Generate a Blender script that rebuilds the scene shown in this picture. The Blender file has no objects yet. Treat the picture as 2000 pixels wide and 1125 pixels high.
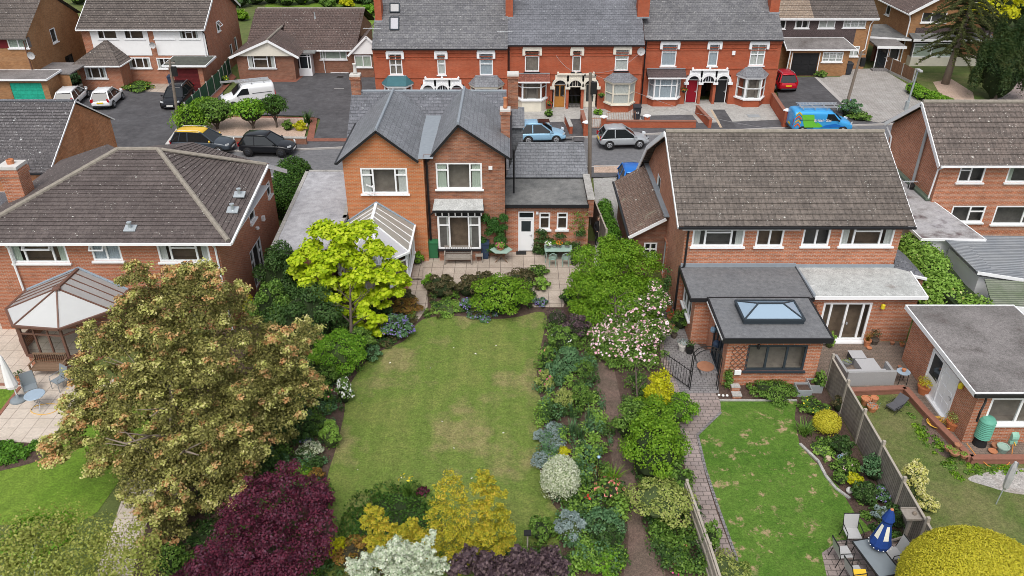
import bpy, math, random
import numpy as np
from mathutils import Vector, Matrix
R = math.radians
SC = bpy.context.scene
COL = SC.collection
# ---------------------------------------------------------------- camera
CF, CTH, CH = 1556.0, R(30.5), 21.0           # focal length in photo pixels, downward pitch, height above the gardens
cam_d = bpy.data.cameras.new('camera'); cam = bpy.data.objects.new('camera', cam_d); COL.objects.link(cam)
cam.location = (0, 0, CH); cam.rotation_euler = (R(90) - CTH, 0, 0)
cam_d.sensor_width = 36; cam_d.lens = 36 * CF / 2000; cam_d.clip_end = 2000; cam_d.clip_start = .5
SC.camera = cam
# ---------------------------------------------------------------- daylight under thin cloud
W = bpy.data.worlds.new('World'); SC.world = W; W.use_nodes = True
nt = W.node_tree; nt.nodes.clear()
sky = nt.nodes.new('ShaderNodeTexSky'); sky.sky_type = 'NISHITA'; sky.sun_disc = False
SUN_EL, SUN_AZ = R(58), R(188)
sky.sun_elevation = SUN_EL; sky.sun_rotation = SUN_AZ; sky.air_density = 1.0; sky.dust_density = 4.0; sky.ozone_density = 1.0
hs = nt.nodes.new('ShaderNodeHueSaturation'); hs.inputs['Saturation'].default_value = .35
bg = nt.nodes.new('ShaderNodeBackground'); bg.inputs['Strength'].default_value = .15
wo = nt.nodes.new('ShaderNodeOutputWorld')
nt.links.new(sky.outputs[0], hs.inputs['Color']); nt.links.new(hs.outputs[0], bg.inputs[0]); nt.links.new(bg.outputs[0], wo.inputs[0])
sd = bpy.data.lights.new('sun', 'SUN'); sd.energy = 1.0; sd.angle = R(30); sd.color = (1, .96, .9)
sun = bpy.data.objects.new('sun', sd); COL.objects.link(sun)
sdir = Vector((math.sin(SUN_AZ) * math.cos(SUN_EL), math.cos(SUN_AZ) * math.cos(SUN_EL), math.sin(SUN_EL)))
sun.rotation_euler = sdir.to_track_quat('Z', 'Y').to_euler(); sun.location = (0, 0, 60)
SC.view_settings.view_transform = 'Standard'; SC.view_settings.look = 'None'; SC.view_settings.gamma = 1
SC.view_settings.exposure = 0.44
SC.cycles.max_bounces = 6; SC.cycles.diffuse_bounces = 3; SC.cycles.transparent_max_bounces = 6; SC.cycles.use_denoising = True; SC.cycles.filter_width = .9
# ---------------------------------------------------------------- survey helpers: photo pixel -> point in the place
def ray(px, py):
    a = px - 1000; b = 562.5 - py; c, s = math.cos(CTH), math.sin(CTH)
    return Vector((a, CF * c + b * s, -CF * s + b * c))
def G(px, py, z=0.0):
    d = ray(px, py); t = (z - CH) / d.z; return Vector((d.x * t, d.y * t, z))
def V(px, py, Y):
    d = ray(px, py); t = Y / d.y; return Vector((d.x * t, Y, CH + d.z * t))
def mpp(p):                                     # metres per photo pixel at a point
    return (p.y * math.cos(CTH) + (CH - p.z) * math.sin(CTH)) / CF
# ---------------------------------------------------------------- tagging
def tag(o, label=None, cat=None, group=None, kind=None):
    if label: o['label'] = label
    if cat: o['category'] = cat
    if group: o['group'] = group
    if kind: o['kind'] = kind
    return o
def thing(name, label, cat, loc=(0, 0, 0), rz=0, group=None):
    o = bpy.data.objects.new(name, None); COL.objects.link(o); o.location = loc; o.rotation_euler = (0, 0, rz)
    o.empty_display_size = .2
    return tag(o, label, cat, group)
def copy_tree(o, parent=None):
    c = o.copy(); COL.objects.link(c)
    if parent: c.parent = parent
    for ch in o.children: copy_tree(ch, c)
    return c
# ---------------------------------------------------------------- mesh builder
def base_of(o):                                 # world position of an unrotated parent chain
    p = Vector((0, 0, 0))
    while o is not None: p += o.location; o = o.parent
    return p
class MB:
    def __init__(s): s.v = []; s.f = []; s.m = []; s.mi = 0
    def vs(s, pts): n = len(s.v); s.v += [tuple(p) for p in pts]; return n
    def face(s, *pts): n = s.vs(pts); s.f.append(list(range(n, n + len(pts)))); s.m.append(s.mi); return s
    def box(s, x0, x1, y0, y1, z0, z1):
        if x0 > x1: x0, x1 = x1, x0
        if y0 > y1: y0, y1 = y1, y0
        n = s.vs([(x0,y0,z0),(x1,y0,z0),(x1,y1,z0),(x0,y1,z0),(x0,y0,z1),(x1,y0,z1),(x1,y1,z1),(x0,y1,z1)])
        for q in ((0,3,2,1),(4,5,6,7),(0,1,5,4),(1,2,6,5),(2,3,7,6),(3,0,4,7)): s.f.append([n+i for i in q]); s.m.append(s.mi)
        return s
    def obox(s, c, u, v, w, a, b, d):           # oriented box: centre, unit axes, half sizes
        c = Vector(c); u = Vector(u) * a; v = Vector(v) * b; w = Vector(w) * d
        n = s.vs([c-u-v-w,c+u-v-w,c+u+v-w,c-u+v-w,c-u-v+w,c+u-v+w,c+u+v+w,c-u+v+w])
        for q in ((0,3,2,1),(4,5,6,7),(0,1,5,4),(1,2,6,5),(2,3,7,6),(3,0,4,7)): s.f.append([n+i for i in q]); s.m.append(s.mi)
        return s
    def bar(s, p0, p1, w=.05, h=.05, up=(0,0,1)):
        p0 = Vector(p0); p1 = Vector(p1); d = p1 - p0; L = d.length
        if L < 1e-6: return s
        d.normalize(); up = Vector(up)
        if abs(d.dot(up)) > .98: up = Vector((1, 0, 0))
        a = d.cross(up).normalized(); b = a.cross(d).normalized()
        return s.obox((p0+p1)/2, d, a, b, L/2, w/2, h/2)
    def slab(s, pts, t):                        # n-gon plate: top ring, thickness t downwards
        k = len(pts); top = [Vector(p) for p in pts]; bot = [p - Vector((0, 0, t)) for p in top]
        n = s.vs(top + bot); s.f.append(list(range(n, n+k))); s.m.append(s.mi); s.f.append([n+k+i for i in reversed(range(k))]); s.m.append(s.mi)
        for i in range(k): j = (i+1) % k; s.f.append([n+i, n+k+i, n+k+j, n+j]); s.m.append(s.mi)
        return s
    def tube(s, pts, r, n=6, caps=True):
        pts = [Vector(p) for p in pts]; k = len(pts)
        if not hasattr(r, '__len__'): r = [r] * k
        base = len(s.v); prev = None
        for i, p in enumerate(pts):
            d = (pts[min(i+1, k-1)] - pts[max(i-1, 0)])
            if d.length < 1e-9: d = Vector((0,0,1))
            d.normalize()
            a = d.orthogonal().normalized() if prev is None else (prev - d * prev.dot(d)).normalized()
            prev = a; b = d.cross(a)
            for j in range(n):
                t = 2 * math.pi * j / n; q = p + (a * math.cos(t) + b * math.sin(t)) * r[i]; s.v.append(tuple(q))
        for i in range(k-1):
            for j in range(n):
                j2 = (j+1) % n; s.f.append([base+i*n+j, base+i*n+j2, base+(i+1)*n+j2, base+(i+1)*n+j]); s.m.append(s.mi)
        if caps:
            s.f.append([base+j for j in reversed(range(n))]); s.m.append(s.mi); s.f.append([base+(k-1)*n+j for j in range(n)]); s.m.append(s.mi)
        return s
    def lathe(s, prof, c=(0,0,0), n=16, axis='z'):
        base = len(s.v); k = len(prof); c = Vector(c)
        for (r, z) in prof:
            for j in range(n):
                t = 2*math.pi*j/n
                if axis == 'z': p = (c.x + r*math.cos(t), c.y + r*math.sin(t), c.z + z)
                elif axis == 'y': p = (c.x + r*math.cos(t), c.y - z, c.z + r*math.sin(t))
                else: p = (c.x + z, c.y + r*math.cos(t), c.z + r*math.sin(t))
                s.v.append(p)
        for i in range(k-1):
            for j in range(n):
                j2 = (j+1) % n; s.f.append([base+i*n+j, base+i*n+j2, base+(i+1)*n+j2, base+(i+1)*n+j]); s.m.append(s.mi)
        if prof[0][0] > 1e-4: s.f.append([base+j for j in reversed(range(n))]); s.m.append(s.mi)
        if prof[-1][0] > 1e-4: s.f.append([base+(k-1)*n+j for j in range(n)]); s.m.append(s.mi)
        return s
    def wall(s, P, u, L, z0, z1, holes=(), top=None, rev=.08, poly_top=None):
        """upright wall: P foot of its left end (seen from outside), u direction, holes (s0,s1,z0,z1); gable points above z1"""
        P = Vector(P); u = Vector((u[0], u[1], 0)).normalized(); n = Vector((u.y, -u.x, 0))
        at = lambda a, z: Vector((P.x + u.x*a, P.y + u.y*a, z))
        xs = sorted({0, L} | {min(max(h[i], 0), L) for h in holes for i in (0, 1)}); zs = sorted({z0, z1} | {min(max(h[i], z0), z1) for h in holes for i in (2, 3)})
        for i in range(len(xs)-1):
            for j in range(len(zs)-1):
                cx, cz = (xs[i]+xs[i+1])/2, (zs[j]+zs[j+1])/2
                if any(h[0] < cx < h[1] and h[2] < cz < h[3] for h in holes): continue
                s.face(at(xs[i], zs[j]), at(xs[i+1], zs[j]), at(xs[i+1], zs[j+1]), at(xs[i], zs[j+1]))
        for h in holes:
            a, b, c, d = h[:4]; q = -n * rev
            for p0, p1 in ((at(a,c), at(b,c)), (at(b,c), at(b,d)), (at(b,d), at(a,d)), (at(a,d), at(a,c))): s.face(p0, p1, p1+q, p0+q)
        if top: s.face(at(0, z1), at(L, z1), *[at(a, z) for a, z in reversed(top)])
        return s
    def roof(s, A, B, C, D, gauge=.32, th=.03):
        """tiled plane, eave A->B (left to right seen from outside), top D->C; each course a step"""
        A, B, C, D = map(Vector, (A, B, C, D)); h = max((D-A).length, (C-B).length) if (C-D).length > .01 else ((C+D)/2 - (A+B)/2).length
        nrm = (B-A).cross(D-A)
        if nrm.length < 1e-6: nrm = (B-A).cross(C-A)
        nrm.normalize(); k = max(2, round(h / gauge)); lift = nrm * th
        for i in range(k):
            t0, t1 = i/k, (i+1)/k
            a, b = A.lerp(D, t0), B.lerp(C, t0); d, c = A.lerp(D, t1), B.lerp(C, t1)
            s.face(a + lift, b + lift, c + lift*.1, d + lift*.1)
            s.face(a + lift*(0 if i == 0 else .1), b + lift*(0 if i == 0 else .1), b + lift, a + lift)
        return s
    def build(s, name, mats, parent=None, smooth=False, loc=None):
        me = bpy.data.meshes.new(name)
        if not isinstance(mats, (list, tuple)): mats = [mats]
        for m in mats: me.materials.append(M(m) if isinstance(m, str) else m)
        off = Vector(loc) if loc is not None else base_of(parent)
        me.from_pydata([tuple(Vector(p) - off) for p in s.v], [], s.f); me.update()
        if any(s.m): me.polygons.foreach_set('material_index', s.m)
        if smooth: me.polygons.foreach_set('use_smooth', [True]*len(me.polygons))
        uv = me.uv_layers.new(name='UVMap').data; Z = Vector((0,0,1))
        for p in me.polygons:
            n = p.normal
            if abs(n.z) > .97: u = Vector((1,0,0)); w = Vector((0,1,0))
            else:
                u = Z.cross(n).normalized(); w = n.cross(u).normalized()
            for li in p.loop_indices:
                co = me.vertices[me.loops[li].vertex_index].co; uv[li].uv = (co.dot(u), co.dot(w))
        o = bpy.data.objects.new(name, me); COL.objects.link(o)
        if parent is not None: o.parent = parent
        elif loc is not None: o.location = loc
        return o
# ---------------------------------------------------------------- materials
_M = {}
def M(n): return _M[n]
def newmat(name):
    m = bpy.data.materials.new(name); m.use_nodes = True; t = m.node_tree; t.nodes.clear()
    o = t.nodes.new('ShaderNodeOutputMaterial'); b = t.nodes.new('ShaderNodeBsdfPrincipled'); t.links.new(b.outputs[0], o.inputs[0])
    b.inputs['Roughness'].default_value = .8; b.inputs['Specular IOR Level'].default_value = .22; _M[name] = m
    return m, t, b
def rgb(c): return (c[0], c[1], c[2], 1)
def nd(t, typ, **kw):
    n = t.nodes.new(typ)
    for k, v in kw.items():
        if k in n.inputs: n.inputs[k].default_value = v
        else: setattr(n, k, v)
    return n
def noise(t, vec, scale, detail=3, rough=.6):
    n = nd(t, 'ShaderNodeTexNoise', Scale=scale, Detail=detail, Roughness=rough)
    if vec is not None: t.links.new(vec, n.inputs['Vector'])
    return n.outputs['Fac']
def ramp(t, fac, stops, interp='LINEAR'):
    r = t.nodes.new('ShaderNodeValToRGB'); e = r.color_ramp.elements; r.color_ramp.interpolation = interp
    while len(e) < len(stops): e.new(.5)
    for i, (p, c) in enumerate(stops): e[i].position = p; e[i].color = rgb(c) if hasattr(c, '__len__') else (c, c, c, 1)
    t.links.new(fac, r.inputs[0]); return r.outputs[0]
def mix(t, fac, a, b, mode='MIX'):
    m = t.nodes.new('ShaderNodeMix'); m.data_type = 'RGBA'; m.blend_type = mode
    for s_, v in ((0, fac), (6, a), (7, b)):
        if hasattr(v, 'is_linked') or isinstance(v, bpy.types.NodeSocket): t.links.new(v, m.inputs[s_])
        elif s_ == 0: m.inputs[0].default_value = v
        else: m.inputs[s_].default_value = rgb(v)
    return m.outputs[2]
def bump(t, b, h, strength=.3, dist=.02):
    n = nd(t, 'ShaderNodeBump', Strength=strength, Distance=dist); t.links.new(h, n.inputs['Height']); t.links.new(n.outputs[0], b.inputs['Normal'])
def coords(t, k='Object'):
    return t.nodes.new('ShaderNodeTexCoord').outputs[k]
def geo(t): return t.nodes.new('ShaderNodeNewGeometry')
def plain(name, c, rough=.6, metal=0, var=.12, scale=3, coat=0):
    m, t, b = newmat(name); p = geo(t).outputs['Position']
    f = noise(t, p, scale, 4); col = mix(t, f, [x*(1-var) for x in c], [min(1, x*(1+var)) for x in c]); t.links.new(col, b.inputs['Base Color'])
    b.inputs['Roughness'].default_value = rough; b.inputs['Metallic'].default_value = metal
    if coat: b.inputs['Coat Weight'].default_value = coat; b.inputs['Coat Roughness'].default_value = .05
    return m
def brick(name, c1, c2, mortar, wear=None, wearamt=.35, mort=.011, bw=.225, bh=.075, seedv=0):
    m, t, b = newmat(name); uv = coords(t, 'UV')
    br = nd(t, 'ShaderNodeTexBrick', Scale=1.0); br.inputs['Color1'].default_value = rgb(c1); br.inputs['Color2'].default_value = rgb(c2)
    br.inputs['Mortar'].default_value = rgb(mortar); br.inputs['Mortar Size'].default_value = mort; br.inputs['Mortar Smooth'].default_value = .3
    br.inputs['Brick Width'].default_value = bw; br.inputs['Row Height'].default_value = bh; br.inputs['Bias'].default_value = -.1
    t.links.new(uv, br.inputs['Vector']); p = geo(t).outputs['Position']
    f1 = noise(t, p, .7, 5, .7); col = mix(t, ramp(t, f1, [(.35, .0), (.7, 1.)]), br.outputs['Color'], mix(t, 1., br.outputs['Color'], wear or (.6,.55,.5), 'MULTIPLY'))
    # single odd bricks
    v = nd(t, 'ShaderNodeTexVoronoi', Scale=1.0); mp = nd(t, 'ShaderNodeMapping'); mp.inputs['Scale'].default_value = (4.4, 13.3, 1); t.links.new(uv, mp.inputs[0]); t.links.new(mp.outputs[0], v.inputs['Vector'])
    hsn = ramp(t, v.outputs['Color'], [(.0, .72), (.5, 1.0), (1., 1.22)]); col = mix(t, wearamt, col, mix(t, 1., col, hsn, 'MULTIPLY'))
    t.links.new(col, b.inputs['Base Color']); b.inputs['Roughness'].default_value = .9; bump(t, b, br.outputs['Fac'], -.35, .008)
    return m
def tile(name, c1, c2, gap, bw=.3, gauge=.32, offset=.5, rib=0, lichen=.0, lcol=(.55,.55,.5), moss=0, mcol=(.2,.15,.05), gapw=.012, rough=.75, var=1.0):
    m, t, b = newmat(name); uv = coords(t, 'UV'); p = geo(t).outputs['Position']
    br = nd(t, 'ShaderNodeTexBrick', Scale=1.0, offset=offset); br.inputs['Color1'].default_value = rgb(c1); br.inputs['Color2'].default_value = rgb(c2)
    br.inputs['Mortar'].default_value = rgb(gap); br.inputs['Mortar Size'].default_value = gapw; br.inputs['Mortar Smooth'].default_value = .5
    br.inputs['Brick Width'].default_value = bw; br.inputs['Row Height'].default_value = gauge; t.links.new(uv, br.inputs['Vector'])
    f = noise(t, p, .45, 5, .7); f2 = noise(t, p, 9, 3, .7)
    col = mix(t, 1., br.outputs['Color'], ramp(t, f, [(.3, .8), (.7, 1.15)]), 'MULTIPLY'); col = mix(t, .8*var, col, mix(t, 1., col, ramp(t, f2, [(.3, .62), (.7, 1.35)]), 'MULTIPLY'))
    if rib:
        w = nd(t, 'ShaderNodeTexWave', Scale=rib/ (2*math.pi) , wave_type='BANDS', bands_direction='X'); t.links.new(uv, w.inputs[0])
        w.inputs['Scale'].default_value = rib; bump(t, b, w.outputs['Fac'], .8, .03)
        col = mix(t, .3, col, mix(t, 1., col, ramp(t, w.outputs['Fac'], [(0., .55), (.5, 1.1)]), 'MULTIPLY'))
    else: bump(t, b, f2, .4, .01)
    if lichen:
        v = nd(t, 'ShaderNodeTexVoronoi', Scale=2.6); t.links.new(p, v.inputs['Vector']); a = ramp(t, v.outputs['Distance'], [(.0, 1), (.10+lichen*.12, 1), (.17+lichen*.14, 0)])
        g = ramp(t, noise(t, p, 1.6, 4, .7), [(.62-lichen*.2, 0), (.66-lichen*.2, 1)]); a = mix(t, 1., a, g, 'MULTIPLY'); col = mix(t, a, col, lcol)
        v2 = nd(t, 'ShaderNodeTexVoronoi', Scale=7.5); t.links.new(p, v2.inputs['Vector']); a = ramp(t, v2.outputs['Distance'], [(.14, 1), (.22, 0)])
        g = ramp(t, noise(t, p, 2.3, 4, .7), [(.55-lichen*.15, 0), (.6-lichen*.15, 1)]); a = mix(t, 1., a, g, 'MULTIPLY'); col = mix(t, a, col, lcol)
    if moss:
        g = ramp(t, noise(t, p, .9, 6, .75), [(.62-moss*.2, 0), (.7-moss*.2, 1)]); col = mix(t, g, col, mcol)
    t.links.new(col, b.inputs['Base Color']); b.inputs['Roughness'].default_value = rough
    return m
def mottled(name, cols, s1=.6, s2=8, s3=40, rough=.9, bmp=.3, bd=.02, streak=None):
    """ground-like: several colours spread by layered noise"""
    m, t, b = newmat(name); p = geo(t).outputs['Position']
    if streak:
        mp = nd(t, 'ShaderNodeMapping'); mp.inputs['Scale'].default_value = streak; t.links.new(p, mp.inputs[0]); q = mp.outputs[0]
    else: q = p
    k = len(cols); f = noise(t, q, s1, 6, .65); f2 = noise(t, p, s2, 4, .7); f3 = noise(t, p, s3, 2, .6)
    a = ramp(t, f, [(.25 + .5*i/(k-1), c) for i, c in enumerate(cols)])
    a = mix(t, 1., a, ramp(t, f2, [(.25, .72), (.75, 1.28)]), 'MULTIPLY'); a = mix(t, 1., a, ramp(t, f3, [(.25, .62), (.75, 1.38)]), 'MULTIPLY')
    t.links.new(a, b.inputs['Base Color']); b.inputs['Roughness'].default_value = rough; bump(t, b, f3, bmp, bd)
    return m, t, b, a
def paving(name, c1, c2, gap, bw, bh, mort=.012, offset=.0, rot=0, stain=.5):
    m, t, b = newmat(name); p = geo(t).outputs['Position']; mp = nd(t, 'ShaderNodeMapping'); mp.inputs['Rotation'].default_value = (0, 0, rot); t.links.new(p, mp.inputs[0])
    br = nd(t, 'ShaderNodeTexBrick', Scale=1.0, offset=offset); br.inputs['Color1'].default_value = rgb(c1); br.inputs['Color2'].default_value = rgb(c2); br.inputs['Mortar'].default_value = rgb(gap)
    br.inputs['Mortar Size'].default_value = mort; br.inputs['Brick Width'].default_value = bw; br.inputs['Row Height'].default_value = bh; t.links.new(mp.outputs[0], br.inputs['Vector'])
    col = mix(t, stain, br.outputs['Color'], mix(t, 1., br.outputs['Color'], ramp(t, noise(t, p, .8, 6, .7), [(.3, (.55,.5,.45)), (.65, (1.15,1.15,1.15))]), 'MULTIPLY'))
    col = mix(t, 1., col, ramp(t, noise(t, p, 14, 3), [(.3, .85), (.7, 1.12)]), 'MULTIPLY')
    t.links.new(col, b.inputs['Base Color']); bump(t, b, br.outputs['Fac'], -.3, .01)
    return m
def leafmat(name, cols, trans=.32, big=.35, rough=.55, hue=0):
    """foliage: colour differs from leaf to leaf and from clump to clump"""
    m, t, b = newmat(name); g = geo(t); r = g.outputs['Random Per Island']; k = len(cols)
    f = noise(t, g.outputs['Position'], 1.1, 3, .6)
    mx = nd(t, 'ShaderNodeMix'); mx.inputs[0].default_value = big; t.links.new(r, mx.inputs[2]); t.links.new(f, mx.inputs[3])
    col = ramp(t, mx.outputs[0], [(.12 + .72*i/max(1, k-1), [min(.85, x*(1.22 if max(c) < .3 else 1.05)) for x in c]) for i, c in enumerate(cols)])
    t.links.new(col, b.inputs['Base Color']); b.inputs['Roughness'].default_value = rough; b.inputs['Specular IOR Level'].default_value = .25
    tr = nd(t, 'ShaderNodeBsdfTranslucent'); t.links.new(col, tr.inputs[0]); ms = nd(t, 'ShaderNodeMixShader'); ms.inputs[0].default_value = trans
    o = [n for n in t.nodes if n.type == 'OUTPUT_MATERIAL'][0]; t.links.new(b.outputs[0], ms.inputs[1]); t.links.new(tr.outputs[0], ms.inputs[2]); t.links.new(ms.outputs[0], o.inputs[0])
    return m
def glassmat(name, tint=(.85,.92,.9), alpha=.45, dark=(.02,.025,.03)):
    m, t, b = newmat(name); o = [n for n in t.nodes if n.type == 'OUTPUT_MATERIAL'][0]
    tr = nd(t, 'ShaderNodeBsdfTransparent'); tr.inputs[0].default_value = rgb(tint); b.inputs['Base Color'].default_value = rgb(dark); b.inputs['Roughness'].default_value = .04
    b.inputs['Specular IOR Level'].default_value = .6
    ms = nd(t, 'ShaderNodeMixShader'); ms.inputs[0].default_value = alpha; t.links.new(tr.outputs[0], ms.inputs[1]); t.links.new(b.outputs[0], ms.inputs[2]); t.links.new(ms.outputs[0], o.inputs[0])
    return m
# ---------------------------------------------------------------- the materials of the place
brick('brick_orange', (.54,.185,.07), (.46,.15,.058), (.44,.30,.19), wear=(.85,.8,.75), wearamt=.4)
brick('brick_old', (.38,.155,.085), (.26,.11,.07), (.30,.22,.17), wear=(.7,.62,.6), wearamt=1.)
brick('brick_red', (.42,.105,.05), (.36,.088,.042), (.34,.13,.08), wear=(.85,.75,.7), wearamt=.4)
brick('brick_pink', (.50,.18,.09), (.38,.13,.065), (.46,.37,.30), wear=(.8,.75,.72), wearamt=.8)
brick('brick_left', (.44,.155,.08), (.34,.115,.06), (.40,.30,.23), wear=(.85,.8,.78), wearamt=.6)
brick('brick_tan', (.41,.21,.095), (.34,.165,.075), (.30,.20,.12), wear=(.8,.75,.7), wearamt=.6)
brick('brick_brown', (.28,.12,.075), (.22,.095,.06), (.24,.17,.13), wear=(.8,.75,.72), wearamt=.7)
brick('brick_stained', (.60,.27,.13), (.50,.22,.11), (.34,.22,.14), wear=(.78,.68,.6), wearamt=1.)
tile('tile_brown', (.118,.098,.092), (.095,.078,.074), (.03,.025,.025), bw=.33, gauge=.34, lichen=.02, offset=.5, gapw=.007)
tile('tile_grey_ribbed', (.165,.14,.122), (.122,.104,.092), (.05,.045,.04), bw=.34, gauge=.33, rib=1.05, lichen=.05, gapw=.01, lcol=(.5,.5,.46))
tile('tile_porch', (.17,.11,.085), (.21,.15,.12), (.05,.04,.035), bw=.2, gauge=.2, rib=1.6, lichen=.3, gapw=.012, moss=.1, mcol=(.25,.24,.18))
tile('tile_dark_small', (.095,.088,.092), (.13,.12,.122), (.03,.03,.03), bw=.26, gauge=.22, lichen=.3, gapw=.014, lcol=(.42,.43,.43))
tile('tile_right', (.16,.13,.115), (.12,.10,.09), (.04,.035,.03), bw=.33, gauge=.34, rib=1.05, lichen=.3, gapw=.01, lcol=(.48,.46,.42))
tile('tile_bungalow', (.14,.10,.088), (.11,.08,.072), (.045,.035,.03), bw=.3, gauge=.3, rib=1.05, lichen=.15, gapw=.014)
tile('tile_semi', (.14,.118,.105), (.105,.088,.08), (.03,.03,.03), bw=.3, gauge=.3, lichen=.3, gapw=.014, lcol=(.38,.36,.33))
tile('tile_two_tone', (.30,.235,.18), (.26,.20,.155), (.09,.07,.06), bw=.33, gauge=.33, lichen=.3, gapw=.012)
tile('slate_blue', (.205,.212,.228), (.165,.172,.185), (.04,.045,.055), bw=.3, gauge=.25, lichen=0, gapw=.008, rough=.5)
tile('slate_dark', (.165,.17,.19), (.125,.13,.145), (.03,.03,.035), bw=.3, gauge=.24, lichen=.25, gapw=.008, rough=.6, lcol=(.28,.3,.31))
tile('slate_mottled', (.125,.125,.135), (.18,.18,.185), (.03,.03,.03), bw=.28, gauge=.22, lichen=.25, gapw=.008, rough=.7, lcol=(.33,.33,.33))
tile('tile_hung', (.115,.085,.085), (.09,.07,.07), (.03,.025,.025), bw=.165, gauge=.1, gapw=.008)
tile('tile_red', (.28,.10,.07), (.2,.08,.06), (.08,.04,.03), bw=.2, gauge=.2, lichen=.1, gapw=.012)
plain('upvc', (.80,.81,.82), .35, var=.03); plain('paint_white', (.76,.77,.78), .5, var=.06); plain('paint_cream', (.68,.64,.55), .6, var=.08)
plain('cladding', (.80,.80,.80), .5, var=.05); plain('render_cream', (.66,.62,.52), .8, var=.15, scale=2)
plain('sill_stone', (.34,.33,.30), .8, var=.2); plain('lead', (.25,.28,.31), .5, var=.2, scale=5); plain('blue_lead', (.30,.38,.46), .5, var=.15)
mottled('mossy_flat', [(.05,.05,.05), (.085,.09,.075), (.065,.065,.065)], .8, 4, 30); plain('ridge_old', (.25,.225,.19), .9, var=.45, scale=6); plain('moss_green', (.12,.16,.12), .9, var=.3, scale=4); plain('bay_teal', (.045,.13,.15), .5, var=.2); plain('black_paint', (.02,.02,.022), .4, var=.1); plain('anthracite', (.035,.045,.055), .45, var=.1); plain('brown_frame', (.15,.08,.06), .45, var=.2)
plain('maroon', (.14,.015,.02), .45); plain('dark_red', (.23,.008,.02), .4); plain('teal', (.03,.42,.29), .45); plain('oak', (.42,.19,.045), .5, var=.25); plain('grey_door', (.50,.53,.56), .5)
plain('wood_grey', (.27,.24,.21), .85, var=.3, scale=12); plain('wood_pale', (.36,.32,.27), .85, var=.25, scale=9); plain('wood_brown', (.20,.13,.085), .8, var=.3, scale=9); plain('wood_orange', (.42,.20,.07), .8, var=.2); plain('pole_wood', (.20,.165,.135), .9, var=.3, scale=5)
plain('terracotta', (.48,.20,.10), .8, var=.2, scale=6); plain('terracotta_dull', (.36,.17,.10), .85, var=.25, scale=6); plain('clay_pot_orange', (.50,.17,.07), .7, var=.15, scale=6)
plain('metal_grey', (.35,.37,.39), .4, .6); plain('galvanised', (.42,.46,.48), .45, .4, var=.15); plain('alu', (.6,.62,.64), .35, .7); plain('iron_black', (.02,.02,.02), .5)
plain('bin_black', (.035,.038,.045), .5); plain('bin_green', (.035,.16,.07), .5); plain('bin_blue', (.03,.05,.09), .5); plain('plastic_green', (.12,.36,.27), .5, var=.1); plain('plastic_mint', (.25,.48,.38), .4); plain('mint_paint', (.30,.42,.36), .55)
plain('rattan_grey', (.32,.32,.32), .8, var=.2, scale=30); plain('rattan_top', (.42,.42,.43), .7, var=.15, scale=30); plain('cushion_grey', (.10,.10,.11), .9, var=.2)
plain('fabric_white', (.78,.78,.78), .9, var=.05); plain('fabric_blue', (.015,.05,.22), .8, var=.2); plain('fabric_cream', (.72,.70,.60), .9); plain('fabric_grey', (.20,.23,.25), .8); plain('skin', (.5,.3,.22), .6)
plain('cloth_black', (.02,.02,.022), .9, var=.3, scale=20); plain('hair_brown', (.06,.035,.02), .8)
plain('hose_yellow', (.72,.42,.06), .5); plain('hose_orange', (.65,.25,.06), .5); plain('curtain', (.62,.62,.60), .9, var=.15, scale=12); plain('curtain_green', (.50,.56,.48), .9, var=.15, scale=14); plain('curtain_blue', (.45,.50,.56), .9, var=.3, scale=20)
plain('room', (.16,.145,.135), .9, var=.5, scale=3); plain('room_pale', (.26,.22,.19), .9, var=.5, scale=3); plain('room_warm', (.20,.14,.10), .9, var=.6, scale=3)
plain('poly_grey', (.42,.42,.42), .35, var=.08, scale=2)
for n_, c_ in dict(conserv_sheet=(.74,.76,.76), conserv_sheet_tan=(.50,.48,.43), conserv_sheet_grey=(.50,.50,.50), white_sheet=(.70,.70,.74)).items():
    m_ = plain(n_, c_, .35, var=.06); t_ = m_.node_tree; b_ = t_.nodes['Principled BSDF']; tr_ = nd(t_, 'ShaderNodeBsdfTranslucent'); tr_.inputs[0].default_value = rgb(c_); x_ = nd(t_, 'ShaderNodeMixShader'); x_.inputs[0].default_value = .4; o_ = [n for n in t_.nodes if n.type == 'OUTPUT_MATERIAL'][0]; t_.links.new(b_.outputs[0], x_.inputs[1]); t_.links.new(tr_.outputs[0], x_.inputs[2]); t_.links.new(x_.outputs[0], o_.inputs[0])
plain('rubber', (.02,.02,.021), .8); plain('hub_silver', (.42,.43,.45), .35, .5); plain('plate_white', (.75,.75,.72), .5); plain('plate_yellow', (.72,.48,.02), .5); plain('head_lamp', (.65,.68,.70), .15); plain('tail_lamp', (.40,.01,.015), .2)
plain('white_flower', (.80,.80,.78), .8); plain('pebble', (.55,.53,.48), .8, var=.3, scale=9); plain('lime_stone', (.55,.53,.50), .85, var=.2); plain('mirror_ball', (.3,.45,.6), .1, .3)
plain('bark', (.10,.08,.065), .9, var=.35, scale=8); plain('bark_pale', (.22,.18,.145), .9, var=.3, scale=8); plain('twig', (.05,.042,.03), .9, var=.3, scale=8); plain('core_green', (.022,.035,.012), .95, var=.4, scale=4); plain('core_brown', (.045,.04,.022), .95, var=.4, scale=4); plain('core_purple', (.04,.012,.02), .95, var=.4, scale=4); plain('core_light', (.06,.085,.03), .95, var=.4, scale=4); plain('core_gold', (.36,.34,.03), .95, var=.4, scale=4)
glassmat('glass', alpha=.16, tint=(.92,.95,.94)); glassmat('glass_dark', alpha=.72, tint=(.5,.55,.55)); glassmat('glass_car', alpha=.90, tint=(.3,.34,.36), dark=(.015,.018,.02)); 
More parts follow.
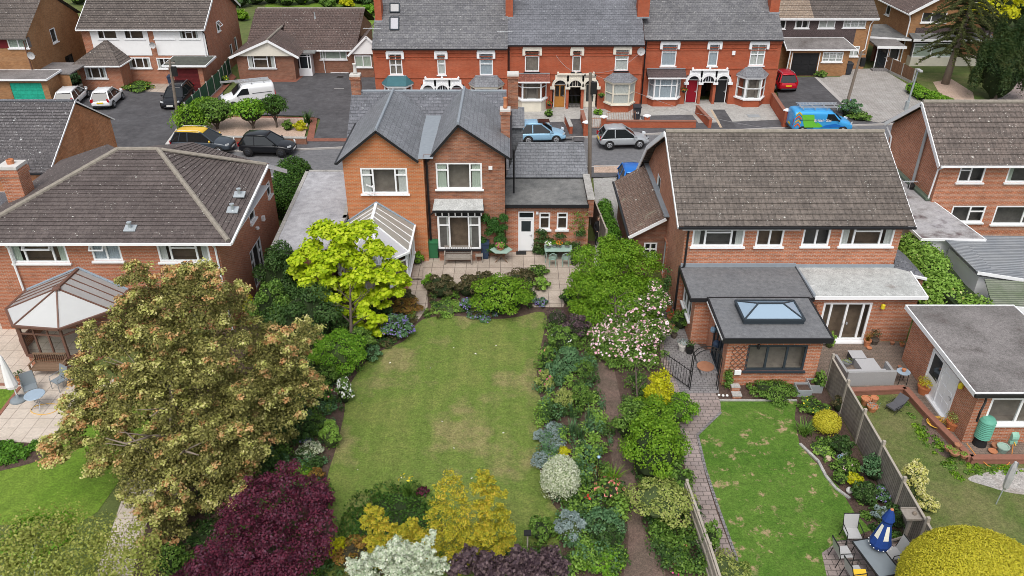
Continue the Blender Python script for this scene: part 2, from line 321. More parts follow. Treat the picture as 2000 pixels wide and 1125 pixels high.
m_, t_, b_ = newmat('glass_blue'); b_.inputs['Base Color'].default_value = (.27,.36,.45,1); b_.inputs['Roughness'].default_value = .15
for n_, c_ in dict(car_white=(.74,.75,.76), car_black=(.010,.011,.014), car_slate=(.05,.062,.078), car_sky=(.27,.47,.64), car_silver=(.36,.38,.40), car_red=(.42,.006,.02), car_blue=(.015,.16,.55), van_blue=(.05,.33,.68), car_yellow=(.75,.47,.03), van_green=(.16,.55,.05), van_orange=(.75,.12,.02)).items(): plain(n_, c_, .28, .15, var=.03, coat=.3)
mottled('flat_felt', [(.125,.13,.14), (.155,.158,.165), (.135,.138,.145)], .5, 5, 60, bmp=.1)
mottled('felt_dark', [(.09,.093,.095), (.12,.123,.122), (.19,.19,.185), (.10,.103,.10)], .35, 3, 50, bmp=.1)
mottled('felt_light', [(.20,.20,.19), (.36,.37,.36), (.42,.43,.42), (.36,.37,.36), (.17,.13,.11)], .45, 4, 30, bmp=.1)
mottled('gravel_roof', [(.09,.08,.075), (.21,.195,.19), (.15,.14,.135), (.09,.07,.066)], .5, 9, 26, bmp=.5)
mottled('garage_roof', [(.28,.28,.30), (.35,.35,.37), (.40,.40,.42), (.31,.31,.33)], .5, 2.5, 30, bmp=.1)
mottled('mossy_roof', [(.05,.035,.04), (.10,.07,.07), (.32,.31,.31), (.36,.35,.36), (.08,.055,.06)], .5, 3, 30, bmp=.1)
mottled('tarmac_road', [(.125,.125,.132), (.155,.155,.162), (.135,.135,.142)], .25, 3, 40, streak=(.2, 1, 1), bmp=.15)
mottled('tarmac_drive', [(.062,.060,.064), (.092,.090,.095), (.07,.068,.072), (.12,.115,.12)], .35, 2, 40, bmp=.15)
mottled('tarmac_path', [(.075,.072,.078), (.10,.098,.104), (.085,.083,.088)], .4, 3, 40, bmp=.15)
mottled('concrete', [(.26,.25,.235), (.34,.33,.31), (.38,.37,.35), (.29,.275,.26)], .7, 5, 40, bmp=.15)
mottled('concrete_pale', [(.48,.47,.45), (.56,.55,.53)], .7, 5, 40, bmp=.15)
mottled('soil', [(.065,.042,.032), (.10,.068,.052), (.085,.055,.045), (.13,.09,.07)], .8, 6, 30, bmp=.8, bd=.05)
mottled('soil_path', [(.11,.075,.06), (.16,.11,.09), (.12,.09,.07), (.19,.135,.11)], .7, 6, 26, bmp=.7, bd=.04)
mottled('gravel_pink', [(.40,.29,.22), (.46,.34,.27), (.34,.25,.19)], .8, 8, 30, bmp=.4)
mottled('gravel_grey', [(.25,.23,.21), (.40,.38,.36), (.22,.18,.15)], .8, 8, 22, bmp=.5)
mottled('garden_ground', [(.055,.085,.02), (.08,.11,.03), (.11,.13,.04), (.09,.075,.04)], .12, 1.5, 20)
mottled('lawn_dry', [(.095,.15,.026), (.15,.175,.045), (.11,.16,.03), (.20,.18,.075), (.095,.15,.026)], .28, 5, 16, bmp=.5, bd=.03)
mottled('lawn_green', [(.075,.145,.014), (.105,.185,.018), (.13,.20,.026), (.085,.155,.016)], .35, 5, 18, bmp=.5, bd=.03)
mottled('lawn_weedy', [(.06,.10,.022), (.085,.125,.028), (.15,.15,.06), (.08,.115,.024)], .35, 5, 18, bmp=.5, bd=.03)
for nm_, ang_ in (('lawn_dry', 0), ('lawn_green', .4)):   # faint mowing stripes
    t_ = M(nm_).node_tree; b_ = t_.nodes['Principled BSDF']; l_ = b_.inputs['Base Color'].links[0].from_socket; mp_ = nd(t_, 'ShaderNodeMapping'); mp_.inputs['Rotation'].default_value = (0, 0, ang_); t_.links.new(geo(t_).outputs['Position'], mp_.inputs[0])
    w_ = nd(t_, 'ShaderNodeTexWave', wave_type='BANDS', bands_direction='X'); w_.inputs['Scale'].default_value = .36; w_.inputs['Distortion'].default_value = .6; t_.links.new(mp_.outputs[0], w_.inputs[0]); t_.links.new(mix(t_, 1., l_, ramp(t_, w_.outputs['Fac'], [(.3, (.97,.99,.97)), (.7, (1.07,1.08,1.06))]), 'MULTIPLY'), b_.inputs['Base Color'])
# lawn with bare patches
m_, t_, b_, a_ = mottled('lawn_patchy', [(.045,.105,.012), (.065,.14,.016), (.09,.165,.024), (.05,.11,.013)], .5, 5, 18, bmp=.5, bd=.03)
p_ = geo(t_).outputs['Position']; mk = mix(t_, 1., ramp(t_, noise(t_, p_, 1.7, 5, .7), [(.55, 0), (.65, .85)]), ramp(t_, noise(t_, p_, .33, 2), [(.40, 0), (.52, 1)]), 'MULTIPLY')
t_.links.new(mix(t_, mk, a_, mix(t_, 1., (.42,.28,.18), ramp(t_, noise(t_, p_, 25, 3), [(.3,.75),(.7,1.2)]), 'MULTIPLY')), b_.inputs['Base Color'])
paving('slabs_buff', (.46,.39,.33), (.40,.345,.29), (.16,.13,.11), .62, .62, .014)
paving('slabs_cream', (.56,.49,.42), (.52,.455,.385), (.26,.22,.19), .6, .6, .012, stain=.25)
paving('block_grey', (.43,.41,.39), (.36,.345,.33), (.16,.15,.14), .2, .13, .012, offset=.5, rot=.1)
paving('block_pink', (.33,.27,.25), (.28,.235,.225), (.13,.11,.10), .3, .22, .014, offset=.5)
paving('block_dark', (.20,.19,.195), (.25,.24,.24), (.09,.085,.085), .22, .15, .012, offset=.5)
paving('brick_paving', (.24,.185,.15), (.19,.15,.125), (.11,.095,.08), .215, .105, .01, offset=.5)
paving('red_paving', (.30,.11,.075), (.24,.09,.06), (.13,.08,.06), .215, .105, .01, offset=.5)
plain('kerb', (.40,.38,.36), .9, var=.15); plain('kerb_buff', (.46,.36,.26), .9, var=.2); plain('brick_cope', (.26,.12,.085), .9, var=.25, scale=8)
# sheds
m_, t_, b_ = newmat('corrugated'); uv_ = coords(t_, 'UV'); w_ = nd(t_, 'ShaderNodeTexWave', wave_type='BANDS', bands_direction='Y'); t_.links.new(uv_, w_.inputs[0]); w_.inputs['Scale'].default_value = 2.1
p_ = geo(t_).outputs['Position']; c_ = mix(t_, ramp(t_, noise(t_, p_, .8, 5), [(.35, 0), (.7, 1)]), (.20,.215,.235), (.27,.28,.29)); c_ = mix(t_, .5, c_, mix(t_, 1., c_, ramp(t_, w_.outputs['Fac'], [(0, .45), (.4, 1.1)]), 'MULTIPLY'))
t_.links.new(c_, b_.inputs['Base Color']); bump(t_, b_, w_.outputs['Fac'], .8, .04)
m_, t_, b_ = newmat('corrugated_mossy'); uv_ = coords(t_, 'UV'); w_ = nd(t_, 'ShaderNodeTexWave', wave_type='BANDS', bands_direction='Y'); t_.links.new(uv_, w_.inputs[0]); w_.inputs['Scale'].default_value = 2.1
p_ = geo(t_).outputs['Position']; c_ = mix(t_, ramp(t_, noise(t_, p_, .8, 5), [(.35, 0), (.7, 1)]), (.13,.16,.10), (.24,.25,.21)); c_ = mix(t_, .5, c_, mix(t_, 1., c_, ramp(t_, w_.outputs['Fac'], [(0, .45), (.4, 1.1)]), 'MULTIPLY'))
t_.links.new(c_, b_.inputs['Base Color']); bump(t_, b_, w_.outputs['Fac'], .8, .04)
# vertical boards of fences
def boards(name, c1, c2, wdt, gap, axis='X'):
    m, t, b = newmat(name); uv = coords(t, 'UV'); br = nd(t, 'ShaderNodeTexBrick', Scale=1.0, offset=0.0); mp = nd(t, 'ShaderNodeMapping')
    if axis == 'Y': mp.inputs['Rotation'].default_value = (0, 0, R(90))
    t.links.new(uv, mp.inputs[0]); t.links.new(mp.outputs[0], br.inputs['Vector'])
    br.inputs['Color1'].default_value = rgb(c1); br.inputs['Color2'].default_value = rgb(c2); br.inputs['Mortar'].default_value = rgb(gap); br.inputs['Mortar Size'].default_value = .008; br.inputs['Brick Width'].default_value = wdt; br.inputs['Row Height'].default_value = 50
    col = mix(t, .6, br.outputs['Color'], mix(t, 1., br.outputs['Color'], ramp(t, noise(t, geo(t).outputs['Position'], 6, 4), [(.3, .6), (.7, 1.3)]), 'MULTIPLY'))
    t.links.new(col, b.inputs['Base Color']); bump(t, b, br.outputs['Fac'], -.4, .01); return m
boards('fence_boards', (.24,.21,.18), (.19,.165,.145), .1, (.05,.04,.035)); boards('fence_brown', (.22,.12,.07), (.18,.10,.06), .1, (.04,.03,.02)); boards('fence_green', (.03,.09,.05), (.035,.11,.06), .12, (.01,.02,.01)); boards('fence_orange', (.45,.23,.08), (.38,.19,.07), .14, (.1,.05,.02))
boards('garage_door_panel', (.14,.02,.022), (.12,.018,.02), .12, (.03,.005,.005), 'Y'); boards('garage_teal', (.025,.40,.27), (.02,.36,.24), .3, (.01,.15,.10), 'Y'); boards('brick_soldier', (.4,.1,.05), (.35,.09,.05), .08, (.2,.1,.08))
# foliage
leafmat('lf_maple', [(.06,.06,.022), (.12,.115,.035), (.19,.19,.05), (.28,.27,.08), (.38,.33,.12)], big=.4); leafmat('lf_tips', [(.50,.22,.09), (.60,.33,.14), (.58,.42,.18), (.68,.46,.23)], big=.3); leafmat('lf_tip_green', [(.32,.34,.08), (.46,.48,.13), (.58,.56,.20), (.66,.60,.28)], big=.3)
leafmat('lf_gold_tree', [(.22,.34,.005), (.36,.50,.01), (.48,.60,.015), (.58,.66,.05)], trans=.35, big=.3)
leafmat('lf_dark', [(.018,.045,.012), (.035,.08,.018), (.055,.115,.025), (.09,.15,.045)]); leafmat('lf_mid', [(.04,.09,.015), (.08,.16,.022), (.12,.22,.035), (.19,.29,.06)]); leafmat('lf_bright', [(.06,.16,.01), (.11,.25,.015), (.17,.34,.025), (.24,.40,.04)])
leafmat('lf_fresh', [(.05,.12,.008), (.10,.21,.012), (.16,.29,.018), (.25,.38,.04)], big=.5); leafmat('lf_hedge', [(.035,.10,.01), (.08,.20,.02), (.14,.30,.03)]); leafmat('lf_ivy', [(.02,.07,.012), (.04,.12,.02), (.06,.15,.03)]); leafmat('lf_yew', [(.02,.035,.015), (.03,.065,.02), (.05,.075,.02), (.085,.085,.025)], big=.7)
leafmat('lf_hedge_dark', [(.02,.055,.010), (.045,.11,.015), (.08,.16,.022)]); leafmat('lf_purple', [(.03,.007,.014), (.07,.013,.03), (.13,.02,.042), (.09,.035,.06), (.19,.045,.06)], big=.6); leafmat('lf_dusky', [(.035,.02,.03), (.07,.045,.055), (.12,.08,.09), (.17,.12,.12)], big=.3); leafmat('lf_gold_con', [(.15,.19,.018), (.32,.33,.025), (.52,.45,.035), (.68,.43,.06)], big=.5); leafmat('lf_yellow', [(.30,.34,.01), (.50,.50,.012), (.62,.58,.02)], big=.4)
leafmat('lf_golddome', [(.42,.40,.025), (.54,.50,.035), (.66,.58,.06), (.46,.46,.04)], big=.4); leafmat('lf_variegated', [(.24,.32,.15), (.48,.54,.34), (.66,.68,.52), (.72,.74,.62)], big=.25); leafmat('lf_white', [(.32,.42,.26), (.60,.66,.50), (.78,.80,.70)], big=.25); leafmat('lf_silver', [(.17,.24,.22), (.26,.34,.33), (.36,.43,.42)], big=.3)
leafmat('lf_olive', [(.14,.15,.035), (.24,.27,.055), (.33,.37,.08), (.44,.40,.14)], big=.5); leafmat('lf_bronze', [(.10,.05,.015), (.22,.11,.03), (.34,.20,.04), (.16,.17,.03)], big=.4); leafmat('lf_brownish', [(.05,.05,.02), (.09,.085,.035), (.13,.10,.05)], big=.4); leafmat('lf_lime', [(.14,.26,.03), (.22,.38,.06), (.30,.46,.09)], big=.3); leafmat('lf_bluegreen', [(.05,.12,.05), (.09,.19,.08), (.15,.26,.12)], big=.3); leafmat('lf_monkey', [(.05,.06,.02), (.08,.10,.03), (.13,.14,.045)], big=.3); leafmat('lf_cream', [(.45,.48,.10), (.62,.60,.20), (.72,.68,.38)], big=.3); leafmat('lf_yellowgreen', [(.16,.22,.04), (.30,.36,.09), (.45,.47,.16)], big=.35)
for n_, c_ in dict(fl_pink=[(.70,.34,.42), (.80,.52,.58), (.85,.70,.74)], fl_violet=[(.16,.12,.40), (.26,.20,.52), (.34,.27,.58)], fl_white=[(.7,.7,.66), (.82,.82,.80)], fl_red=[(.5,.02,.02), (.7,.08,.05)], fl_magenta=[(.5,.03,.18), (.65,.10,.28)], fl_yellow=[(.75,.55,.02), (.80,.68,.05)], fl_coral=[(.70,.18,.14), (.78,.32,.28)], fl_orange=[(.7,.2,.02), (.8,.3,.05)]).items(): leafmat(n_, c_, trans=.15)
# ---------------------------------------------------------------- windows, doors and other house parts
def frame_axes(u):
    u = Vector((u[0], u[1], 0)).normalized(); return u, Vector((u.y, -u.x, 0))
def window(par, P, u, w, h, cols=((1, ()),), open_=None, sill=True, mat='upvc', curtain='curtain', room='room', glass='glass', name='window', cw=.16, recess=.04, bars=None, sillmat=None, fw=.085, net=False):
    """P = lower left corner on the wall face; cols = ((fraction, (transom heights as fractions)), ...)"""
    P = Vector(P); u, n = frame_axes(u); Z = Vector((0,0,1)); at = lambda a, z, d=0: P + u*a + Z*z + n*d; f = fw
    m = MB(); d0 = -recess
    def fb(a0, a1, z0, z1, dd=0): m.obox(at((a0+a1)/2, (z0+z1)/2, d0+dd), u, n, Z, (a1-a0)/2, .035, (z1-z0)/2)
    fb(0, w, 0, f); fb(0, w, h-f, h); fb(0, f, f, h-f); fb(w-f, w, f, h-f); x = 0; xs = []
    for i, (fr, ts) in enumerate(cols):
        x1 = x + fr*w
        if i: fb(x-f/2, x+f/2, f, h-f)
        for tz in ts: fb(x + (f if i == 0 else f/2), x1 - (f if i == len(cols)-1 else f/2), tz*h-f/2*.8, tz*h+f/2*.8, .002)
        xs.append((x, x1)); x = x1
    if bars:
        bx, bz = bars
        for i in range(1, bx): fb(w*i/bx-.012, w*i/bx+.012, f, h-f, -.004)
        for i in range(1, bz): fb(f, w-f, h*i/bz-.012, h*i/bz+.012, -.006)
    if open_:                                    # (col, z0 frac, z1 frac): a casement swung out from its top
        ci, a0, a1 = open_; xa, xb = xs[ci]; c = at((xa+xb)/2, a1*h, .03); L = (a1-a0)*h; o2 = (n*.62 - Z*.78).normalized(); k = o2.cross(u)
        for sx in (-1, 1): m.obox(c + u*sx*((xb-xa)/2-.03) + o2*L/2, u, o2, k, .035, L/2, .025)
        m.obox(c + o2*.03, u, o2, k, (xb-xa)/2, .035, .026); m.obox(c + o2*(L-.03), u, o2, k, (xb-xa)/2, .035, .026)
    o = m.build(name, mat, par)
    g = MB(); g.face(at(f*.5, f*.5, d0), at(w-f*.5, f*.5, d0), at(w-f*.5, h-f*.5, d0), at(f*.5, h-f*.5, d0)); g.build('pane', glass, o)
    r = MB(); D = d0 - .45; q = [(0.01,0.01), (w-.01,0.01), (w-.01,h-.01), (0.01,h-.01)]
    for i in range(4): a, b = q[i], q[(i+1) % 4]; r.face(at(a[0], a[1], d0-.03), at(a[0], a[1], D), at(b[0], b[1], D), at(b[0], b[1], d0-.03))
    r.face(*[at(a, b, D) for a, b in q]); r.build('interior', room, o)
    if curtain:
        c = MB()
        def cur(a0, a1):
            k = max(3, int((a1-a0)/.06)); pts = [(a0+(a1-a0)*i/k, d0-.03-(.025 if i % 2 else 0)) for i in range(k+1)]
            for (xa, da), (xb, db) in zip(pts, pts[1:]): c.face(at(xa, .02, da), at(xb, .02, db), at(xb, h-.02, db), at(xa, h-.02, da))
        if net: cur(.03, w-.03)
        else: cur(.03, cw*w); cur(w-cw*w, w-.03)
        c.build('curtain', curtain, o)
    if sill: MB().obox(at(w/2, -.045, .04), u, n, Z, w/2+.08, .07, .04).build('sill', sillmat or mat, o)
    return o
def door(par, P, u, w, h, leafmat_='upvc', framemat='upvc', glassz=None, name='door', toplight=0, glassmat_='glass_dark', handle=True, panels=0):
    P = Vector(P); u, n = frame_axes(u); Z = Vector((0,0,1)); at = lambda a, z, d=0: P + u*a + Z*z + n*d; f = .06
    m = MB(); m.obox(at(f/2, h/2, -.02), u, n, Z, f/2, .05, h/2).obox(at(w-f/2, h/2, -.02), u, n, Z, f/2, .05, h/2).obox(at(w/2, h-f/2, -.021), u, n, Z, w/2-f, .05, f/2)
    hl = h - toplight - f
    if toplight: m.obox(at(w/2, hl, -.022), u, n, Z, w/2-f, .05, .03)
    o = m.build(name, framemat, par)
    lf = MB().obox(at(w/2, hl/2, -.035), u, n, Z, w/2-f, .02, hl/2-.02)
    for i in range(panels): lf.obox(at(w/2 + (-1 if i % 2 else 1)*w*.2, hl*(.2+.28*(i//2)), -.012), u, n, Z, w*.13, .008, hl*.10)
    lf.build('door_leaf', leafmat_, o)
    g = MB()
    if toplight: g.face(at(f, hl+.03, -.03), at(w-f, hl+.03, -.03), at(w-f, h-f, -.03), at(f, h-f, -.03))
    for gz in (glassz or []):
        a0, a1, z0, z1 = gz; g.face(at(a0*w, z0*h, -.009), at(a1*w, z0*h, -.009), at(a1*w, z1*h, -.009), at(a0*w, z1*h, -.009))
    if g.f: g.build('pane', glassmat_, o)
    if handle: MB().obox(at(w*.86, hl*.48, .0), u, n, Z, .012, .03, .07).obox(at(w*.80, hl*.5, .03), u, n, Z, .06, .01, .012).build('handle', 'alu', o)
    return o
def hole(P, u, s, z, w, h): return (s, s+w, z, z+h)
def pipe(par, pts, r=.04, mat='upvc', name='drainpipe'): return MB().tube(pts, r, 6).build(name, mat, par)
def gutter(par, a, b, mat='upvc', w=.11, name='gutter'): return MB().bar(a, b, w, .10).build(name, mat, par)
def ridge(par, a, b, mat, r=.11, name='ridge_tiles'):
    a, b = Vector(a), Vector(b); n = max(2, int((b-a).length/.45)); m = MB()
    for i in range(n):
        p, q = a.lerp(b, i/n), a.lerp(b, (i+1)/n); m.tube([p, q], [r, r*.93], 8)
    return m.build(name, mat, par)
def chimney(par, x, y, z0, z1, w=.7, d=.5, mat='brick_old', pots=1, potmat='terracotta', cap='lime_stone'):
    m = MB().box(x-w/2, x+w/2, y-d/2, y+d/2, z0, z1-.25); m.box(x-w/2-.05, x+w/2+.05, y-d/2-.05, y+d/2+.05, z1-.25, z1-.08)
    o = m.build('chimney', mat, par)
    MB().box(x-w/2-.03, x+w/2+.03, y-d/2-.03, y+d/2+.03, z1-.08, z1+.03).build('flaunching', cap, o)
    for i in range(pots):
        px = x + (i-(pots-1)/2)*.32; MB().lathe([(.10,0),(.12,.1),(.10,.15),(.095,.5),(.12,.55),(.12,.6),(.09,.6),(.08,.3)], (px, y, z1+.03), 12).build('chimney_pot', potmat, o, smooth=True)
    MB().box(x-w/2-.06, x+w/2+.06, y-d/2-.12, y+d/2+.06, z0+.02, z0+.12).build('flashing', 'lead', o)
    return o
def flat_roof(par, pts, t, mat, edge='upvc', ew=.06, name='flat_roof', eh=None):
    o = MB().slab(pts, t).build(name, mat, par); m = MB(); k = len(pts)
    cz = Vector((0,0,-t/2)); ctr = sum((Vector(p) for p in pts), Vector())/k
    for i in range(k):
        a, b = Vector(pts[i]), Vector(pts[(i+1) % k]); d = (b-a).normalized(); n = Vector((d.y, -d.x, 0))
        if n.dot((a+b)/2-ctr) < 0: n = -n
        m.obox((a+b)/2 + n*ew/2 + Vector((0,0,-(eh or t)/2+.03)), d, n, (0,0,1), (b-a).length/2+ew*.98, ew/2, (eh or t)/2)
    m.build('fascia', edge, o); return o
# ---------------------------------------------------------------- foliage
RNG = np.random.default_rng(7)
def leaves(name, mat, lumps, n, size, par=None, loc=(0,0,0), shell=.35, up=.3, aspect=.6, zmin=.02, seed=None, fuzz=.045):
    """lumps (k,6) centre+radii; n leaf blades spread over their outer shells"""
    rg = np.random.default_rng(seed if seed is not None else RNG.integers(1 << 30))
    L = np.array(lumps, float).reshape(-1, 6); a = (L[:,3]*L[:,4] + L[:,4]*L[:,5] + L[:,3]*L[:,5]); idx = rg.choice(len(L), n, p=a/a.sum())
    d = rg.normal(size=(n,3)); d[:,2] = np.where(d[:,2] < -.3, -d[:,2]*.6, d[:,2]); d /= np.linalg.norm(d, axis=1)[:,None]
    r = 1 - shell*rg.random(n)**1.6 + rg.normal(size=n)*fuzz; c = L[idx,:3] + d*L[idx,3:]*r[:,None]; keep = c[:,2] > zmin; c, d = c[keep], d[keep]; k = len(c)
    nn = d + rg.normal(size=(k,3))*.55; nn[:,2] += up; nn /= np.linalg.norm(nn, axis=1)[:,None]
    t = np.cross(nn, rg.normal(size=(k,3))); t /= np.linalg.norm(t, axis=1)[:,None]; b = np.cross(nn, t); s = size*(.65+.7*rg.random(k))[:,None]
    tip = c + t*s - nn*s*.25; tail = c - t*s*.8; s1 = c + b*s*aspect + nn*s*.12; s2 = c - b*s*aspect + nn*s*.12
    v = np.stack([tail, s1, tip, s2], 1).reshape(-1, 3); me = bpy.data.meshes.new(name); me.vertices.add(4*k); me.vertices.foreach_set('co', v.ravel().astype('f'))
    me.loops.add(4*k); me.loops.foreach_set('vertex_index', np.arange(4*k, dtype='i')); me.polygons.add(k); me.polygons.foreach_set('loop_start', np.arange(0, 4*k, 4, dtype='i')); me.polygons.foreach_set('loop_total', np.full(k, 4, 'i'))
    me.update(calc_edges=True); me.materials.append(M(mat)); o = bpy.data.objects.new(name, me); COL.objects.link(o); o.location = loc
    if par is not None: o.parent = par
    return o
def blades(name, mat, n, h, spread, par=None, loc=(0,0,0), wdt=.03, lean=.7, rx=.15, seed=1):
    """long strap leaves arching from a clump"""
    rg = random.Random(seed); m = MB()
    for i in range(n):
        a = rg.random()*6.283; b0 = rg.random()*rx; x0, y0 = math.cos(a*1.7)*b0, math.sin(a*1.7)*b0; hh = h*(.6+.5*rg.random()); sp = spread*lean*(.4+.8*rg.random()); ca, sa = math.cos(a), math.sin(a); w = wdt
        pr = None
        for q in range(4):
            t = q/3; p = Vector((x0+ca*sp*t*t, y0+sa*sp*t*t, hh*(t-.25*t*t*lean))); ww = w*(1-t*.85); l, r_ = p + Vector((-sa,ca,0))*ww, p - Vector((-sa,ca,0))*ww
            if pr: m.face(pr[0], pr[1], r_, l)
            pr = (l, r_)
    o = m.build(name, mat, par, loc=(0,0,0) if par is not None else loc); return o
def lump_crown(rx, ry, rz, cz, k, rg, small=.38, low=-.35, inner=.72):
    L = [(0, 0, cz, rx*inner, ry*inner, rz*inner)]
    for i in range(k):
        z = low + (1-low)*((i+.5)/k); a = i*2.39996 + rg.random()*.5; q = math.sqrt(max(0, 1-z*z)); s = small*(.75+.55*rg.random()); e = 1-s*.55
        L.append((math.cos(a)*q*rx*e, math.sin(a)*q*ry*e, cz+z*rz*e, rx*s, ry*s, rz*s*.85))
    return L
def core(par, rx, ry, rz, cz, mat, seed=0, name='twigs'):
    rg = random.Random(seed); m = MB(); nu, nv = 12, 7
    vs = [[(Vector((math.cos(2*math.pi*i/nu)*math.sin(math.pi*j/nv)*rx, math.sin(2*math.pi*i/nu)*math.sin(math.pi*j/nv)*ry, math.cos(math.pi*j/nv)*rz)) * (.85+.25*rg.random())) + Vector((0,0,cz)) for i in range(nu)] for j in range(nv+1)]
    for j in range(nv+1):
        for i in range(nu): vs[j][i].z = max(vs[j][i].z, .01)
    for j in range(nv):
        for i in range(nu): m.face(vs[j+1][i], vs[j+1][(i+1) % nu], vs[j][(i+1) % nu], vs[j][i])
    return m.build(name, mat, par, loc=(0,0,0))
def bush(name, label, cat, x, y, w, h, mat, n=None, size=.06, group=None, k=9, small=.36, coremat='core_green', d=None, flower=None, fn=0, fsize=.05, trunk=0, seed=0, shell=.35, up=.3, aspect=.6, squash=1.0, z0=0, leafname='foliage', fuzz=.07):
    """a shrub: Empty at its base, dark twig core, leafy shell, blossoms"""
    rg = random.Random(seed*31+int(x*10)); rx, ry = w/2, (d or w)/2; t = thing(name, label, cat, (x, y, z0), 0, group); ch = h - trunk; cz = trunk + ch*.5*squash if trunk else ch*.42; rz = ch/2 if trunk else ch*.58
    if n is None: n = int(min(30000, max(120, 2.0*(rx*ry + 2*rx*rz)*3.14/(size*size*1.4))))
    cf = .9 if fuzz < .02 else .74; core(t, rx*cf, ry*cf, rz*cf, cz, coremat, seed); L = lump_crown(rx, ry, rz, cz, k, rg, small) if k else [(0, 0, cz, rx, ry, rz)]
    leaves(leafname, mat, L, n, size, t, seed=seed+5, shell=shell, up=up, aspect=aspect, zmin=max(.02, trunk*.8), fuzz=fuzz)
    if flower: 
        Lf = [(l[0], l[1], l[2], l[3]*1.06, l[4]*1.06, l[5]*1.06) for l in L]
        leaves('blossoms', flower, Lf, fn, fsize, t, seed=seed+9, shell=.06, up=.9, aspect=.9, zmin=h*.25)
    if trunk:
        m = MB(); m.tube([(0,0,0), (.02,0,trunk*.6), (0,.02,trunk+ch*.3)], [max(.03,w*.05), max(.025,w*.04), .02], 7)
        for q in range(4): a = q*1.6+rg.random(); m.tube([(0,0,trunk*.6), (math.cos(a)*rx*.4, math.sin(a)*ry*.4, trunk+ch*.3)], [max(.02,w*.03), .012], 5)
        m.build('trunk', 'bark', t, loc=(0,0,0))
    return t
def bpx(name, label, cat, px, py, wpx, hpx, mat, dscale=1.0, hmin=.15, minh=None, **kw):
    """shrub from its outline in the survey photo: centre, width and height"""
    a0 = CTH; h = .5
    for it in range(6):
        P = G(px, py, h*.45); s = mpp(P); r = wpx*s/2; a = math.atan2(CH-h*.45, P.y); e = (hpx*s/2)**2 - (r*dscale*math.sin(a))**2; h = 2*math.sqrt(max(e, (hmin/2)**2))/math.cos(a)
        if minh: h = max(h, minh)
        h = h*.95
    return bush(name, label, cat, P.x, P.y, 2*r, h, mat, d=2*r*dscale, **kw)
def trunk_mesh(t, H_, r, limbs, spread, seed=0, lean=(0,0), mat='bark', top=.75, zb=.3):
    rg = random.Random(seed); m = MB(); m.tube([(0,0,-.05), (lean[0]*.3, lean[1]*.3, H_*.3), (lean[0]*.7, lean[1]*.7, H_*.6), (lean[0], lean[1], H_*top)], [r*1.25, r*.9, r*.6, r*.2], 9)
    for i in range(limbs):
        z = H_*(zb+.45*i/limbs); a = i*2.4+rg.random(); L = spread*(.55+.4*rg.random()); f = z/(H_*top); x0, y0 = lean[0]*f, lean[1]*f; rr = r*(.6-.35*i/limbs)
        p1 = (x0+math.cos(a)*L*.45, y0+math.sin(a)*L*.45, z+L*.35); p2 = (x0+math.cos(a)*L, y0+math.sin(a)*L, z+L*.6); m.tube([(x0,y0,z), p1, p2], [rr, rr*.6, rr*.15], 6)
        for s_ in (-.5, .5): p3 = (p1[0]+math.cos(a+s_)*L*.5, p1[1]+math.sin(a+s_)*L*.5, p1[2]+L*.35); m.tube([p1, p3], [rr*.45, rr*.1], 5)
    return m.build('trunk', mat, t, smooth=True, loc=(0,0,0))
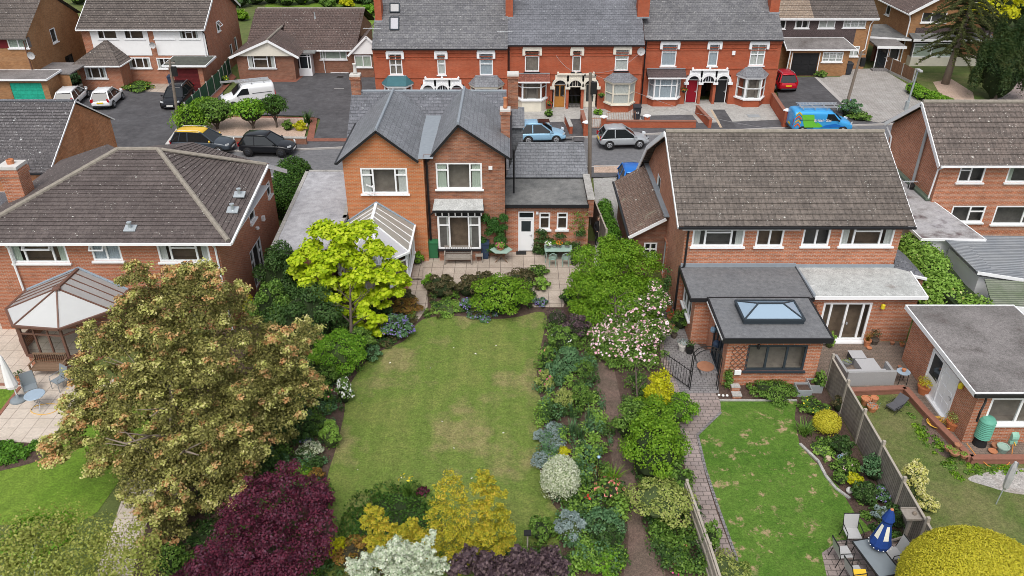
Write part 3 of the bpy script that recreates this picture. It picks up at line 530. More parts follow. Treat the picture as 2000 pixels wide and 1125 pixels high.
# ---------------------------------------------------------------- vehicles
def loft(stations, ring):
    m = MB(); rows = [ring(*s) for s in stations]; k = len(rows[0])
    base = m.vs([p for r in rows for p in r])
    for i in range(len(rows)-1):
        for j in range(k): j2 = (j+1) % k; m.f.append([base+i*k+j, base+(i+1)*k+j, base+(i+1)*k+j2, base+i*k+j2]); m.m.append(0)
    m.f.append([base+j for j in range(k)]); m.m.append(0); m.f.append([base+(len(rows)-1)*k+j for j in reversed(range(k))]); m.m.append(0)
    return m
def car(name, label, x, y, yaw, body, L=3.8, Wd=1.66, Hh=1.48, kind='hatch', roof=None, rails=False, plate_rear='plate_yellow', group='parked cars', hub='hub_silver', trimc='bin_black', stripes=False, wheel_r=.3, cat='car'):
    t = thing(name, label, cat, (x, y, 0), yaw, group); w = Wd/2; h = L/2; van = kind == 'van'
    # station: x, half width factor, top z of lower body, sill z
    if van:
        st = [(-h, .90, 1.72, .38), (-h+.12, .98, 1.78, .27), (-h+.8, 1, 1.82, .22), (-.2, 1, 1.82, .2), (h-1.75, .99, 1.79, .2), (h-1.30, .97, 1.30, .2), (h-.95, .95, 1.04, .2), (h-.5, .92, .95, .22), (h-.12, .84, .78, .26), (h, .70, .58, .34)]
    else:
        hl = dict(hatch=.95, suv=1.05, estate=1.15)[kind]; z0 = .24 if kind == 'suv' else .2; zt = .85*Hh/1.48*(1.04 if kind == 'suv' else 1)
        st = [(-h, .80, .55, .38), (-h+.08, .92, zt-.04, .28), (-h+.4, .98, zt, z0+.02), (-.3, 1, zt, z0), (h-hl-.15, .99, zt-.01, z0), (h-hl*.7, .965, zt-.07, z0), (h-.35, .91, zt-.16, z0+.02), (h-.08, .82, zt-.30, z0+.05), (h, .70, .50, .34)]
    def ring(X_, wf, zt_, zs): 
        W_ = w*wf; a = min(.55, zs + (zt_-zs)*.45); return [(X_, 0, zs), (X_, -W_*.86, zs), (X_, -W_*.985, zs+.1), (X_, -W_, a), (X_, -W_*.97, zs+(zt_-zs)*.8), (X_, -W_*.86, zt_), (X_, 0, zt_+.03), (X_, W_*.86, zt_), (X_, W_*.97, zs+(zt_-zs)*.8), (X_, W_, a), (X_, W_*.985, zs+.1), (X_, W_*.86, zs)]
    bm = loft(st, ring); b = bm.build('body', body, t, smooth=True, loc=(0,0,0)); s = b.modifiers.new('round', 'SUBSURF'); s.levels = s.render_levels = 2
    if not van:
        ra = dict(hatch=-h+.06, suv=-h+.1, estate=-h+.12)[kind]; rb = h - hl*1.02; ta = -h+dict(hatch=.55, suv=.5, estate=.6)[kind]; tb = h - hl - .92
        zb = zt - .05; g = MB(); wb, wt = w*.91, w*.65
        def rect(xa, xb, ww, z): return [Vector((xa, -ww, z)), Vector((xb, -ww, z)), Vector((xb, ww, z)), Vector((xa, ww, z))]
        B_ = rect(ra, rb, wb, zb); T_ = rect(ta, tb, wt, Hh-.05)
        for i in range(4): j = (i+1) % 4; g.face(B_[i], B_[j], T_[j], T_[i])
        g.build('windows', 'glass_car', t, loc=(0,0,0))
        pm = MB()
        for i in range(4): pm.bar(B_[i], T_[i], .085, .06)
        xm = (ta+tb)/2
        for sg in (-1, 1):
            pm.bar((xm-.08, sg*wb*1.002, zb), (xm-.08, sg*wt*1.01, Hh-.05), .07, .03); pm.bar((ta, sg*wt, Hh-.06), (tb, sg*wt, Hh-.06), .07, .07)
            if kind != 'hatch': pm.bar(((ra+xm)/2-.1, sg*wb*1.002, zb), ((ta+xm)/2-.1, sg*wt*1.01, Hh-.05), .06, .03)
        pm.build('pillars', body if not stripes else (roof or body), t, loc=(0,0,0))
        rm = MB(); q = [(ta-.12, .86, Hh-.07), (ta+.15, 1.02, Hh-.015), ((ta+tb)/2, 1.05, Hh+.015), (tb-.15, 1.02, Hh-.015), (tb+.10, .92, Hh-.08)]
        def rring(X_, wf, z): ww = wt*wf; return [(X_, -ww, z-.045), (X_, -ww, z-.01), (X_, -ww*.8, z+.012), (X_, 0, z+.03), (X_, ww*.8, z+.012), (X_, ww, z-.01), (X_, ww, z-.045), (X_, 0, z-.05)]
        rf = loft(q, rring).build('roof', roof or body, t, smooth=True, loc=(0,0,0))
        if rails: 
            for sg in (-1, 1): MB().tube([(ta+.05, sg*wt*.93, Hh+.0), (ta+.15, sg*wt*.93, Hh+.06), (tb-.2, sg*wt*.93, Hh+.06), (tb-.1, sg*wt*.93, Hh)], .018, 6).build('roof_rail', 'alu', t, loc=(0,0,0))
        mx, mz = rb-.22, zt+.06
    else:
        g = MB(); A = lambda x_, y_, z_: Vector((x_, y_, z_))
        g.face(A(h-.98, -w*.78, 1.12), A(h-.98, w*.78, 1.12), A(h-1.66, w*.70, 1.73), A(h-1.66, -w*.70, 1.73))
        g.build('windscreen', 'glass_car', t, loc=(0,0,0)); MB().bar((h-1.0,0,1.105), (h-1.02,0,1.135), 1.2, .04).build('wiper_panel', 'bin_black', t, loc=(0,0,0)); g = MB()
        for sg in (-1, 1): q = [A(h-1.25, sg*(w*.985), 1.08), A(h-2.25, sg*(w*.995), 1.08), A(h-2.2, sg*(w*.95), 1.58), A(h-1.72, sg*(w*.94), 1.58)]; g.face(*(q if sg > 0 else q[::-1])); g.build('side_window', 'glass_car', t, loc=(0,0,0)); g = MB()
        mx, mz = h-1.3, 1.1
        for sg in (-1, 1): MB().box(-h+.3, h-2.5, sg*w*.995, sg*(w*.995+.012), 1.12, 1.16).box(-h+.5, -h+1.6, sg*w*1.0, sg*(w*1.0+.02), .5, .56).build('side_trim', 'bin_black', t, loc=(0,0,0))
    for sg in (-1, 1):
        MB().lathe([(.02,-.06), (.085,-.03), (.09,.02), (.05,.06)], (mx, sg*(w+.08), mz), 8, 'x').build('mirror', (roof or body) if not van else 'bin_black', t, smooth=True, loc=(0,0,0))
        MB().obox((h-.17, sg*w*.70, .70 if not van else .80), Vector((.75,sg*.5,.35)).normalized(), Vector((-sg*.5,.75,0)).normalized(), (0,0,1), .03, .15, .075).build('headlight', 'head_lamp', t, loc=(0,0,0))
        MB().obox((-h+.07, sg*w*.76, .80 if not van else .95), Vector((-.8,sg*.35,.1)).normalized(), Vector((-sg*.3,.9,0)).normalized(), (0,0,1), .03, .11, .14 if not van else .25).build('tail_light', 'tail_lamp', t, loc=(0,0,0))
        for wx in (-h+.72 if not van else -h+.8, h-.76 if not van else h-.85):
            wr = wheel_r; MB().lathe([(wr+.055,-.0), (wr+.055,.012)], (wx, sg*w*.985 + (.0 if sg < 0 else .012), wr), 20, 'y').build('wheel_arch', 'rubber', t, loc=(0,0,0))
            wh = MB().lathe([(wr*.6,-.10), (wr*.93,-.10), (wr,-.06), (wr,.06), (wr*.93,.10), (wr*.6,.10)], (wx, sg*(w-.06), wr), 20, 'y').build('wheel', 'rubber', t, smooth=True, loc=(0,0,0))
            hb = MB().lathe([(wr*.66,0), (wr*.6,.02), (.05,.03)], (wx, sg*(w+.045) if sg < 0 else w+.045, wr), 14, 'y')
            if sg > 0: hb = MB().lathe([(.05,-.03), (wr*.6,-.02), (wr*.66,0)], (wx, w+.045, wr), 14, 'y')
            hb.build('rim', hub, wh, loc=(0,0,0)); sp = MB()
            for q in range(5): a = q*1.2566; sp.obox((wx+math.cos(a)*wr*.38, sg*(w+.078), wr+math.sin(a)*wr*.38), (math.cos(a),0,math.sin(a)), (0,1,0), (-math.sin(a),0,math.cos(a)), wr*.17, .004, .022)
            sp.build('spokes', 'rubber', wh, loc=(0,0,0))
    MB().box(h-.012, h+.012, -.26, .26, .36, .47).build('number_plate', 'plate_white', t, loc=(0,0,0)); MB().box(-h-.02, -h+.03, -.26, .26, .58, .69).build('number_plate', plate_rear, t, loc=(0,0,0))
    MB().box(h-.10, h+.004, -w*.55, w*.55, .27, .34).box(h-.06, h-.005, -w*.42, w*.42, .52, .60).build('grille', trimc, t, loc=(0,0,0)); MB().box(-h-.012, -h+.10, -w*.72, w*.72, .30, .42).build('bumper', trimc, t, loc=(0,0,0))
    return t
# ---------------------------------------------------------------- ground, roads and surfaces (sheets 4 mm apart)
def sheet(name, pts, mat, z, world=False):
    P = [Vector((p[0], p[1], z)) if world else G(p[0], p[1], z) for p in pts]
    m = MB(); m.face(*P); o = m.build(name, mat)
    if o.data.polygons[0].normal.z < 0: o.data.flip_normals()
    return tag(o, kind='structure')
def smooth_poly(pts, k=4):
    out = []; n = len(pts)
    for i in range(n):
        p0, p1, p2, p3 = [np.array(pts[(i+j-1) % n], float) for j in range(4)]
        for q in range(k):
            t = q/k; out.append(tuple(.5*((2*p1)+(-p0+p2)*t+(2*p0-5*p1+4*p2-p3)*t*t+(-p0+3*p1-3*p2+p3)*t**3)))
    return out
sheet('ground', [(-500,-20), (500,-20), (500,900), (-500,900)], 'garden_ground', 0, True)
sheet('road', [(-80,49.5), (-14,50.4), (6,52.2), (30,54.6), (80,59), (80,67), (30,61.4), (22,60.5), (0,57.6), (-15,55.7), (-30,54.6), (-80,50)][:6] + [(80,66.5), (22,60.5), (0,57.6), (-15,55.75), (-80,50.8)], 'tarmac_road', .004, True)
sheet('pavement', [(-80,50.8), (-15,55.75), (0,57.6), (22,60.5), (80,66.5), (80,68.5), (22,62.4), (0,59.5), (-15,57.6), (-80,52.6)], 'tarmac_path', .10, True)
sheet('near_pavement', [(-80,47.5), (-14,48.6), (6,50.3), (30,52.7), (80,57), (80,59), (30,54.6), (6,52.2), (-14,50.4), (-80,49.5)], 'tarmac_path', .09, True)
def kerb(pts, name='kerb', w=.13, z0=0, z1=.12, mat='kerb'):
    m = MB()
    for a, b in zip(pts, pts[1:]): m.bar((a[0], a[1], (z0+z1)/2), (b[0], b[1], (z0+z1)/2), w, z1-z0)
    return tag(m.build(name, mat), kind='structure')
kerb([(-80,50.75), (-15,55.7), (0,57.53), (22,60.43), (80,66.4)]); kerb([(-80,49.5), (-14,50.4), (6,52.2), (30,54.6), (80,59)])
# drives across the road, left to right
sheet('forecourt', [(-60,52.7), (-26.2,56.9), (-26.4,70.5), (-37,71.2), (-60,71)], 'tarmac_drive', .104, True)
sheet('driveway', [(300,158), (398,172), (440,150), (432,205), (340,283), (338,296), (215,296), (217,248)], 'tarmac_drive', .112)
sheet('brick_forecourt_edge', [(392,180), (448,140), (462,150), (395,222)], 'red_paving', .116)
sheet('slab_path', [(300,158), (345,164), (338,182), (282,178)], 'slabs_buff', .116)
sheet('parking_bay', [(150,178), (272,178), (215,250), (140,250)], 'tarmac_drive', .108)
sheet('concrete_strip', [(345,250), (352,262), (340,282), (322,282)], 'concrete_pale', .116)
sheet('side_yard', [(60,128), (165,118), (170,180), (100,195)], 'concrete', .106)
sheet('bungalow_forecourt', [(434,196), (475,158), (600,140), (745,128), (735,190), (690,272), (612,272), (626,232), (600,226), (440,224)], 'tarmac_drive', .109)
sheet('forecourt_edging', [(440,224), (620,230), (612,276), (598,276), (606,238), (440,232)], 'red_paving', .114)
sheet('bungalow_edging', [(466,160), (578,160), (596,146), (590,142), (574,154), (462,154)], 'red_paving', .114)
sheet('gravel_bed', [(452,229), (604,231), (594,270), (370,266), (362,240)], 'gravel_pink', .118)
sheet('entrance_edging', [(612,270), (700,270), (700,276), (610,276)], 'red_paving', .118)
# terrace forecourts
sheet('terrace_forecourt', [(-12.5,57.9), (0,59.4), (22.2,62.3), (22.2,68), (-12.5,65)], 'concrete', .106, True)
sheet('terrace_path', [(1072,238), (1100,238), (1116,262), (1118,272), (1092,272), (1078,252)], 'tarmac_path', .112)
sheet('terrace_path', [(1112,232), (1136,232), (1142,262), (1140,276), (1122,276), (1118,262)], 'tarmac_drive', .113)
sheet('terrace_path', [(1392,214), (1415,214), (1438,249), (1412,249)], 'tarmac_drive', .112)
sheet('terrace_path', [(1250,226), (1352,224), (1372,250), (1300,254), (1256,240)], 'tarmac_path', .112)
sheet('slab_edge', [(1387,214), (1391,214), (1411,249), (1406,249)], 'kerb_buff', .113)
# right of the terrace
sheet('dark_driveway', [(1512,152), (1592,150), (1618,172), (1656,212), (1640,232), (1560,235), (1525,210)], 'tarmac_drive', .110)
sheet('block_driveway', [(1592,150), (1640,150), (1668,134), (1722,134), (1778,168), (1812,200), (1720,240), (1672,232), (1652,206), (1618,172)], 'block_grey', .114)
sheet('drive_edging', [(1590,150), (1596,150), (1660,207), (1652,210)], 'kerb', .118)
sheet('front_lawn', [(1782,142), (1895,142), (1925,198), (1880,210), (1808,196)], 'lawn_weedy', .108)
sheet('bare_earth', [(1822,160), (1858,154), (1900,180), (1905,202), (1845,200)], 'gravel_pink', .112)
sheet('path_edging', [(1776,168), (1786,172), (1828,198), (1815,204), (1770,178)], 'concrete_pale', .113)
sheet('red_driveway', [(1960,150), (2060,150), (2060,210), (1930,200)], 'block_pink', .112)
# behind the terrace row, gardens at the top edge
sheet('back_lawn', [(-28,86), (-8,86), (-4,150), (-40,150)], 'lawn_green', .006, True); sheet('far_lawn', [(-120,110), (120,110), (160,260), (-160,260)], 'lawn_weedy', .005, True)
# side passage between the centre house and the semi
sheet('side_drive', [(1158,336), (1262,336), (1262,520), (1160,520), (1164,420)], 'concrete', .010); sheet('side_drive_entry', [(1160,323), (1250,323), (1250,337), (1160,337)], 'gravel_pink', .094)
# centre garden
sheet('garden_soil', [(560,470), (1235,470), (1300,640), (1345,900), (1450,1200), (150,1200), (300,860), (470,560)], 'soil', .008)
sheet('patio', [(798,492), (1165,486), (1120,545), (1100,600), (1040,600), (1040,560), (835,560), (835,600), (815,628), (790,600), (800,545)], 'slabs_buff', .016)
sheet('step', [(806,518), (826,518), (824,544), (803,544)], 'slabs_buff', .15)
LAWN = smooth_poly([(815,632), (838,620), (880,617), (930,620), (975,623), (1015,618), (1050,609), (1068,617), (1062,650), (1052,700), (1048,750), (1062,800), (1058,850), (1052,900), (1066,950), (1080,985), (1100,1010), (1090,1040), (1060,1160), (640,1160), (655,1050), (640,985), (640,930), (655,880), (672,810), (676,770), (700,725), (735,690), (790,665)])
sheet('lawn', LAWN, 'lawn_dry', .014)
sheet('dirt_path', smooth_poly([(1155,680), (1188,690), (1204,740), (1216,800), (1230,860), (1240,920), (1240,970), (1262,1040), (1300,1130), (1222,1135), (1228,1050), (1216,980), (1196,900), (1178,820), (1164,750)]), 'soil_path', .012)
# garden to its right
sheet('neighbour_soil', [tuple(G(*p)[:2]) for p in ((1290,600), (1640,600))]+[(13.42,27.3), (13.3,14)]+[tuple(G(*p)[:2]) for p in ((1340,1250), (1340,780))], 'soil', .009, True)
sheet('block_path', [(1284,560), (1316,560), (1352,668), (1395,700), (1398,770), (1407,782), (1408,806), (1360,852), (1378,930), (1400,1000), (1438,1100), (1442,1140), (1392,1140), (1362,1030), (1340,930), (1330,850), (1322,786), (1290,700)], 'block_pink', .016)
sheet('dark_block_patio', [(1288,580), (1312,580), (1352,664), (1400,700), (1404,768), (1330,768), (1298,690)], 'block_dark', .020)
sheet('patchy_lawn', [(1405,784), (1556,784), (1552,815), (1562,870), (1600,910), (1638,950), (1668,1000), (1702,1035), (1650,1055), (1605,1080), (1618,1140), (1442,1140), (1436,1090), (1398,985), (1376,918), (1362,850), (1408,806)], 'lawn_patchy', .014)
sheet('slab_patio', [(1605,1080), (1640,1055), (1700,1052), (1775,1065), (1790,1140), (1618,1140)], 'block_pink', .018)
kk = [G(*p) for p in [(1405,783), (1556,783)]]; kerb(kk, 'lawn_edging', .08, 0, .06, 'concrete')
kk = [G(*p) for p in [(1562,868), (1598,902), (1612,930), (1632,955), (1660,975)]]; kerb(kk, 'lawn_edging', .10, 0, .07, 'concrete')
kk = [G(*p) for p in [(1408,806), (1362,850), (1378,918), (1400,985), (1438,1090), (1444,1140)]]; kerb(kk, 'path_edging', .10, 0, .03, 'block_dark')
# far right garden
sheet('brick_patio', [(13.43,30.7), (13.43,26.3)][::-1]+[tuple(G(*p)[:2]) for p in ((1640,667), (1775,668), (1770,700), (1830,790), (1890,850), (2010,860), (2010,905), (1895,905), (1850,860), (1768,768), (1640,772))], 'brick_paving', .018, True)
sheet('weedy_lawn', [(13.33,14), (13.43,26.3)]+[tuple(G(*p)[:2]) for p in ((1640,775), (1762,770), (1800,815), (1860,870), (1905,905), (2010,900), (2060,1180))], 'lawn_weedy', .013, True)
sheet('gravel_patch', smooth_poly([(1890,935), (1930,922), (2000,915), (2080,925), (2080,965), (1990,965), (1930,950)]), 'gravel_grey', .017)
sheet('bare_patch', smooth_poly([(1800,825), (1815,815), (1850,862), (1870,895), (1840,890), (1812,860)]), 'soil_path', .017)
# left garden
sheet('cream_patio', [(-60,560), (60,560), (140,740), (230,740), (130,812), (98,866), (-60,866)], 'slabs_cream', .016)
sheet('side_path', [(-40,500), (30,560), (60,700), (-60,700)], 'slabs_cream', .012)
sheet('left_lawn', [(-60,906), (40,900), (78,890), (95,862), (150,815), (300,760), (330,800), (190,1000), (150,1025), (-60,1025)], 'lawn_green', .014)
sheet('left_lawn', [(-60,760), (34,760), (-10,815), (-60,860)], 'lawn_green', .020)
sheet('left_bed', smooth_poly([(-60,868), (80,866), (92,880), (60,905), (-60,925)]), 'soil', .019)
sheet('slab_walk', [(262,905), (322,905), (255,1130), (185,1130)], 'slabs_cream', .018); sheet('walk_edging', [(296,985), (300,980), (262,1090), (255,1090)], 'kerb_buff', .03)
kk = [G(*p) for p in [(-30,752), (35,752), (52,744)]]; kerb(kk, 'patio_edging', .14, 0, .05, 'brick_cope'); kk = [G(*p) for p in [(40,756), (2,806), (-40,860)]]; kerb(kk, 'patio_edging', .14, 0, .04, 'brick_cope')
# ---------------------------------------------------------------- houses: shared helpers
def wbx(x0, y0, x1, y1, Y):
    """picture box on the wall plane y=Y -> foot point, width, height"""
    a = V(x0, y1, Y); b = V(x1, y1, Y); c = V((x0+x1)/2, y0, Y); return Vector((a.x, Y, a.z)), b.x-a.x, c.z-a.z
def hol(P, w, h, x0): return (P.x-x0, P.x-x0+w, P.z, P.z+h)
def house(name, label, x, y, cat='house', group=None): return thing(name, label, cat, (x, y, 0), 0, group)
C3 = ((.27, (.68,)), (.46, ()), (.27, (.68,))); C3o = ((.25, ()), (.5, (.72,)), (.25, ())); C2 = ((.5, ()), (.5, ())); C1 = ((1, ()),); SASH = ((1, (.5,)),)
def bay(par, xc, Y, w, d, z0, zs, zt, zr, base='brick_red', frame='paint_white', hip='slate_blue', curtain='curtain', tran=(.62,), net=False, style='hip', cant=.45, roofmat=None, sillz=True):
    """canted bay: z0 foot, zs sill, zt head, zr roof top"""
    b = [(xc-w/2, Y), (xc-w/2+cant, Y-d), (xc+w/2-cant, Y-d), (xc+w/2, Y)]; m = MB()
    for p, q in zip(b, b[1:]):
        L = math.dist(p, q); m.wall((p[0], p[1], 0), (q[0]-p[0], q[1]-p[1]), L, z0, zs)
    o = m.build('bay', base, par)
    for i, (p, q) in enumerate(zip(b, b[1:])):
        L = math.dist(p, q); window(o, (p[0], p[1], zs), (q[0]-p[0], q[1]-p[1]), L, zt-zs, ((1, tran),) if i != 1 else (((.25, tran), (.5, tran), (.25, tran)) if w > 2.6 else ((1, tran),)), sill=False, mat=frame, curtain=curtain, net=net if i != 1 else net, name='window', recess=.02, room='room_pale')
    s = MB(); e = .12; bb = [(xc-w/2-e, Y-.003), (xc-w/2+cant-e*.6, Y-d-e), (xc+w/2-cant+e*.6, Y-d-e), (xc+w/2+e, Y-.003)]
    s.slab([(x, y, zs+.02) for x, y in bb], .12); s.build('sill', frame, o); s = MB(); s.slab([(x, y, zt+.14) for x, y in bb], .14).build('cornice', frame, o)
    r = MB(); ra, rb = (xc-w/2+cant*.9, Y-.004), (xc+w/2-cant*.9, Y-.004); e = .2; bb = [(xc-w/2-e, Y), (xc-w/2+cant-e*.5, Y-d-e), (xc+w/2-cant+e*.5, Y-d-e), (xc+w/2+e, Y)]
    if style == 'hip':
        B = [Vector((x, y, zt+.145)) for x, y in bb]; T = [Vector((ra[0], ra[1]-.05, zr)), Vector((rb[0], rb[1]-.05, zr))]
        r.face(B[0], B[1], T[0]); r.face(B[1], B[2], T[1], T[0]); r.face(B[2], B[3], T[1]); r.build('bay_roof', hip, o); MB().bar((T[0].x, Y-.06, zr), (T[1].x, Y-.06, zr), .12, .05).build('flashing', 'lead', o)
    else:
        A = Vector((xc-w/2-.25, Y-d-.3, zt+.15)); B = Vector((xc+w/2+.25, Y-d-.3, zt+.15)); C = Vector((B.x, Y-.004, zr)); D = Vector((A.x, Y-.004, zr))
        r.roof(A, B, C, D, .2, .02); r.face(B, Vector((B.x, Y-.004, zt+.15)), C); r.face(A, D, Vector((A.x, Y-.004, zt+.15))); r.face(A, Vector((A.x, Y-.004, zt+.149)), Vector((B.x, Y-.004, zt+.149)), B)
        r.build('bay_roof', hip, o); MB().bar(A+Vector((0,-.03,-.02)), B+Vector((0,-.03,-.02)), .06, .10).build('fascia', frame, o); MB().bar(D+Vector((0,-.05,.03)), C+Vector((0,-.05,.03)), .14, .06).build('flashing', 'lead', o)
    return o
def terrace(label, x0, x1, Y, ze, boxes, bays, arch, doors, roofmat, depth=9, chim=(), white='paint_white', sillm=None, extra=None, passage_gate=False, hood='paint_white', curt=('curtain','curtain','curtain')):
    t = house('terraced_houses', label, (x0+x1)/2, Y, group='red brick terraced houses'); wm = MB(); zr = ze + 4.1*.72; Yr = Y + 4.3
    ax0, ax1, zsp, rr = arch; nb = 3; bw = (ax1-ax0)/nb; holes = [hol(*b[:3], x0) for b in boxes]; ztop = zsp + rr
    holes.append((ax0-x0, ax1-x0, .0, ztop)); wm.wall((x0, Y, 0), (1,0), x1-x0, 0, ze, holes)
    for z in (ze-.75, ze-.95): wm.box(x0+.3, x1-.3, Y-.05, Y-.001, z, z+.06)
    wm.box(x0, x1, Y-.10, Y-.002, ze-.42, ze-.28); wm.box(x0+.001, x1-.001, Y-.14, Y-.003, ze-.28, ze-.12); wm.box(x0, x1, Y-.06, Y-.002, ze-2.45, ze-2.37)
    wm.wall((x1, Y, 0), (0,1), depth, 0, ze, top=[(0, ze), (4.3, zr), (depth, ze)]); wm.wall((x0, Y+depth, 0), (0,-1), depth, 0, ze, top=[(0, ze), (depth-4.3, zr), (depth, ze)]); wm.wall((x1, Y+depth, 0), (-1,0), x1-x0, 0, ze)
    # porch recesses: three openings, two doors beside a passage
    for i in range(nb+1):
        xx = ax0 + i*bw; hw = .11 if 0 < i < nb else .001
        if 0 < i < nb: wm.box(xx-hw, xx+hw, Y+.002, Y+.9, 0, ztop)
    wm.face((ax0, Y, 0), (ax0, Y+.9, 0), (ax0, Y+.9, ztop), (ax0, Y, ztop)); wm.face((ax1, Y+.9, 0), (ax1, Y, 0), (ax1, Y, ztop), (ax1, Y+.9, ztop))
    wm.build('wall', 'brick_red', t)
    MB().face((ax0, Y, ztop), (ax0, Y+1, ztop), (ax1, Y+1, ztop), (ax1, Y, ztop)).face((ax0, Y+4, 0), (ax1, Y+4, 0), (ax1, Y+4, ztop), (ax0, Y+4, ztop)).build('porch_lining', 'room_warm', t)
    a = MB(); k = 10; zc = ztop + .42
    for i in range(nb):
        cx = ax0 + (i+.5)*bw; R0 = bw/2-.12; R1 = R0+.20
        for j in range(k):
            q0, q1 = math.pi*j/k, math.pi*(j+1)/k; P = lambda r, q, y: (cx+math.cos(q)*r, y, zsp+math.sin(q)*r*1.06)
            for ya in (Y-.16,): a.face(P(R0,q0,ya), P(R1,q0,ya), P(R1,q1,ya), P(R0,q1,ya)); a.face(P(R1,q0,ya), P(R1,q0,Y-.005), P(R1,q1,Y-.005), P(R1,q1,ya)); a.face(P(R0,q0,ya), P(R0,q1,ya), P(R0,q1,Y+.25), P(R0,q0,Y+.25))
            xa, xb = cx+math.cos(q0)*R1, cx+math.cos(q1)*R1; za, zb = zsp+math.sin(q0)*R1*1.06, zsp+math.sin(q1)*R1*1.06
            if zc-.02 > max(za, zb) and xa < ax1+.02 and xb > ax0-.02 and not ((i == 0 and xb < cx-R1*.6) or (i == 2 and xa > cx+R1*.6)): a.face((xa, Y-.07, za), (xa, Y-.07, zc), (xb, Y-.07, zc), (xb, Y-.07, zb))
    for i in range(nb+1):
        xx = ax0 + i*bw; a.box(xx-.2, xx+.2, Y-.2, Y-.012, zsp-.2, zsp)
    a.box(ax0+.35, ax1-.35, Y-.22, Y-.01, zc, zc+.12)
    for q in (.42, bw*1.5, 3*bw-.42): a.lathe([(.07,0),(.10,.05),(.08,.11),(.02,.16)], (ax0+q, Y-.12, zc+.12), 8)
    a.build('triple_arch', white, t)
    for i, dm in ((0, doors[0]), (2, doors[1])):
        cx = ax0+(i+.5)*bw; dw = bw-.26; door(t, (cx-dw/2, Y+.34, .14), (1,0), dw, ztop-.16, dm[0], dm[1], glassz=dm[2], toplight=ztop-.16-2.0 if ztop > 2.3 else .3, panels=dm[3] if len(dm) > 3 else 0)
        MB().box(cx-dw/2-.02, cx+dw/2+.02, Y-.25, Y+.33, .0, .135).build('doorstep', 'concrete', t)
    cx = ax0+1.5*bw; f = MB(); f.bar((cx-bw/2+.1, Y+.06, zsp-.04), (cx+bw/2-.1, Y+.06, zsp-.04), .06, .08)
    for q in (-.2, 0, .2): f.bar((cx+q, Y+.06, zsp), (cx+q, Y+.06, ztop-.02), .035, .05)
    f.build('fanlight', white, t); MB().face((cx-bw/2+.1, Y+.08, zsp), (cx+bw/2-.1, Y+.08, zsp), (cx+bw/2-.1, Y+.08, ztop), (cx-bw/2+.1, Y+.08, ztop)).build('pane', 'glass_dark', t)
    g = MB().face((cx-bw/2+.1, Y+2.6, 0), (cx+bw/2-.1, Y+2.6, 0), (cx+bw/2-.1, Y+2.6, ztop), (cx-bw/2+.1, Y+2.6, ztop)); 
    if passage_gate: g = MB(); [g.box(cx-bw/2+.12, cx+bw/2-.12, Y+.3, Y+.34, z, z+.05) for z in (.2, 1.1, 1.9)]; [g.bar((cx-bw/2+.15+i*.11, Y+.32, .1), (cx-bw/2+.15+i*.11, Y+.32, 2.0), .018, .018) for i in range(8)]
    g.build('passage_gate', 'black_paint', t)
    for i, (P, w, h, cols) in enumerate(boxes):
        wo = window(t, P, (1,0), w, h, cols, mat='upvc', curtain=curt[i], net=curt[i] != 'curtain' or True, recess=.06, sillmat=sillm or white, room='room_pale')
        s = MB(); s.box(P.x-.16, P.x+w+.16, Y-.19, Y-.006, P.z+h-.05, P.z+h+.24)
        for sx in (P.x-.20, P.x+w): s.box(sx, sx+.20, Y-.20, Y-.007, P.z+h-.42, P.z+h+.12)
        s.build('lintel', white, wo)
    for bq in bays: bay(t, **bq)
    rf = MB().roof((x0-.02, Y-.25, ze-.05), (x1+.02, Y-.25, ze-.05), (x1+.02, Yr, zr), (x0-.02, Yr, zr), .27, .018); rf.roof((x1, Y+depth+.2, ze-.05), (x0, Y+depth+.2, ze-.05), (x0, Yr, zr), (x1, Yr, zr), .27, .018); rf.build('roof', roofmat, t)
    ridge(t, (x0, Yr, zr+.03), (x1, Yr, zr+.03), 'brick_cope', .12)
    gutter(t, (x0, Y-.30, ze-.09), (x1, Y-.30, ze-.09), 'black_paint')
    for cx, cw, pots in chim: chimney(t, cx, Y+2.75, ze+1.5, ze+3.65, cw, 1.0, 'brick_red', pots, cap='lime_stone')
    return t
def tb(x0, y0, x1, y1, Y, cols): P, w, h = wbx(x0, y0, x1, y1, Y); return (P, w, h, cols)
T1, T2, T3 = 64.6, 65.0, 66.3
xa = V(727, 93, T1).x; xb = V(991, 93, T1).x
t1 = terrace('red brick terraced pair with two roof windows, left end of the row', xa, xb, T1, 5.25,
    [tb(762,104,787,146,T1,((.5,(.45,)),(.5,(.45,)))), tb(855,104,871,146,T1,SASH), tb(937,103,963,147,T1,SASH)],
    [dict(xc=V(776,150,T1).x, Y=T1, w=2.3, d=.8, z0=0, zs=.95, zt=2.25, zr=3.0, hip='bay_teal'), dict(xc=V(950,150,T1).x, Y=T1, w=2.6, d=.8, z0=0, zs=.95, zt=2.2, zr=3.0, hip='slate_blue', frame='render_cream')],
    (V(822,165,T1).x, V(906,165,T1).x, 1.75, .52), [('grey_door','upvc',None), ('maroon','upvc',None)], 'slate_mottled', chim=[(V(735,40,T1+2).x+.15, .55, 1)], curt=('room_pale','curtain','curtain_blue'))
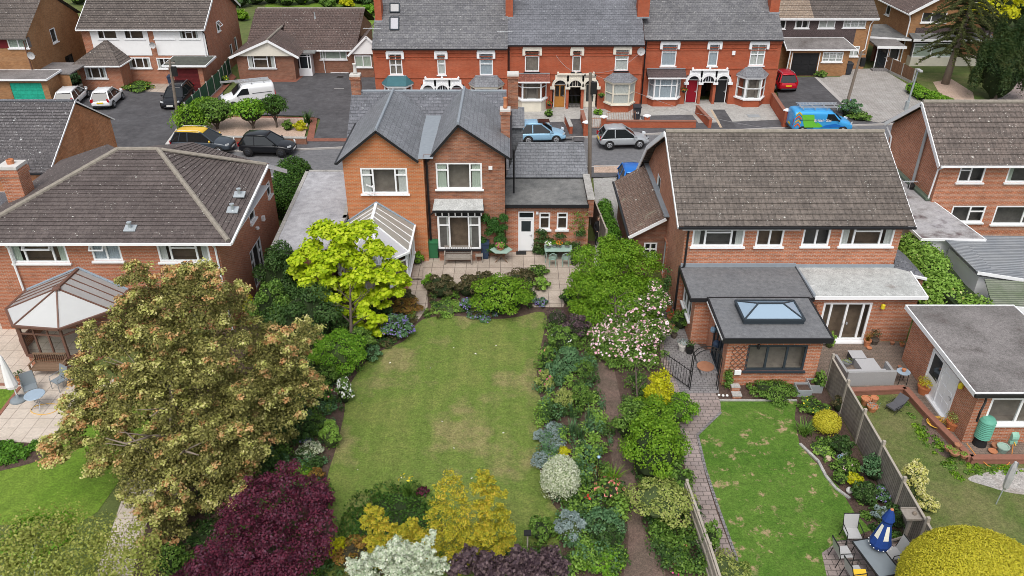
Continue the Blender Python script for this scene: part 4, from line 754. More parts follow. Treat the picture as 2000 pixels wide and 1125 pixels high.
for (q0, q1, gm) in (((762, 8, 780, 25), 8, 'glass_dark'), ((762, 35, 779, 59), 35, 'white_sheet')):
    n = Vector((0, -.566, .825)).normalized()       # roof windows lie in the slope
    def onslope(px, py):
        d = ray(px, py); A = Vector((0, T1-.25, 5.2)); nn = Vector((0, -(4.1*.72+.05), 4.55)).normalized(); k = (A-Vector((0,0,CH))).dot(nn)/d.dot(nn); return Vector((0,0,CH)) + d*k
    a, b, c, d_ = [onslope(*p) for p in ((q0[0], q0[3]), (q0[2], q0[3]), (q0[2], q0[1]), (q0[0], q0[1]))]; nn = Vector((0, -(4.1*.72+.05), 4.55)).normalized()
    f = MB(); e = nn*.07
    for p, q in ((a,b),(b,c),(c,d_),(d_,a)): f.bar(p+e, q+e, .09, .10, up=nn)
    o = f.build('roof_window', 'anthracite', t1); MB().face(a+e, b+e, c+e, d_+e).build('pane', gm if gm == 'white_sheet' else 'poly_grey', o)
xa = V(991, 87, T2).x; xb = V(1258, 87, T2).x
t2 = terrace('red brick terraced pair with an oak door and cream arches, middle of the row', xa+.01, xb, T2, 5.45,
    [tb(1025,97,1053,140,T2,((1,(.7,)),)), tb(1117,97,1134,140,T2,((1,(.7,)),)), tb(1200,95,1226,138,T2,SASH)],
    [dict(xc=V(1038,190,T2).x, Y=T2, w=2.45, d=.75, z0=0, zs=1.1, zt=2.5, zr=3.05, hip='tile_red', style='lean', base='render_cream', tran=(.72,), curtain='room_warm'), dict(xc=V(1211,190,T2-.4).x, Y=T2, w=2.45, d=.85, z0=0, zs=.75, zt=2.45, zr=3.1, hip='slate_blue', frame='render_cream', tran=(.5,), net=True, cant=.55)],
    (V(1079,170,T2).x, V(1168,170,T2).x, 2.0, .55), [('oak','upvc',[(.14,.44,.38,.76),(.56,.86,.38,.76)]), ('render_cream','paint_cream',[(.2,.46,.2,.8),(.55,.8,.2,.8)])], 'slate_dark', chim=[(xb+.1, .95, 0), (xa+.15, .6, 0)], white='paint_cream', sillm='black_paint', passage_gate=True, curt=('room_pale','room_pale','curtain'))
# small cellar windows below the cream bay
for px in ((1030,237,1048,249),):
    P, w, h = wbx(*px, T2-.76); window(t2, P, (1,0), w, h, C1, curtain=None, sill=False)
MB().tube([V(1167,66,T2+1.0)+Vector((0,0,-.25)), V(1167,66,T2+1.0)+Vector((0,0,.25))], .07, 8).build('roof_vent', 'alu', t2)
xa = V(1259, 77, T3).x; xb = V(1529, 77, T3).x
t3 = terrace('red brick terraced pair with red and black front doors, right end of the row', xa, xb, T3, 5.55,
    [tb(1290,85,1319,129,T3,((1,(.62,)),)), tb(1381,85,1400,129,T3,((1,(.62,)),)), tb(1462,85,1491,128,T3,((.5,(.5,)),(.5,(.5,))))],
    [dict(xc=V(1298,180,T3-.4).x, Y=T3, w=2.7, d=.7, z0=0, zs=.8, zt=2.45, zr=3.1, hip='tile_hung', style='lean', net=True, curtain='curtain_blue', tran=(.66,), cant=.4), dict(xc=V(1467,180,T3-.4).x, Y=T3, w=2.4, d=.85, z0=0, zs=.8, zt=2.5, zr=3.2, hip='slate_blue', tran=(.5,), cant=.55)],
    (V(1340,160,T3).x, V(1426,160,T3).x, 2.0, .55), [('dark_red','upvc',None,0), ('black_paint','upvc',None,0)], 'slate_mottled', chim=[(xb-.35, .75, 0)], curt=('curtain_blue','curtain_blue','curtain'))
pipe(t3, [(V(1262,80,T3).x, T3-.12, 5.4), (V(1262,80,T3).x, T3-.12, .1)], .055, 'black_paint'); pipe(t2, [(V(994,90,T2).x, T2-.12, 5.3), (V(994,90,T2).x, T2-.12, .1)], .055, 'black_paint')
def dish(par, P, r=.32): MB().lathe([(.01,0),(r*.6,.04),(r,.12),(r,.135),(r*.6,.055),(.01,.015)], P, 14, 'y').tube([(P[0],P[1]-.12,P[2]), (P[0]+.1,P[1]+.35,P[2]-.1)], .02, 5).build('satellite_dish', 'poly_grey', par)
P = V(1252, 100, T2-.35); dish(t2, P)
MB().box(*sum([[V(1430,100,T3).x, V(1430,100,T3).x+.25], [T3-.12, T3-.01], [V(1430,107,T3).z, V(1430,99,T3).z]], [])).build('alarm_box', 'upvc', t3)
for tt, px, py in ((t2,1086,90),(t3,1354,88)): pass
# aerial on block joint
def aerial(par, P, s=1.0, mat='metal_grey'):
    P = Vector(P); m = MB().tube([P, P+Vector((0,0,1.3*s))], .02, 5); q = P+Vector((0,0,1.2*s)); m.tube([q+Vector((-.6*s,0,0)), q+Vector((.6*s,0,0))], .014, 5)
    for i in range(7): x = (-.55+.18*i)*s; m.tube([q+Vector((x,-.22*s,0)), q+Vector((x,.22*s,0))], .010, 4)
    m.build('aerial', mat, par)
aerial(t1, V(730, 92, T1-.3), 1.2); aerial(t1, V(986, 92, T1-.3), 1.0)
# ---------------------------------------------------------------- the brick house in the middle
Yl, Yr_ = 38.6, 39.1
A_ = house('brick_house', 'brick house with two slate gables and a white conservatory, middle of the photo', -4.6, 39)
xl0, xl1, xr0, xr1 = V(668,310,Yl).x, V(826,310,Yl).x, V(832,310,Yr_).x, V(986,300,Yr_).x
zel = 6.05; pkL, pkR = 7.58, 7.72; xpL = V(735,250,Yl).x; xpR = V(895,243,Yr_).x
wL = wbx(708,328,798,378,Yl); wR = wbx(853,318,942,369,Yr_)
mo = MB(); mo.wall((xl0,Yl,0), (1,0), xl1-xl0, 0, zel-.06, [hol(*wL, xl0), (xpL-xl0-1.0, xpL-xl0+1.2, 0.05, 2.2)], top=[(0,zel),(xpL-xl0,pkL-.07),(xl1-xl0-.38,zel-.05),(xl1-xl0,zel-.05)]); mo.wall((xl1,Yl,0), (0,1), .5, 0, zel); mo.wall((xl0,46.5,0), (0,-1), 46.5-Yl, 0, zel); mo.build('wall', 'brick_orange', A_)
mo = MB(); bx0, bx1 = V(856,420,Yr_).x, V(938,420,Yr_).x
mo.wall((xl1+.02,Yr_,0), (1,0), xr1-xl1-.02, 0, zel-.06, [(wR[0].x-xl1-.02, wR[0].x-xl1-.02+wR[1], wR[0].z, wR[0].z+wR[2]), (bx0-xl1, bx1-xl1, 0, 2.9)], top=[(0,zel-.02),(.42,zel-.02),(xpR-xl1-.02,pkR-.07),(xr1-xl1-.02,zel+.05)])
mo.wall((xr1,Yr_,0), (0,1), 7.4, 0, zel+.05); mo.box(xl0-.4, xr1-.001, 46.51, 49.7, 0, 4.9); mo.build('wall', 'brick_old', A_)
window(A_, wL[0], (1,0), wL[1], wL[2], ((.26,(.72,)),(.48,()),(.26,(.72,))), room='room_pale', cw=.2); window(A_, wR[0], (1,0), wR[1], wR[2], ((.26,(.72,)),(.48,()),(.26,(.72,))), room='room_pale', curtain='curtain_green', cw=.22)
# open casement of the left window
P, w, h = wL; MB().obox(P+Vector((w*.26-.17,-.22,h*.36)), Vector((.8,-.6,0)).normalized(), Vector((.6,.8,0)).normalized(), (0,0,1), .26, .02, .03).obox(P+Vector((w*.26-.17,-.22,.06)), Vector((.8,-.6,0)).normalized(), Vector((.6,.8,0)).normalized(), (0,0,1), .26, .02, .03).obox(P+Vector((w*.26+.03,-.37,h*.2+.05)), (1,0,0), (0,1,0), (0,0,1), .03, .02, h*.2).build('open_casement', 'upvc', A_)
# roofs: two wings and the range behind
Yb = 46.4; zb_ = 7.12; Yw_ = 45.2
def wing(x0, x1, xp, ze, zp, Yf, eo):
    m = MB(); s0 = (zp-ze)/(xp-x0); s1 = (zp-ze)/(x1-xp); a, b = x0-eo, x1+(eo if x1 > -1 else .12); za, zb2 = ze-s0*(x0-a)*1, ze-s1*(b-x1)
    m.roof((a,Yb+.3,za), (a,Yf-.3,za), (xp,Yf-.3,zp), (xp,Yw_,zp), .23, .016); m.roof((b,Yf-.3,zb2), (b,Yb+.3,zb2), (xp,Yw_,zp), (xp,Yf-.3,zp), .23, .016); m.face((b,Yb+.3,zb2), (a,Yb+.3,za), (xp,Yw_,zp)); m.build('roof', 'slate_blue', A_)
    v = MB(); v.bar((a-.02,Yf-.3,za-.07), (xp,Yf-.3,zp-.07), .05, .12); v.bar((xp,Yf-.3,zp-.07), (b+.02,Yf-.3,zb2-.07), .05, .12); v.build('verge_board', 'black_paint', A_)
    ridge(A_, (xp,Yf-.25,zp+.02), (xp,Yw_,zp+.02), 'lead', .08); gutter(A_, (a-.05,Yf-.3,za-.05), (a-.05,Yb,za-.05), 'black_paint') if a < -8 else gutter(A_, (b+.05,Yf-.3,zb2-.05), (b+.05,Yb,zb2-.05), 'black_paint')
wing(xl0, xl1-.35, xpL, zel, pkL, Yl, .25); wing(xr0+.35, xr1, xpR, zel+.05, pkR, Yr_, .25)
MB().face((xl1-.40,Yl-.1,zel-.06), (xr0+.42,Yl-.1,zel-.06), (xr0+.42,Yb-.9,zel+.12), (xl1-.40,Yb-.9,zel+.12)).build('valley_gutter', 'lead', A_)
bk = MB(); xb0, xb1 = -9.45, xr1+.05; bk.roof((xb0,43.7,5.3), (xb1,43.7,5.3), (xb1,Yb,zb_+.02), (xb0,Yb,zb_+.02), .24, .016); bk.roof((xb1,50.0,5.0), (xb0,50.0,5.0), (xb0,Yb,zb_+.02), (xb1,Yb,zb_+.02), .24, .016); bk.build('roof', 'slate_dark', A_)
ridge(A_, (xb0,Yb,zb_+.04), (xb1,Yb,zb_+.04), 'lead', .09); MB().wall((xb1-.05,39.2,0),(0,1),10.6,0,5,top=[(0,5),(4.6,5.25),(Yb-39.2,zb_-.03),(10.6,5)]).wall((xb0+.1,49.8,0),(0,-1),6,0,5,top=[(0,5),(49.8-Yb,zb_-.03),(6,5.25)]).build('wall', 'brick_old', A_)
chimney(A_, -9.15, 46.4, 6.6, 8.15, .55, .45, 'brick_old', 1, potmat='lime_stone'); chimney(A_, V(987,240,42.0).x, 42.0, 5.6, 7.5, .5, .6, 'brick_old', 1); chimney(A_, V(1002,170,47.5).x, 47.5, 5.6, 7.9, .62, .7, 'brick_old', 0)
MB().roof((-.25,45.6,5.15), (.75,45.6,5.15), (.75,47.3,5.9), (-.25,47.3,5.9), .25, .015).box(-.2, .65, 45.8, 48, 0, 5.1).build('side_porch', 'slate_blue', A_)
pipe(A_, [(xl1+.12, Yl+.38, 5.9), (xl1+.12, Yl+.38, .05)], .06, 'black_paint'); pipe(A_, [(.1, 40.8, 5.6), (.1, 40.8, 3.1)], .05, 'black_paint')
# bay window with black and white boards
bw_ = bx1-bx0; Y0 = 38.62
m = MB(); m.wall((bx0,Y0,0),(1,0),bw_,0,.62).wall((bx0,Yr_,0),(0,-1),Yr_-Y0,0,.62).wall((bx1,Y0,0),(0,1),Yr_-Y0,0,.62); bo = m.build('bay', 'brick_old', A_)
window(bo, (bx0,Y0,.75), (1,0), bw_, 1.98, ((.27,(.72,)),(.46,()),(.27,(.72,))), sill=False, recess=.01, room='room_warm', cw=.24); window(bo, (bx0,Yr_-.02,.75), (0,-1), Yr_-Y0-.03, 1.98, ((1,(.72,)),), sill=False, recess=.01, curtain=None); window(bo, (bx1,Y0+.01,.75), (0,1), Yr_-Y0-.03, 1.98, ((1,(.72,)),), sill=False, recess=.01, curtain=None)
MB().box(bx0-.08, bx1+.08, Y0-.09, Yr_, .62, .749).build('sill', 'black_paint', bo); MB().box(bx0-.04, bx1+.04, Y0-.05, Yr_, 2.731, 3.04).build('fascia', 'black_paint', bo)
f = MB()
for i in range(8): x = bx0-.08+(bw_+.16)*i/7; f.bar((x,Y0-.07,2.77), (x,Y0-.16,3.0), .07, .05)
f.build('bracket', 'paint_white', bo); MB().box(bx0-.22, bx1+.22, Y0-.3, Yr_-.003, 3.041, 3.17).build('bay_roof_edge', 'black_paint', bo)
MB().face((bx0-.22,Y0-.3,3.18), (bx1+.22,Y0-.3,3.18), (bx1+.15,Yr_-.003,3.5), (bx0-.15,Yr_-.003,3.5)).build('bay_roof', 'felt_light', bo)
MB().box(*sum([[wR[0].x+wR[1]+.35, wR[0].x+wR[1]+.55], [Yr_-.12, Yr_-.004], [5.2, 5.36]], [])).build('alarm_box', 'upvc', A_); pipe(A_, [(xl1+.2,Yr_-.1,2.6), (bx0-.1,Yr_-.1,2.95)], .035, 'black_paint')
# low side extension
xe0, xe1, Ye = xr1+.02, 4.22, 39.65; dP = wbx(1012,415,1042,489,Ye); w1 = wbx(1053,415,1074,448,Ye); w2 = wbx(1087,415,1108,448,Ye); ztop_ = 2.75
m = MB(); m.wall((xe0,Ye,0),(1,0),xe1-xe0,0,ztop_,[(dP[0].x-xe0,dP[0].x-xe0+dP[1],0,2.52), hol(*w1,xe0), hol(*w2,xe0)]); m.wall((xe1,Ye,0),(0,1),6.6,0,3.0); m.build('wall', 'brick_pink', A_)
door(A_, (dP[0].x,Ye,.06), (1,0), dP[1], 2.44, 'upvc', 'upvc', glassz=[(.2,.8,.50,.76)], toplight=.34, glassmat_='glass_dark'); 
for q in (w1, w2): window(A_, q[0], (1,0), q[1], q[2], ((1,(.7,)),), curtain=None, room='room_warm')
MB().box(V(1047,415,Ye).x, V(1051,415,Ye).x+.02, Ye-.06, Ye-.005, 2.35, 2.5).build('meter_box', 'upvc', A_)
z1_ = 3.02; flat_roof(A_, [(xe0-.05,Ye-.22,2.98),(xe1-.12,Ye-.22,2.98),(xe1-.12,43.0,3.06),(xe0-.05,43.0,3.06)], .2, 'felt_dark', 'black_paint')
MB().box(xe1-.10, xe1+.22, Ye-.1, 43.0, 2.2, 3.25).build('parapet', 'brick_old', A_); MB().box(xe1-.14, xe1+.26, Ye-.14, 43.02, 3.25, 3.32).build('coping', 'concrete', A_)
MB().roof((xe0,42.85,3.15), (xe1+.2,42.85,3.15), (xe1+.05,45.3,4.32), (.38,45.3,4.32), .25, .018).wall((xe1,43,0),(0,1),4.5,0,3.1,top=[(0,3.1),(2.3,4.3),(4.5,3.2)]).roof((xe1+.1,47.7,3.1),(.3,47.7,3.1),(.38,45.3,4.32),(xe1+.05,45.3,4.32),.25,.018).build('extension_roof', 'slate_blue', A_)
ridge(A_, (.38,45.3,4.34), (xe1+.05,45.3,4.34), 'slate_blue', .07); m = MB()
for i in range(3): m.box(.9+i*1.15, 1.15+i*1.15, 43.25, 43.4, 3.3, 3.42)
m.build('roof_vent', 'metal_grey', A_)
# garage with a flat concrete-coloured roof, left side
g0, g1, g2, g3 = G(603,335,2.7), G(664,335,2.7), Vector((xl0-.02,38.9,2.7)), Vector((xl0-.02,34.4,2.7))
gl = G(534,488,2.7); flat_roof(A_, [(g0.x,g0.y,2.7),(gl.x,gl.y,2.7),(-9.2,gl.y,2.7),(-9.02,38.55,2.7),(-9.5,g0.y,2.7)], .12, 'garage_roof', 'concrete', ew=.2, eh=.18)
MB().wall((gl.x,gl.y,0),(1,0),-9.25-gl.x,0,2.55).wall((g0.x+.05,g0.y-.05,0),(gl.x-g0.x,gl.y-g0.y),math.dist(g0[:2],gl[:2]),0,2.55).wall((-9.3,gl.y,0),(0,1),5,0,2.55).build('garage_wall', 'brick_old', A_)
# white conservatory
def conservatory(par, xc, Yw, pts, zs, ze, apex, zrw, frame, sheetm, basemat, glass='glass', finial=False, sheet2=None):
    """pts: plan corners from the wall on the left round to the wall on the right"""
    o = MB(); n = len(pts)
    for p, q in zip(pts, pts[1:]): o.wall((p[0],p[1],0), (q[0]-p[0],q[1]-p[1]), math.dist(p,q), 0, zs)
    c = o.build('conservatory', basemat, par); f = MB(); g = MB(); s = MB()
    for p, q in zip(pts, pts[1:]):
        L = math.dist(p,q); k = max(1, round(L/.75)); P0, P1 = Vector((*p,0)), Vector((*q,0))
        for z, hh in ((zs+.04,.09), (ze-.05,.12), (zs+(ze-zs)*.74,.06)): f.bar(P0+Vector((0,0,z)), P1+Vector((0,0,z)), .08, hh)
        for i in range(k+1 if q == pts[-1] else k): x = P0.lerp(P1, i/k); f.bar(x+Vector((0,0,zs)), x+Vector((0,0,ze)), .07 if 0 < i < k else .10, .07 if 0 < i < k else .10)
        g.face(P0+Vector((0,0,zs)), P1+Vector((0,0,zs)), P1+Vector((0,0,ze)), P0+Vector((0,0,ze)))
        s.bar(P0+Vector((0,0,zs)), P1+Vector((0,0,zs)), .2, .05)
    MB().face(*[(p[0], p[1], .05) for p in pts]).build('floor', 'slabs_cream', c); f.build('frame', frame, c); g.build('pane', glass, c); s.build('sill', frame, c)
    A = Vector(apex); Wp = Vector((xc, Yw-.01, zrw)); r = MB(); b = MB(); ov = []
    for p in pts: d = (Vector((*p,0))-Vector((A.x,A.y,0))); d.z = 0; ov.append(Vector((*p,0)) + d.normalized()*.18*(0 if p in (pts[0],pts[-1]) else 1) + Vector((0,0,ze+.02)))
    L0, R0 = ov[0], ov[-1]; L0.x -= .15; R0.x += .15; m2 = MB()
    (m2 if sheet2 else r).face(L0, ov[1], A, Wp); (m2 if sheet2 else r).face(ov[-2], R0, Wp, A)
    for i in range(1, n-2): r.face(ov[i], ov[i+1], A)
    r.build('roof', sheetm, c)
    if sheet2: m2.build('roof', sheet2, c)
    b.bar(Wp, A, .14, .10); [b.bar(A+Vector((0,0,.02)), p+Vector((0,0,.02)), .06, .05) for p in ov[1:-1]]
    for p, q in zip(ov, ov[1:]): b.bar(p, q, .10, .10)
    for (e0, e1) in ((ov[1], L0), (ov[-2], R0)):
        for q in (.28, .52, .76): b.bar(e0.lerp(e1, q)+Vector((0,0,.02)), A.lerp(Wp, q)+Vector((0,0,.02)), .045, .04)
    b.lathe([(.0,.1),(.16,.06),(.18,0)], A, 10); b.build('glazing_bars', frame, c)
    fl = MB(); fl.bar(L0+Vector((0,-.02,.04)), Wp+Vector((0,-.02,.06)), .14, .05); fl.bar(Wp+Vector((0,-.02,.06)), R0+Vector((0,-.02,.04)), .14, .05); fl.build('flashing', 'blue_lead', c)
    return c
conservatory(A_, V(735,395,Yl).x, Yl, [(-9.0,38.6),(-9.0,36.2),(-8.1,34.6),(-6.55,34.3),(-5.35,35.6),(-5.35,38.6)], .6, 2.15, (-7.15,36.6,3.35), 3.5, 'upvc', 'white_sheet', 'brick_pink', sheet2='conserv_sheet_tan')
# ---------------------------------------------------------------- hipped house on the left
B_ = house('hipped_house', 'detached brick house with a brown hipped roof and brown framed conservatory', -17.5, 35)
Yf = 31.75; bx0_, bx1_ = -24.3, -13.2; ze = 4.85
w1 = wbx(28,478,137,513,Yf); w2 = wbx(184,476,241,509,Yf); w3 = wbx(313,474,413,511,Yf)
m = MB(); m.wall((bx0_,Yf,0),(1,0),bx1_-bx0_,0,ze,[hol(*w,bx0_) for w in (w1,w2,w3)])
sw = [(36.4,3.15,.75,.9), (34.6,.15,1.6,2.05)]
m.wall((bx1_,Yf,0),(0,1),9,0,ze,[(36.3-Yf,37.2-Yf,3.35,4.25),(35.4-Yf,37.3-Yf,.05,2.2),(39.6-Yf,40.3-Yf,3.3,4.1)]); m.wall((bx1_,Yf+9,0),(-1,0),11,0,ze); m.wall((bx0_,Yf+9,0),(0,-1),9,0,ze); m.build('wall', 'brick_left', B_)
window(B_, w1[0], (1,0), w1[1], w1[2], C3o, open_=(1,.72,1.0), curtain='curtain_green', room='room_warm'); window(B_, w2[0], (1,0), w2[1], w2[2], C2, open_=(0,.62,1.0), curtain='curtain_blue', net=True); window(B_, w3[0], (1,0), w3[1], w3[2], C3o, room='room_warm')
window(B_, (bx1_,36.3,3.35), (0,1), .9, .9, C1, curtain=None); window(B_, (bx1_,39.6,3.3), (0,1), .7, .8, C1, curtain=None); window(B_, (bx1_,35.4,.05), (0,1), 1.9, 2.15, C3, curtain=None, sill=False); MB().lathe([(.02,0),(.1,.05),(.1,.15)], (bx1_+.1,36.9,2.75), 8).build('wall_lamp', 'upvc', B_); MB().box(bx1_, bx1_+.15, 38.0, 38.2, 2.7, 2.95).build('vent_cover', 'upvc', B_)
e = .42; z0 = ze+.0; FL, FR, BR = Vector((bx0_-e,Yf-e,z0)), Vector((bx1_+.75,Yf-e,z0)), Vector((bx1_+.75,40.4,z0))
RL, RR = Vector((-19.3,37.1,7.05)), Vector((-17.35,37.1,7.05)); zx = 6.35
m = MB(); m.roof(FL, FR, RR, RL, .34, .04); 
# right-hand slope rises to a gable line running to the right
BRr = Vector((bx1_+.75,38.2,6.05)); m.roof(FR, Vector((bx1_+.75,38.0,5.25+.6)), Vector((-16.4,38.9,6.75)), RR, .34, .04)
m.build('roof', 'tile_brown', B_)
m = MB(); r0 = Vector((bx1_+.62,39.6,5.0)); EX = Vector((bx1_+.62, 37.9, 6.05))
m = MB(); m.face((bx1_,Yf+4.3,ze), (bx1_,40.75,ze), (bx1_,39.6,5.25), (bx1_,38.1,5.8)); m.build('gable', 'brick_left', B_)
m = MB(); m.face(Vector((bx1_+.75,38.0,5.85)), Vector((bx1_+.75,41.1,4.3)), Vector((-17.3,41.4,4.8)), Vector((-16.4,38.9,6.75))); m.face(RR, Vector((-16.4,38.9,6.75)), Vector((-17.3,41.4,4.8)), Vector((-24.6,41.4,4.8)), RL)
m.roof(Vector((FL.x,41.2,z0)), FL, RL, Vector((-21,39.5,6.4)), .34, .04); m.build('roof', 'tile_brown', B_)
ridge(B_, RL, RR, 'ridge_old', .12); ridge(B_, FL+Vector((.1,.1,.05)), RL, 'ridge_old', .13, 'hip_tiles'); ridge(B_, FR+Vector((-.1,.1,.05)), RR, 'ridge_old', .13, 'hip_tiles'); ridge(B_, RR, Vector((bx1_+.75,38.0,5.9)), 'ridge_old', .10)
gutter(B_, FL+Vector((0,-.05,-.04)), FR+Vector((.06,-.05,-.04)), 'upvc', .12); gutter(B_, FR+Vector((.05,0,-.04)), Vector((bx1_+.80,38.0,5.80)), 'upvc', .10); MB().bar(Vector((bx1_+.78,38.0,5.8)), Vector((bx1_+.78,41.1,4.25)), .06, .22).build('barge_board', 'upvc', B_); MB().box(bx0_, bx1_+.7, Yf-.4, Yf, ze-.13, ze-.10).box(bx1_+.001, bx1_+.7, Yf, 38, ze-.13, ze-.10).build('soffit', 'upvc', B_)
pipe(B_, [(-22.55,Yf-.3,ze-.1),(-22.55,Yf-.12,ze-.4),(-22.55,Yf-.1,.05)], .05); pipe(B_, [(bx1_-.1,Yf-.35,ze-.1),(bx1_-.1,Yf-.1,ze-.4),(bx1_-.1,Yf-.1,.05)], .05)
for px, py, tri in ((255,448,(FL,FR,RR)), (468,382,(FR,BRr,RR)), (455,412,(FR,BRr,RR))):
    n = (tri[1]-tri[0]).cross(tri[2]-tri[0]); d = ray(px,py); zz = Vector((0,0,CH)) + d*((tri[0]-Vector((0,0,CH))).dot(n)/d.dot(n)); MB().obox(zz+Vector((0,0,.05)), (1,0,0), Vector((0,.93,.36)), Vector((0,-.36,.93)), .26, .2, .03).build('vent_slate', 'galvanised', B_); MB().lathe([(.12,0),(.07,.08),(.07,.30),(.11,.31),(.11,.37)], zz, 10).build('soil_vent', 'galvanised', B_)
cx_ = -23.6
m = MB().box(cx_-.55, cx_+.35, 35.0, 35.9, 0, 6.8).box(cx_-.6, cx_+.4, 34.95, 35.95, 6.45, 6.7).box(cx_-.9,cx_-.55,34.9,37.5,0,4.9); ch = m.build('chimney', 'brick_pink', B_); MB().box(cx_-.58, cx_+.38, 34.97, 35.93, 6.8, 6.95).build('flaunching', 'lime_stone', ch); MB().lathe([(.16,0),(.17,.2),(.13,.22),(.11,.1)], (cx_-.1,35.45,6.95), 12).build('chimney_pot', 'terracotta', ch)
conservatory(B_, -19.75, Yf, [(-22.3,31.75),(-22.3,30.0),(-21.3,28.75),(-19.4,28.55),(-17.9,29.9),(-17.9,31.75)], .62, 2.2, (-19.85,29.9,3.35), 3.35, 'brown_frame', 'conserv_sheet', 'brick_left', sheet2='conserv_sheet_grey')
# garden wall of the next plot, left edge
tag(MB().wall((-27.5,27,0),(0,1),16,0,1.7).box(-27.8,-27.5,27,43,0,1.7).build('boundary_wall', 'brick_brown'), 'brick boundary wall beside the hipped house at the left edge', 'wall')
# ---------------------------------------------------------------- slate roofed house at the left edge
C_ = house('slate_roofed_house', 'brick house with a lichen spotted slate roof, beside the street at the left edge', -30, 45); gx = -25.5
m = MB(); m.wall((gx,41.2,0),(0,1),7.8,0,4.35,top=[(0,4.35),(4.2,6.75),(7.8,4.6)]); m.wall((-40,41.2,0),(1,0),14.5,0,4.35); m.wall((gx,49,0),(-1,0),14,0,4.4); m.build('wall', 'brick_stained', C_)
MB().roof((-41,40.9,4.25),(gx+.1,40.9,4.25),(gx+.1,45.4,6.85),(-41,45.4,6.85),.22,.02).roof((gx+.1,49.3,4.45),(-41,49.3,4.45),(-41,45.4,6.85),(gx+.1,45.4,6.85),.22,.02).build('roof', 'tile_dark_small', C_); ridge(C_, (-41,45.4,6.88), (gx,45.4,6.88), 'slate_dark', .1)
MB().bar((gx+.12,40.9,4.25),(gx+.12,45.4,6.85),.04,.08).bar((gx+.12,45.4,6.85),(gx+.12,49.3,4.45),.04,.08).build('verge_board','upvc',C_); gutter(C_, (-40,40.83,4.2),(gx,40.83,4.2),'black_paint'); m = MB(); m.box(-40,-26.2,37,41.19,0,2.75); m.build('wall','brick_pink',C_)
flat_roof(C_, [(-40,36.8,2.9),(-26.0,36.8,2.9),(-26.0,41.15,2.98),(-40,41.15,2.98)], .12, 'slate_dark', 'concrete'); MB().bar((-25.9,36.9,3.05),(-25.5,41.1,3.5),.3,.12).build('coping','concrete',C_); m = MB(); m.wall((-25.75,37,0),(0,1),4.2,0,3.2); m.build('wall','brick_old',C_); pipe(C_, [(-27.6,40.75,4.1),(-27.6,40.9,3.0)], .05, 'black_paint')
P = V(16,165,47.2); chimney(C_, G(25,178,6.2).x, 46.8, 5.6, 7.1, .9, .6, 'brick_pink', 2)
# ---------------------------------------------------------------- semi on the right with flat extensions
J_ = house('semi_detached_house', 'brick semi with a long ribbed grey tile roof and flat roofed extensions', 13, 35)
jx0, jx1, Yj = 8.05, 18.1, 33.15; zj = 4.85
wins = [wbx(1350,444,1451,481,Yj), wbx(1474,443,1527,481,Yj), wbx(1564,441,1617,480,Yj), wbx(1638,441,1741,480,Yj)]
m = MB(); m.wall((jx0,Yj,0),(1,0),jx1-jx0,0,zj,[hol(*w,jx0) for w in wins]); tp = [(0,zj),(38.0-Yj,7.5),(42.4-Yj,5.15),(45.6-Yj,2.3)]
m.wall((jx0,Yj,0),(0,1),45.6-Yj,0,2.3,[(36.6-Yj,38.2-Yj,.05,2.1)]); 
hl = MB(); at = lambda a, z: (jx0, Yj+a, z)
# upper flank with its window
yy0, yy1, za_, zb2 = 40.1-Yj, 41.1-Yj, 3.2, 4.2
m.face(at(0,2.3), at(yy0,2.3), at(yy0,6.38), at(38.0-Yj,7.5), at(0,zj)); m.face(at(yy0,2.3), at(yy1,2.3), at(yy1,za_), at(yy0,za_)); m.face(at(yy0,zb2), at(yy1,zb2), at(yy1,5.85), at(yy0,6.38)); m.face(at(yy1,2.3), at(45.6-Yj,2.3), at(42.4-Yj,5.15), at(yy1,5.85))
m.wall((jx1,Yj,0),(0,1),9.7,0,zj,top=[(0,zj),(4.85,7.5),(9.7,zj)]); m.wall((jx1,42.4,0),(-1,0),jx1-jx0,0,2.3); m.build('wall','brick_pink',J_)
for i, w in enumerate(wins): window(J_, w[0], (1,0), w[1], w[2], C3o if i in (0,3) else C2, room=('room','room_warm')[i%2], curtain=None if i in (1,2) else 'curtain')
window(J_, (jx0,41.1,3.2), (0,-1), 1.0, 1.0, C1, curtain=None); window(J_, (jx0,38.2,.05), (0,-1), 1.6, 2.05, C2, curtain=None, sill=False)
rx0, rx1 = 7.62, 18.45; MB().roof((rx0,32.8,4.95),(rx1,32.8,4.95),(rx1,38.0,7.62),(rx0,38.0,7.62),.33,.045).build('roof','tile_grey_ribbed',J_)
MB().roof((rx1,42.5,5.2),(rx0,42.5,5.2),(rx0,38.0,7.62),(rx1,38.0,7.62),.33,.045).roof((rx1,45.9,2.1),(rx0,45.9,2.1),(rx0,42.5,5.2),(rx1,42.5,5.2),.33,.045).build('roof','tile_grey_ribbed',J_); ridge(J_, (rx0,38.0,7.64),(rx1,38.0,7.64),'ridge_old',.12)
v = MB(); v.bar((rx0-.02,32.8,4.86),(rx0-.02,38,7.54),.05,.14); v.bar((rx0-.05,38,7.5),(rx0-.05,42.5,5.08),.06,.26); v.bar((rx0-.05,42.5,5.08),(rx0-.05,45.9,2.0),.06,.26); v.bar((rx1+.02,32.8,4.86),(rx1+.02,38,7.54),.05,.14); v.build('barge_board','upvc',J_)
